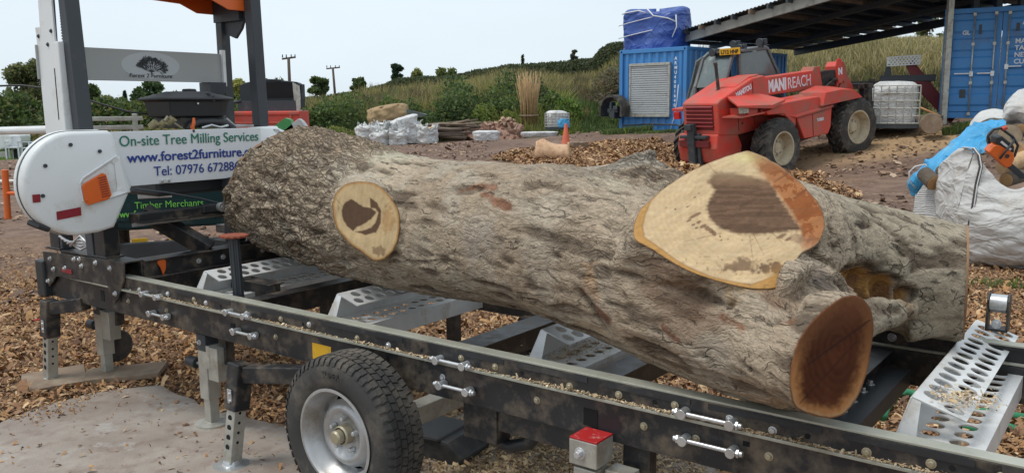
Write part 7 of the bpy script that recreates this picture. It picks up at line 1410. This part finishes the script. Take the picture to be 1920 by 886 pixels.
# red implement with a perforated white step
IM = thing('tractor_implement', 'dark red farm implement with a white perforated step behind the caged tank', 'implement', M=M_at(1700, 236, 22.0, -.4))
s = MB(); s.add([(-.1, 0, 1.5), (.05, 0, 1.65), (1.15, .1, .25), (1.0, .1, .05), (.2, 0, .9), (-.1, .12, 1.5), (.05, .12, 1.65), (1.15, .22, .25), (1.0, .22, .05), (.2, .12, .9)], [(0, 1, 2, 3, 4), (9, 8, 7, 6, 5), (0, 5, 6, 1), (1, 6, 7, 2), (2, 7, 8, 3), (3, 8, 9, 4), (4, 9, 5, 0)]); s.build('side_arm', M_['darkred'], IM, bevel=.01)
s = MB(); s.prism([(-.62, 1.25), (-.52, 1.65), (-.42, 1.3)], (0, 0, 0), (1, 0, 0), (0, 0, 1), (0, 1, 0), .06); s.bb(-.7, .6, .0, .10, 1.12, 1.28); s.bb(-.6, .5, .1, .5, .95, 1.12); s.bb(-.45, .05, .02, .12, .3, 1.15); s.build('frame', M_['greydark'], IM, bevel=.01)
s = MB(); s.holes((-.55, -.10, 1.50), (1, 0, .04), (0, .35, .94), .78, .26, 9, 4, .022, .006, edge=.02); s.build('perforated_step', M_['white'], IM)
s = MB(); s.bb(-1.8, -.6, .0, .12, 1.05, 1.15); s.bb(-1.75, -1.6, 0, .12, .1, 1.3); s.bb(-.95, -.8, 0, .12, .1, 1.2); s.build('black_bar', M_['black'], IM, bevel=.01)
CL = mk('cloth_white', (.66, .66, .66), .7, 0, .08)
s = MB(); V, F = bag_mesh(.9, .6, .5, 351, top='closed'); s.add([tuple(v) for v in V], F); o = s.build('white_sack', M_['bagw'], None, smooth=True, label='white sack on the ground between the front wheel and the caged tank', cat='sack'); o.matrix_world = M_at(1640, 240, 21.0)
# ---------------- the big bags at the right ----------------
def patch(name, ctrl, mat, parent, sub=10, amp=.03, sc=3, seed=1, inv=None, th=.006, an=(1, 1, 1), **k):
    """A draped cloth from a grid of control points (px, py, Y)."""
    Cg = np.array([[list(at(*c)) for c in row] for row in ctrl]); nr, nc = Cg.shape[:2]
    def cr(P, t_):                                # Catmull-Rom along axis 0
        n_ = len(P); i = min(int(t_), n_-2); f = t_-i; p0 = P[max(i-1, 0)]; p1 = P[i]; p2 = P[i+1]; p3 = P[min(i+2, n_-1)]; return .5*((2*p1)+(-p0+p2)*f+(2*p0-5*p1+4*p2-p3)*f*f+(-p0+3*p1-3*p2+p3)*f**3)
    R1 = np.array([cr(Cg, t_) for t_ in np.linspace(0, nr-1, (nr-1)*sub+1)]); R2 = np.array([cr(R1.transpose(1, 0, 2), t_) for t_ in np.linspace(0, nc-1, (nc-1)*sub+1)]).transpose(1, 0, 2); h_r, w_r = R2.shape[:2]; P = R2.reshape(-1, 3)
    gu = np.gradient(R2, axis=0).reshape(-1, 3); gv = np.gradient(R2, axis=1).reshape(-1, 3); nn = np.cross(gu, gv); nn /= np.linalg.norm(nn, axis=1)[:, None]+1e-9; Pa = P*np.array(an)+(fbm(P*1.3, 2, seed+9)[:, None]-.5)*.5; nz = (1-np.abs(fbm(Pa*sc, 4, seed)*2-1)*1.6)**3; n2 = fbm(P*sc*.6, 3, seed+3)-.5; P = P+nn*(nz*amp*.6+n2*amp*1.6)[:, None]
    if inv is not None: P = np.array([inv @ Vector(p) for p in P])
    idx = np.arange(h_r*w_r).reshape(h_r, w_r); F = np.stack([idx[:-1, :-1], idx[:-1, 1:], idx[1:, 1:], idx[1:, :-1]], -1).reshape(-1, 4); o = npmesh(name, P, F, mat, None, parent, smooth=True)
    m = o.modifiers.new('solid', 'SOLIDIFY'); m.thickness = th; m.offset = 0
    for a, b_ in k.items(): pass
    return o
BGW = mk('woven_bag_near', (.56, .55, .53), .62, 0, .08, 4, (.42, .36, .29), .25, 5, .2, 160, .002)
def wrinkle(m, sc, dist, st, aniso=(1, 1, 2.2)):
    nt_ = m.node_tree; tc_ = nt_.nodes.new('ShaderNodeTexCoord'); mp_n = nt_.nodes.new('ShaderNodeMapping'); mp_n.inputs['Scale'].default_value = aniso; n_ = nt_.nodes.new('ShaderNodeTexNoise'); n_.inputs['Scale'].default_value = sc; n_.inputs['Detail'].default_value = 3; n_.inputs['Distortion'].default_value = 1.3; r__ = nt_.nodes.new('ShaderNodeValToRGB'); e_ = r__.color_ramp.elements; e_[0].position = .38; e_[1].position = .62; x_ = e_.new(.5); x_.color = (1, 1, 1, 1); e_[-1].color = (.15, .15, .15, 1)
    b_n = nt_.nodes.new('ShaderNodeBump'); b_n.inputs['Strength'].default_value = st; b_n.inputs['Distance'].default_value = dist; nt_.links.new(tc_.outputs['Object'], mp_n.inputs[0]); nt_.links.new(mp_n.outputs[0], n_.inputs['Vector']); nt_.links.new(n_.outputs[0], r__.inputs[0]); nt_.links.new(r__.outputs[0], b_n.inputs['Height'])
    bs = nt_.nodes['Principled BSDF'].inputs['Normal']; old = bs.links[0].from_node if bs.links else None
    if old is not None: nt_.links.new(b_n.outputs[0], old.inputs['Normal'])
    else: nt_.links.new(b_n.outputs[0], bs)
wrinkle(BGW, 1.9, .05, .35); wrinkle(M_['bluetarp'], 3.2, .04, .45, (1, 1, 1)); wrinkle(M_['bagw'], 4, .05, .4, (1, 1, 1.5)); wrinkle(M_['navytarp'], 1.1, .10, .4, (1, 1, 1.6))
# right bag
BM = M_at(1905, 502, 8.45); BB = thing('bulk_bag', 'large creased white bulk bag in front, holding logs and the chainsaw', 'bulk bag', M=BM); bi = BM.inverted()
def cloth(name, ctrl, par, bi_, mat=None, **k): return patch(name, ctrl, mat or BGW, par, inv=bi_, **k)
cloth('front_panel', [[(1828, 282, 8.45), (1850, 318, 8.35), (1880, 352, 8.25), (1915, 358, 8.15), (1960, 330, 8.1), (2010, 318, 8.1), (2060, 300, 8.1)],
                      [(1812, 340, 8.42), (1840, 360, 8.28), (1875, 385, 8.15), (1915, 392, 8.05), (1960, 380, 8.0), (2010, 375, 8.0), (2070, 370, 8.0)],
                      [(1800, 400, 8.40), (1832, 415, 8.22), (1870, 430, 8.08), (1915, 440, 7.98), (1960, 440, 7.95), (2020, 440, 7.95), (2080, 440, 7.95)],
                      [(1808, 455, 8.38), (1836, 470, 8.24), (1872, 478, 8.12), (1915, 482, 8.04), (1960, 485, 8.0), (2020, 490, 8.0), (2080, 490, 8.0)],
                      [(1818, 497, 8.45), (1842, 499, 8.38), (1875, 500, 8.30), (1915, 503, 8.22), (1960, 506, 8.2), (2020, 510, 8.2), (2080, 512, 8.2)]], BB, bi, amp=.06, sc=1.7, seed=401, sub=14, an=(1, 1, 3.4))
cloth('side_panel', [[(1760, 318, 9.15), (1785, 292, 8.8), (1805, 278, 8.62), (1828, 282, 8.45)], [(1756, 350, 9.1), (1775, 345, 8.8), (1792, 340, 8.6), (1812, 340, 8.42)], [(1755, 405, 9.05), (1770, 405, 8.8), (1784, 402, 8.6), (1800, 400, 8.40)], [(1765, 460, 9.05), (1780, 460, 8.8), (1794, 458, 8.6), (1808, 455, 8.38)], [(1775, 488, 9.1), (1790, 492, 8.85), (1803, 495, 8.65), (1818, 497, 8.45)]], BB, bi, amp=.04, sc=2.0, seed=402, an=(1, 1, 2.5))
V = [at(1775, 486, 9.1), at(1818, 497, 8.45), at(2080, 512, 8.2), at(2080, 470, 9.6)]
s = MB(); s.add([bi @ (v+Vector((0, 0, .03))) for v in V]+[bi @ (v+Vector((0, 0, .55))) for v in V], [(0, 1, 2, 3), (4, 5, 6, 7)]); s.build('bag_floor', BGW, BB)
s = MB(); pts_ = [(1800, 276, 8.60), (1822, 277, 8.45), (1832, 290, 8.36), (1836, 312, 8.33), (1828, 345, 8.32), (1822, 385, 8.28), (1815, 420, 8.3), (1806, 452, 8.36), (1802, 470, 8.4)]
P = [at(*p) for p in pts_]; 
for off_, mt in ((0, 'blackpl'), ):
    V = []
    for p in P: V += [bi @ (p+Vector((-.020, -.035, 0))), bi @ (p+Vector((.020, -.035, 0))), bi @ (p+Vector((.020, -.028, 0))), bi @ (p+Vector((-.020, -.028, 0)))]
    s.add(V, [(k*4+j, k*4+(j+1) % 4, (k+1)*4+(j+1) % 4, (k+1)*4+j) for k in range(len(P)-1) for j in range(4)])
st = s.build('lifting_strap', mk('strap_striped', (.10, .085, .075), .8, 0, .3), BB)
s = MB(); s.tube([bi @ (p+Vector((0, -.042, 0))) for p in P], .006, 6); s.build('strap_stripe', CL, st, smooth=True)
# left ribbed bag and its logs
L_M = M_at(1755, 470, 9.5); LB = thing('bulk_bag', 'ribbed white bulk bag of logs, half behind the log and blue tarpaulin', 'bulk bag', M=L_M); li = L_M.inverted()
fr_ = [[(1716, 368, 9.55), (1740, 340, 9.3), (1770, 332, 9.1), (1806, 326, 9.0)], [(1713, 395, 9.5), (1740, 385, 9.22), (1770, 378, 9.02), (1806, 372, 8.9)], [(1710, 430, 9.5), (1740, 428, 9.18), (1770, 425, 9.0), (1806, 420, 8.9)], [(1716, 470, 9.55), (1742, 475, 9.25), (1772, 480, 9.1), (1806, 484, 9.0)]]
pb = cloth('front_panel', fr_, LB, li, amp=.008, sc=4, seed=405, mat=BGW)
t = NT('ribbed_bag_fabric'); wv_ = t.n('ShaderNodeTexWave'); wv_.wave_type = 'BANDS'; wv_.bands_direction = 'DIAGONAL'; wv_.inputs['Scale'].default_value = 11; wv_.inputs['Distortion'].default_value = 2.2; wv_.inputs['Detail'].default_value = 2; t.l(t.mapped((1, .3, 2.6)), wv_.inputs[0]); t.col(t.mix(t.noise(4, 4), (.66, .66, .66), (.54, .53, .5))); t.b.inputs['Roughness'].default_value = .6; t.bump(wv_.outputs['Fac'], .7, .03); pb.data.materials.clear(); pb.data.materials.append(t.m)
cloth('back_panel', [[(1716, 368, 9.55), (1716, 350, 10.2)], [(1716, 470, 9.55), (1716, 455, 10.2)]], LB, li, amp=.02, sc=3, seed=406)
def lump(name, label, px, py, Y, ax, r0, ln, mat, seed, cat='log', end=None, M=None):
    p = at(px, py, Y); ax = Vector(ax).normalized(); th = thing(name, label, cat, p); s = MB(); s.cyl(-ax*ln/2, ax*ln/2, r0, r0*.95, n=26); s.build('bark', mat, th, bevel=.012, sm_ang=40); s = MB(); s.lathe([(.001, .006), (r0*.6, .006), (r0*.93, .002), (r0*.93, -.01)], -ax*ln/2, -ax, 26); s.build('cut_end', end or M_['woodcut'], th); return th
E2 = mk('old_cut_end', (.42, .24, .10), .75, 0, .35, 6, (.16, .08, .04), .4, 6, .4, 30, .004); E3 = mk('grey_cut_end', (.34, .26, .17), .75, 0, .3, 8, (.16, .11, .08), .35, 6, .4, 30, .004)
lump('firewood_log', 'orange ended log lying on top of the ribbed bag, left of the pair', 1742, 334, 9.15, (-.1, .75, .35), .085, .22, M_['barktrunk'], 1, end=E2)
lump('firewood_log', 'second orange ended log on the ribbed bag, touching the left one', 1768, 326, 9.1, (.2, .8, .35), .062, .2, M_['barktrunk'], 2, end=E2)
lump('firewood_log', 'grey barked log on the ribbed bag beside the white bag edge', 1790, 312, 9.05, (.9, .35, .25), .06, .24, M_['ply'], 3)
lump('firewood_log', 'round log with a big grey brown cut end behind the chainsaw', 1882, 258, 8.9, (.25, .95, -.1), .125, .4, M_['barktrunk'], 4, end=E3)
lump('firewood_log', 'small dark log end above the big round cut end', 1905, 240, 8.95, (.2, .95, 0), .05, .3, M_['barktrunk'], 5, end=E2)
lump('firewood_log', 'pale split log at the right edge behind the chainsaw', 1915, 300, 8.6, (.95, .3, .3), .085, .5, M_['woodcut'], 6)
lump('firewood_log', 'reddish brown log low in the bag right of the chainsaw bar', 1912, 330, 8.5, (.8, .5, .1), .07, .5, M_['barktrunk'], 7, end=E2)
lump('firewood_log', 'dark brown log at the right edge above the pale split log', 1918, 272, 8.8, (.6, .7, .2), .08, .4, M_['ply'], 8)
# blue tarpaulin over the back of the bags
TM_ = M_at(1780, 300, 9.3); TR = thing('blue_tarpaulin', 'bright blue tarpaulin draped down over the bags of logs', 'tarpaulin', M=TM_)
patch('sheet', [[(1812, 238, 9.9), (1845, 225, 9.8), (1880, 226, 9.7), (1898, 235, 9.5)], [(1790, 258, 9.8), (1812, 250, 9.6), (1845, 250, 9.45), (1880, 262, 9.3)], [(1755, 290, 9.75), (1780, 280, 9.5), (1815, 272, 9.3), (1852, 285, 9.15)], [(1728, 318, 9.75), (1752, 310, 9.5), (1782, 305, 9.28), (1818, 300, 9.05)], [(1712, 340, 9.8), (1722, 338, 9.65), (1745, 330, 9.5), (1770, 322, 9.3)], [(1709, 358, 9.85), (1716, 366, 9.75), (1728, 352, 9.7), (1742, 342, 9.6)]], M_['bluetarp'], TR, inv=TM_.inverted(), amp=.09, sc=2.6, seed=411, an=(1.5, 1, .8))
s = MB(); s.tube([TM_.inverted() @ at(*p) for p in ((1716, 352, 9.6), (1705, 338, 9.6), (1705, 322, 9.6), (1716, 312, 9.6), (1735, 308, 9.55), (1746, 318, 9.5))], .008, 6); s.build('rope', CL, TR, smooth=True)
# white sheet tops above
WM = M_at(1870, 215, 9.8); WS = thing('white_sheet', 'white woven sheet spilling over the top of the blue tarpaulin', 'sheet', M=WM)
patch('sheet', [[(1818, 240, 10.1), (1835, 215, 10.2), (1865, 205, 10.2), (1892, 208, 10.1), (1925, 200, 10)], [(1822, 246, 9.95), (1845, 228, 9.9), (1872, 224, 9.8), (1895, 228, 9.7), (1925, 225, 9.6)]], BGW, WS, inv=WM.inverted(), amp=.03, sc=3, seed=415)
RM = M_at(1930, 240, 9.2); RB_ = thing('bulk_bag', 'rumpled white bag rim flopping open above the logs at the upper right edge', 'bulk bag', M=RM)
patch('rim', [[(1884, 215, 9.2), (1888, 195, 9.15), (1905, 178, 9.1), (1930, 165, 9.1), (1960, 160, 9.1)], [(1884, 222, 9.0), (1892, 210, 8.95), (1908, 205, 8.9), (1930, 215, 8.8), (1960, 225, 8.8)], [(1888, 232, 9.15), (1902, 238, 9.1), (1915, 245, 9.05), (1935, 255, 9.0), (1960, 265, 9.0)], [(1900, 236, 9.0), (1915, 262, 8.95), (1918, 300, 8.9), (1935, 330, 8.9), (1960, 340, 8.9)]], BGW, RB_, inv=RM.inverted(), amp=.04, sc=4, seed=416)
# chainsaw
SM = M_at(1876, 292, 8.35, 0) @ Matrix.Rotation(R(38), 4, 'Y') @ Matrix.Rotation(R(12), 4, 'X'); CS = thing('chainsaw', 'orange chainsaw with black handles lying on the big white bag', 'chainsaw', M=SM)
s = MB(); s.prism([(-.14, -.05), (-.15, .03), (-.10, .085), (.05, .09), (.10, .05), (.13, -.02), (.10, -.06)], (0, -.06, 0), (1, 0, 0), (0, 0, 1), (0, 1, 0), .13); s.build('body', M_['orange'], CS, bevel=.014, seg=3)
s = MB(); s.prism([(-.15, .05), (-.19, .10), (-.16, .14), (.0, .14), (.05, .09)], (0, -.065, 0), (1, 0, 0), (0, 0, 1), (0, 1, 0), .14); s.build('top_cover', M_['blackpl'], CS, bevel=.012); s = MB(); s.bb(-.13, .0, -.067, -.062, .085, .105); s.build('label_strip', CL, CS)
s = MB(); s.tube([(-.18, -.03, .02), (-.24, -.02, .06), (-.25, -.02, .14), (-.20, -.01, .19), (-.05, 0, .20), (.05, 0, .17), (.10, 0, .08), (.10, 0, .02)], .013, 8); s.build('handle', M_['blackpl'], CS, smooth=True)
s = MB(); s.tube([(-.02, -.075, -.03), (-.04, -.09, .06), (-.04, -.06, .17), (-.03, .05, .19)], .011, 8); s.build('front_handle', M_['blackpl'], CS, smooth=True)
s = MB(); s.prism([(.08, -.045), (.32, -.04), (.345, -.015), (.32, .01), (.08, .015)], (0, .0, 0), (1, 0, 0), (0, 0, 1), (0, 1, 0), .008); s.build('guide_bar', M_['greydark'], CS, bevel=.002); s = MB(); s.lathe([(.001, 0), (.02, 0), (.02, .004)], (.02, -.062, .03), (0, -1, 0), 14); s.build('starter_hole', M_['blackpl'], CS); s = MB(); s.cyl((-.19, -.02, .19), (-.17, -.02, .23), .02, n=12); s.build('red_cap', M_['red'], CS, bevel=.003)
# ---------------- left background ----------------
# dark green pickup right behind the saw head
pb_ = at(372, 470, 7.15); PM = Matrix.Translation((pb_.x, pb_.y, 0)) @ Matrix.Rotation(R(-67), 4, 'Z')
PU = thing('pickup_truck', 'dark green pickup with lime lettering on its tail, parked behind the saw head', 'pickup truck', M=PM)
GRN = mk('dark_green_paint', (.012, .040, .045), .25, 0, .15, 2, (.05, .05, .045), .2, 2, .02, coat=.5)
s = MB(); s.prism([(3.05, .62), (3.05, 1.18), (3.12, 1.24), (4.70, 1.24), (4.76, 1.18), (4.76, .62)], (0, -3.9, 0), (0, 1, 0), (0, 0, 1), (-1, 0, 0), 2.9); bo = s.build('body', GRN, PU, bevel=.03, seg=3)
s = MB(); s.bb(.012, .02, -.75, .80, .70, 1.17); tg = s.build('tailgate', GRN, PU, bevel=.008)
text('lettering', 'Timber Merchants', M_['txtlime'], (.022, -.47, .80), (0, 1, 0), (0, 0, 1), .080, tg, width=.53)
text('lettering', 'www.forest2furniture.com', M_['txtlime'], (.022, -.63, .735), (0, 1, 0), (0, 0, 1), .072, tg, width=.68, bold=.0015)
text('lettering', 'DEFENDER', M_['txtwhite'], (.022, .08, .935), (0, 1, 0), (0, 0, 1), .036, tg, width=.24, bold=.002)
s = MB(); s.bb(.022, .045, -.42, -.20, .925, .945); s.bb(.018, .028, -.44, -.18, .88, .955); s.build('tailgate_handle', M_['steel'], tg, bevel=.006)
s = MB(); s.bb(0, .14, -.90, .90, .44, .50); s.bb(.13, .16, -.90, .90, .38, .54); bp_ = s.build('bumper', M_['greydark'], PU, bevel=.01); s = MB(); s.bb(.10, .19, -.90, -.60, .50, .66); s.build('bumper_end', M_['rim'], bp_, bevel=.006)
for q_ in ((-.51, -.39, .46, .56), (-.22, -.02, .49, .61)): s = MB(); s.bb(.05, .07, *q_); s.build('number_plate', M_['yellow'], PU, bevel=.004)
for y in (-.66, .66):
    s = MB(); s.cyl((-.8, y-.11, .38), (-.8, y+.11, .38), .37, n=36); s.build('wheel', M_['rubber'], PU, bevel=.03, sm_ang=40); 
s = MB()
for z in (1.46, 1.53): s.beam((-.1, -1.0, z), (-.1, -.36, z), .035, .035)
for y in (-.95, -.42): s.beam((-.1, y, 1.2), (-.1, y, 1.57), .04, .04)
s.build('load_frame', M_['galv'], PU, bevel=.004)
s = MB()
for k in range(9): y = -.95+k*.07; s.cyl((-.1, y, 1.22), (-.1, y, 1.46), .004, n=5)
for z in (1.27, 1.33, 1.39): s.cyl((-.1, -.95, z), (-.1, -.38, z), .004, n=5)
s.build('mesh_guard', M_['galv'], PU)
s = MB(); s.bb(-2.9, -1.6, -.7, .7, 1.24, 1.30); s.build('cab', GRN, PU, bevel=.08, seg=3)
# red tipper truck far behind
TK = thing('tipper_truck', 'red farm truck with dark hood, behind the right posts of the saw head', 'truck', M=M_at(505, 262, 26, -.10)); DKC = mk('dark_hood', (.02, .025, .03), .5, 0, .2)
def arcp(w_, z0, z1, n=12): return [(-w_/2, z0), (-w_/2*1.0, z1-.12)]+[(-w_/2*.92*math.cos(PI*k/n), z1-.12+.12*math.sin(PI*k/n)) for k in range(n+1)]+[(w_/2, z1-.12), (w_/2, z0)]
s = MB(); s.prism(arcp(1.95, 1.15, 1.78), (0, .3, 0), (1, 0, 0), (0, 0, 1), (0, 1, 0), .3); s.build('hood', DKC, TK, bevel=.02)
s = MB(); s.bb(-.55, .85, .24, .30, 1.27, 1.72); s.build('hood_opening', bpy.data.materials['dark_hole'], TK); s = MB(); s.bb(-1.0, .85, .15, .3, .82, 1.17); s.build('grey_panel', M_['greydark'], TK)
s = MB(); s.bb(-1.02, 1.0, -.1, .8, .28, .86); s.bb(-1.05, 1.04, -.16, -.08, .74, .84); s.bb(-1.05, 1.04, -.14, -.1, .48, .54); s.bb(.70, .78, -.15, -.1, .3, .8); s.build('body', M_['red'], TK, bevel=.02)
for k in range(4): s = MB(); s.beam((.80+.07*k, .2-.05*k, .85), (.76+.07*k, .2-.05*k, 1.70-.03*k), .03, .05); s.build('slat', M_['galv'], TK)
s = MB(); s.tube([(1.06, -.1, .9), (1.18, -.2, 1.15), (1.12, -.2, 1.4)], .02, 6); s.bb(1.1, 1.22, -.22, -.16, .95, 1.2); s.build('mirror', DKC, TK)
s = MB(); s.beam((-.1, .28, 1.80), (.35, .28, 1.78), .05, .04); s.beam((-.1, .28, 1.76), (-.1, .28, 1.84), .04, .04); s.beam((.2, .28, 1.76), (.2, .28, 1.84), .04, .04); s.build('roof_rail', M_['greydark'], TK)
for y in (0.3,):
    for x in (-.9, .9): s = MB(); s.cyl((x-.12, y, .0), (x+.12, y, .0), .38, n=24); s.build('wheel', M_['rubber'], TK, bevel=.02)
s = MB(); s.tube([(-1.05, -.3, .55), (-1.12, -.3, .95), (-.95, -.3, 1.12), (-.7, -.3, 1.15)], .05, 8); s.build('lift_arm', DKC, TK, smooth=True)
o = MB(); o.prism([(0, 0), (.5, .34), (.62, .30), (.7, .1), (.75, 0)], (0, 0, 0), (1, 0, 0), (0, 0, 1), (0, 1, 0), .3); o = o.build('green_sheet', mk('green_sheeting', (.05, .25, .07), .5, 0, .2), None, label='folded green sheet standing in front of the red truck', cat='sheet'); o.matrix_world = M_at(497, 248, 21)
o = MB(); o.prism([(0, 0), (.1, .06), (.42, .30), (.5, .24), (.65, .02), (.64, -.05)], (0, 0, 0), (1, 0, 0), (0, 0, 1), (0, 1, 0), .3); o = o.build('grey_tool_box', M_['rim'], None, bevel=.01, label='small grey folded metal piece before the right side of the red truck', cat='box'); o.matrix_world = M_at(528, 246, 21)
# white marquee / caravan, blue topped box and the chairs at the far left
CV = thing('caravan', 'white rounded caravan cut by the left edge of the picture', 'caravan', M=M_at(0, 297, 31, .1)); s = MB(); s.prism([(-1.6, .25), (-1.6, .85), (.35, .88), (.46, .80), (.42, .55), (.2, .35), (-.2, .25)], (0, 0, 0), (1, 0, 0), (0, 0, 1), (0, 1, 0), 1.6); s.build('body', M_['white'], CV, bevel=.06, seg=3); s = MB(); s.bb(-.5, .25, -.03, .1, .05, .25); s.build('step', M_['galv'], CV); s = MB(); s.cyl((-.3, .1, .1), (-.3, .3, .1), .16, n=18); s.build('wheel', M_['rubber'], CV)
BX = thing('storage_box', 'dark storage box with a pale blue lid beside the white caravan', 'box', M=M_at(50, 297, 33, .5)); s = MB(); s.bb(-.42, .5, -.35, .35, 0, .55); s.build('box', M_['greydark'], BX, bevel=.01); s = MB(); s.prism([(-.5, .55), (-.1, .68), (.55, .58), (.55, .54), (-.5, .52)], (0, -.42, 0), (1, 0, 0), (0, 0, 1), (0, 1, 0), .84); s.build('lid', mk('pale_blue', (.22, .36, .55), .5, 0, .1), BX)
def pchair(lb, px, py, Y, rz):
    t_ = thing('garden_chair', lb, 'garden chair', M=M_at(px, py, Y, rz), group='white plastic garden chairs by the caravan'); s = MB(); s.bb(-.22, .22, -.22, .22, .38, .42); s.build('seat', M_['whiteb'], t_, bevel=.01); s = MB(); s.bb(-.22, .22, .20, .24, .42, .82); s.build('backrest', M_['whiteb'], t_, bevel=.02)
    for x in (-.2, .2):
        for y in (-.2, .2): s = MB(); s.bb(x-.025, x+.025, y-.025, y+.025, 0, .6 if y < 0 else .4); s.build('leg', M_['whiteb'], t_)
        s = MB(); s.bb(x-.03, x+.03, -.24, .22, .60, .63); s.build('armrest', M_['whiteb'], t_)
for (px, py, Y, rz, lb) in ((27, 297, 31, .3, 'white garden chair nearest the caravan'), (41, 298, 31.5, 1.4, 'white garden chair turned sideways before the dark storage box')):
    pchair(lb, px, py, Y, rz)
# ---------------- small things round the trailer ----------------
def gthing(name, mb, mat, px, py, label, cat, rz=0, z=0, **k): o = mb.build(name, mat, None, label=label, cat=cat, **k); p = onz(px, py, 0); o.location = (p.x, p.y, z); o.rotation_euler = (0, 0, rz); return o
s = MB(); s.prism([(-.22, .0), (-.20, .07), (-.05, .12), (.14, .11), (.22, .05), (.20, .0)], (0, -.12, 0), (1, 0, 0), (0, 0, 1), (0, 1, 0), .24); s.bb(-.18, .1, -.13, .13, .10, .125); gthing('battery_box', s, M_['blackpl'], 822, 845, 'black plastic box lying on the ground right behind the road wheel', 'box', -.55, 0, bevel=.012)
RG = mk('red_webbing', (.42, .03, .04), .7, 0, .2); GN = mk('green_hose', (.02, .20, .085), .45, 0, .15)
g = random.Random(4)
def coil(px, py, r, n, mat, label, name, th, cat, sq=.6, z=.02):
    s = MB(); pts_ = []
    for k in range(n): a = k*.55; rr = r*(1+.25*math.sin(k*1.7)); pts_.append((math.cos(a)*rr, math.sin(a)*rr*sq, .012+.006*k/n*4))
    s.tube(pts_, th, 7); return gthing(name, s, mat, px, py, label, cat, g.uniform(0, 3), z, smooth=True)
coil(425, 712, .06, 14, RG, 'red strap coiled on the chips between the jacks, left of the road wheel', 'red_strap', .010, 'strap'); coil(262, 577, .08, 12, RG, 'red strap lying on the chips beyond the left jacks', 'red_strap', .012, 'strap'); coil(85, 607, .07, 9, RG, 'thin red cord left of the leftmost leg', 'loose_twine', .006, 'cord'); coil(1733, 708, .07, 12, RG, 'red strap on the chips under the far rail by the perforated leg', 'red_strap', .010, 'strap')
s = MB(); s.tube([onz(*p) for p in ((1655, 780, .05), (1662, 760, .04), (1680, 740, .03), (1700, 735, .03), (1760, 750, .02), (1820, 770, .02), (1880, 775, .02), (1960, 790, .02))], .022, 10); o = s.build('green_hose', GN, None, smooth=True, label='green hose lying on the chips behind the last bunk', cat='hose')
s = MB(); s.tube([onz(*p) for p in ((1760, 790, .02), (1830, 805, .02), (1890, 800, .02), (1980, 830, .02))], .022, 10); s.build('green_hose', GN, None, smooth=True, label='second green hose loop nearer the rail at the lower right', cat='hose')
for k, (px, py, lb) in enumerate(((1240, 672, 'pale strap loop on the chips under the log, left one of the two'), (1290, 692, 'pale strap loop on the chips under the log, right one of the two'))):
    s = MB(); pts_ = [(math.cos(a)*.075, math.sin(a)*.03, .03+.02*math.sin(a)) for a in np.linspace(0, 2*PI, 14)]; s.tube(pts_, .012, 7); gthing('strap_loop', s, mk('pale_strap', (.38, .38, .34), .7) if k == 0 else bpy.data.materials['pale_strap'], px, py, lb, 'strap', 2.6, .0, smooth=True, group='pale strap loops under the log')
s = MB(); s.tube([onz(*p) for p in ((1270, 668, .03), (1300, 680, .03), (1360, 705, .02), (1420, 735, .02))], .008, 6); s.build('loose_twine', GN, None, smooth=True, label='thin green cord trailing from the strap loops under the log', cat='cord')
s = MB(); a, b_ = onz(880, 672, .12), onz(1060, 622, .12); s.beam(a, b_, .09, .11); s.build('timber_beam', M_['ply'], None, bevel=.004, label='square timber beam on the chips under the middle of the trailer', cat='timber beam')
s = MB(); s.beam(onz(1655, 408+20, .0)+Vector((0, 0, .05)), onz(1712, 402+20, 0)+Vector((0, 0, .05)), .25, .05); s.build('plank', M_['woodcut'], None, bevel=.004, label='pale plank lying on the ground left of the ribbed bag', cat='plank')
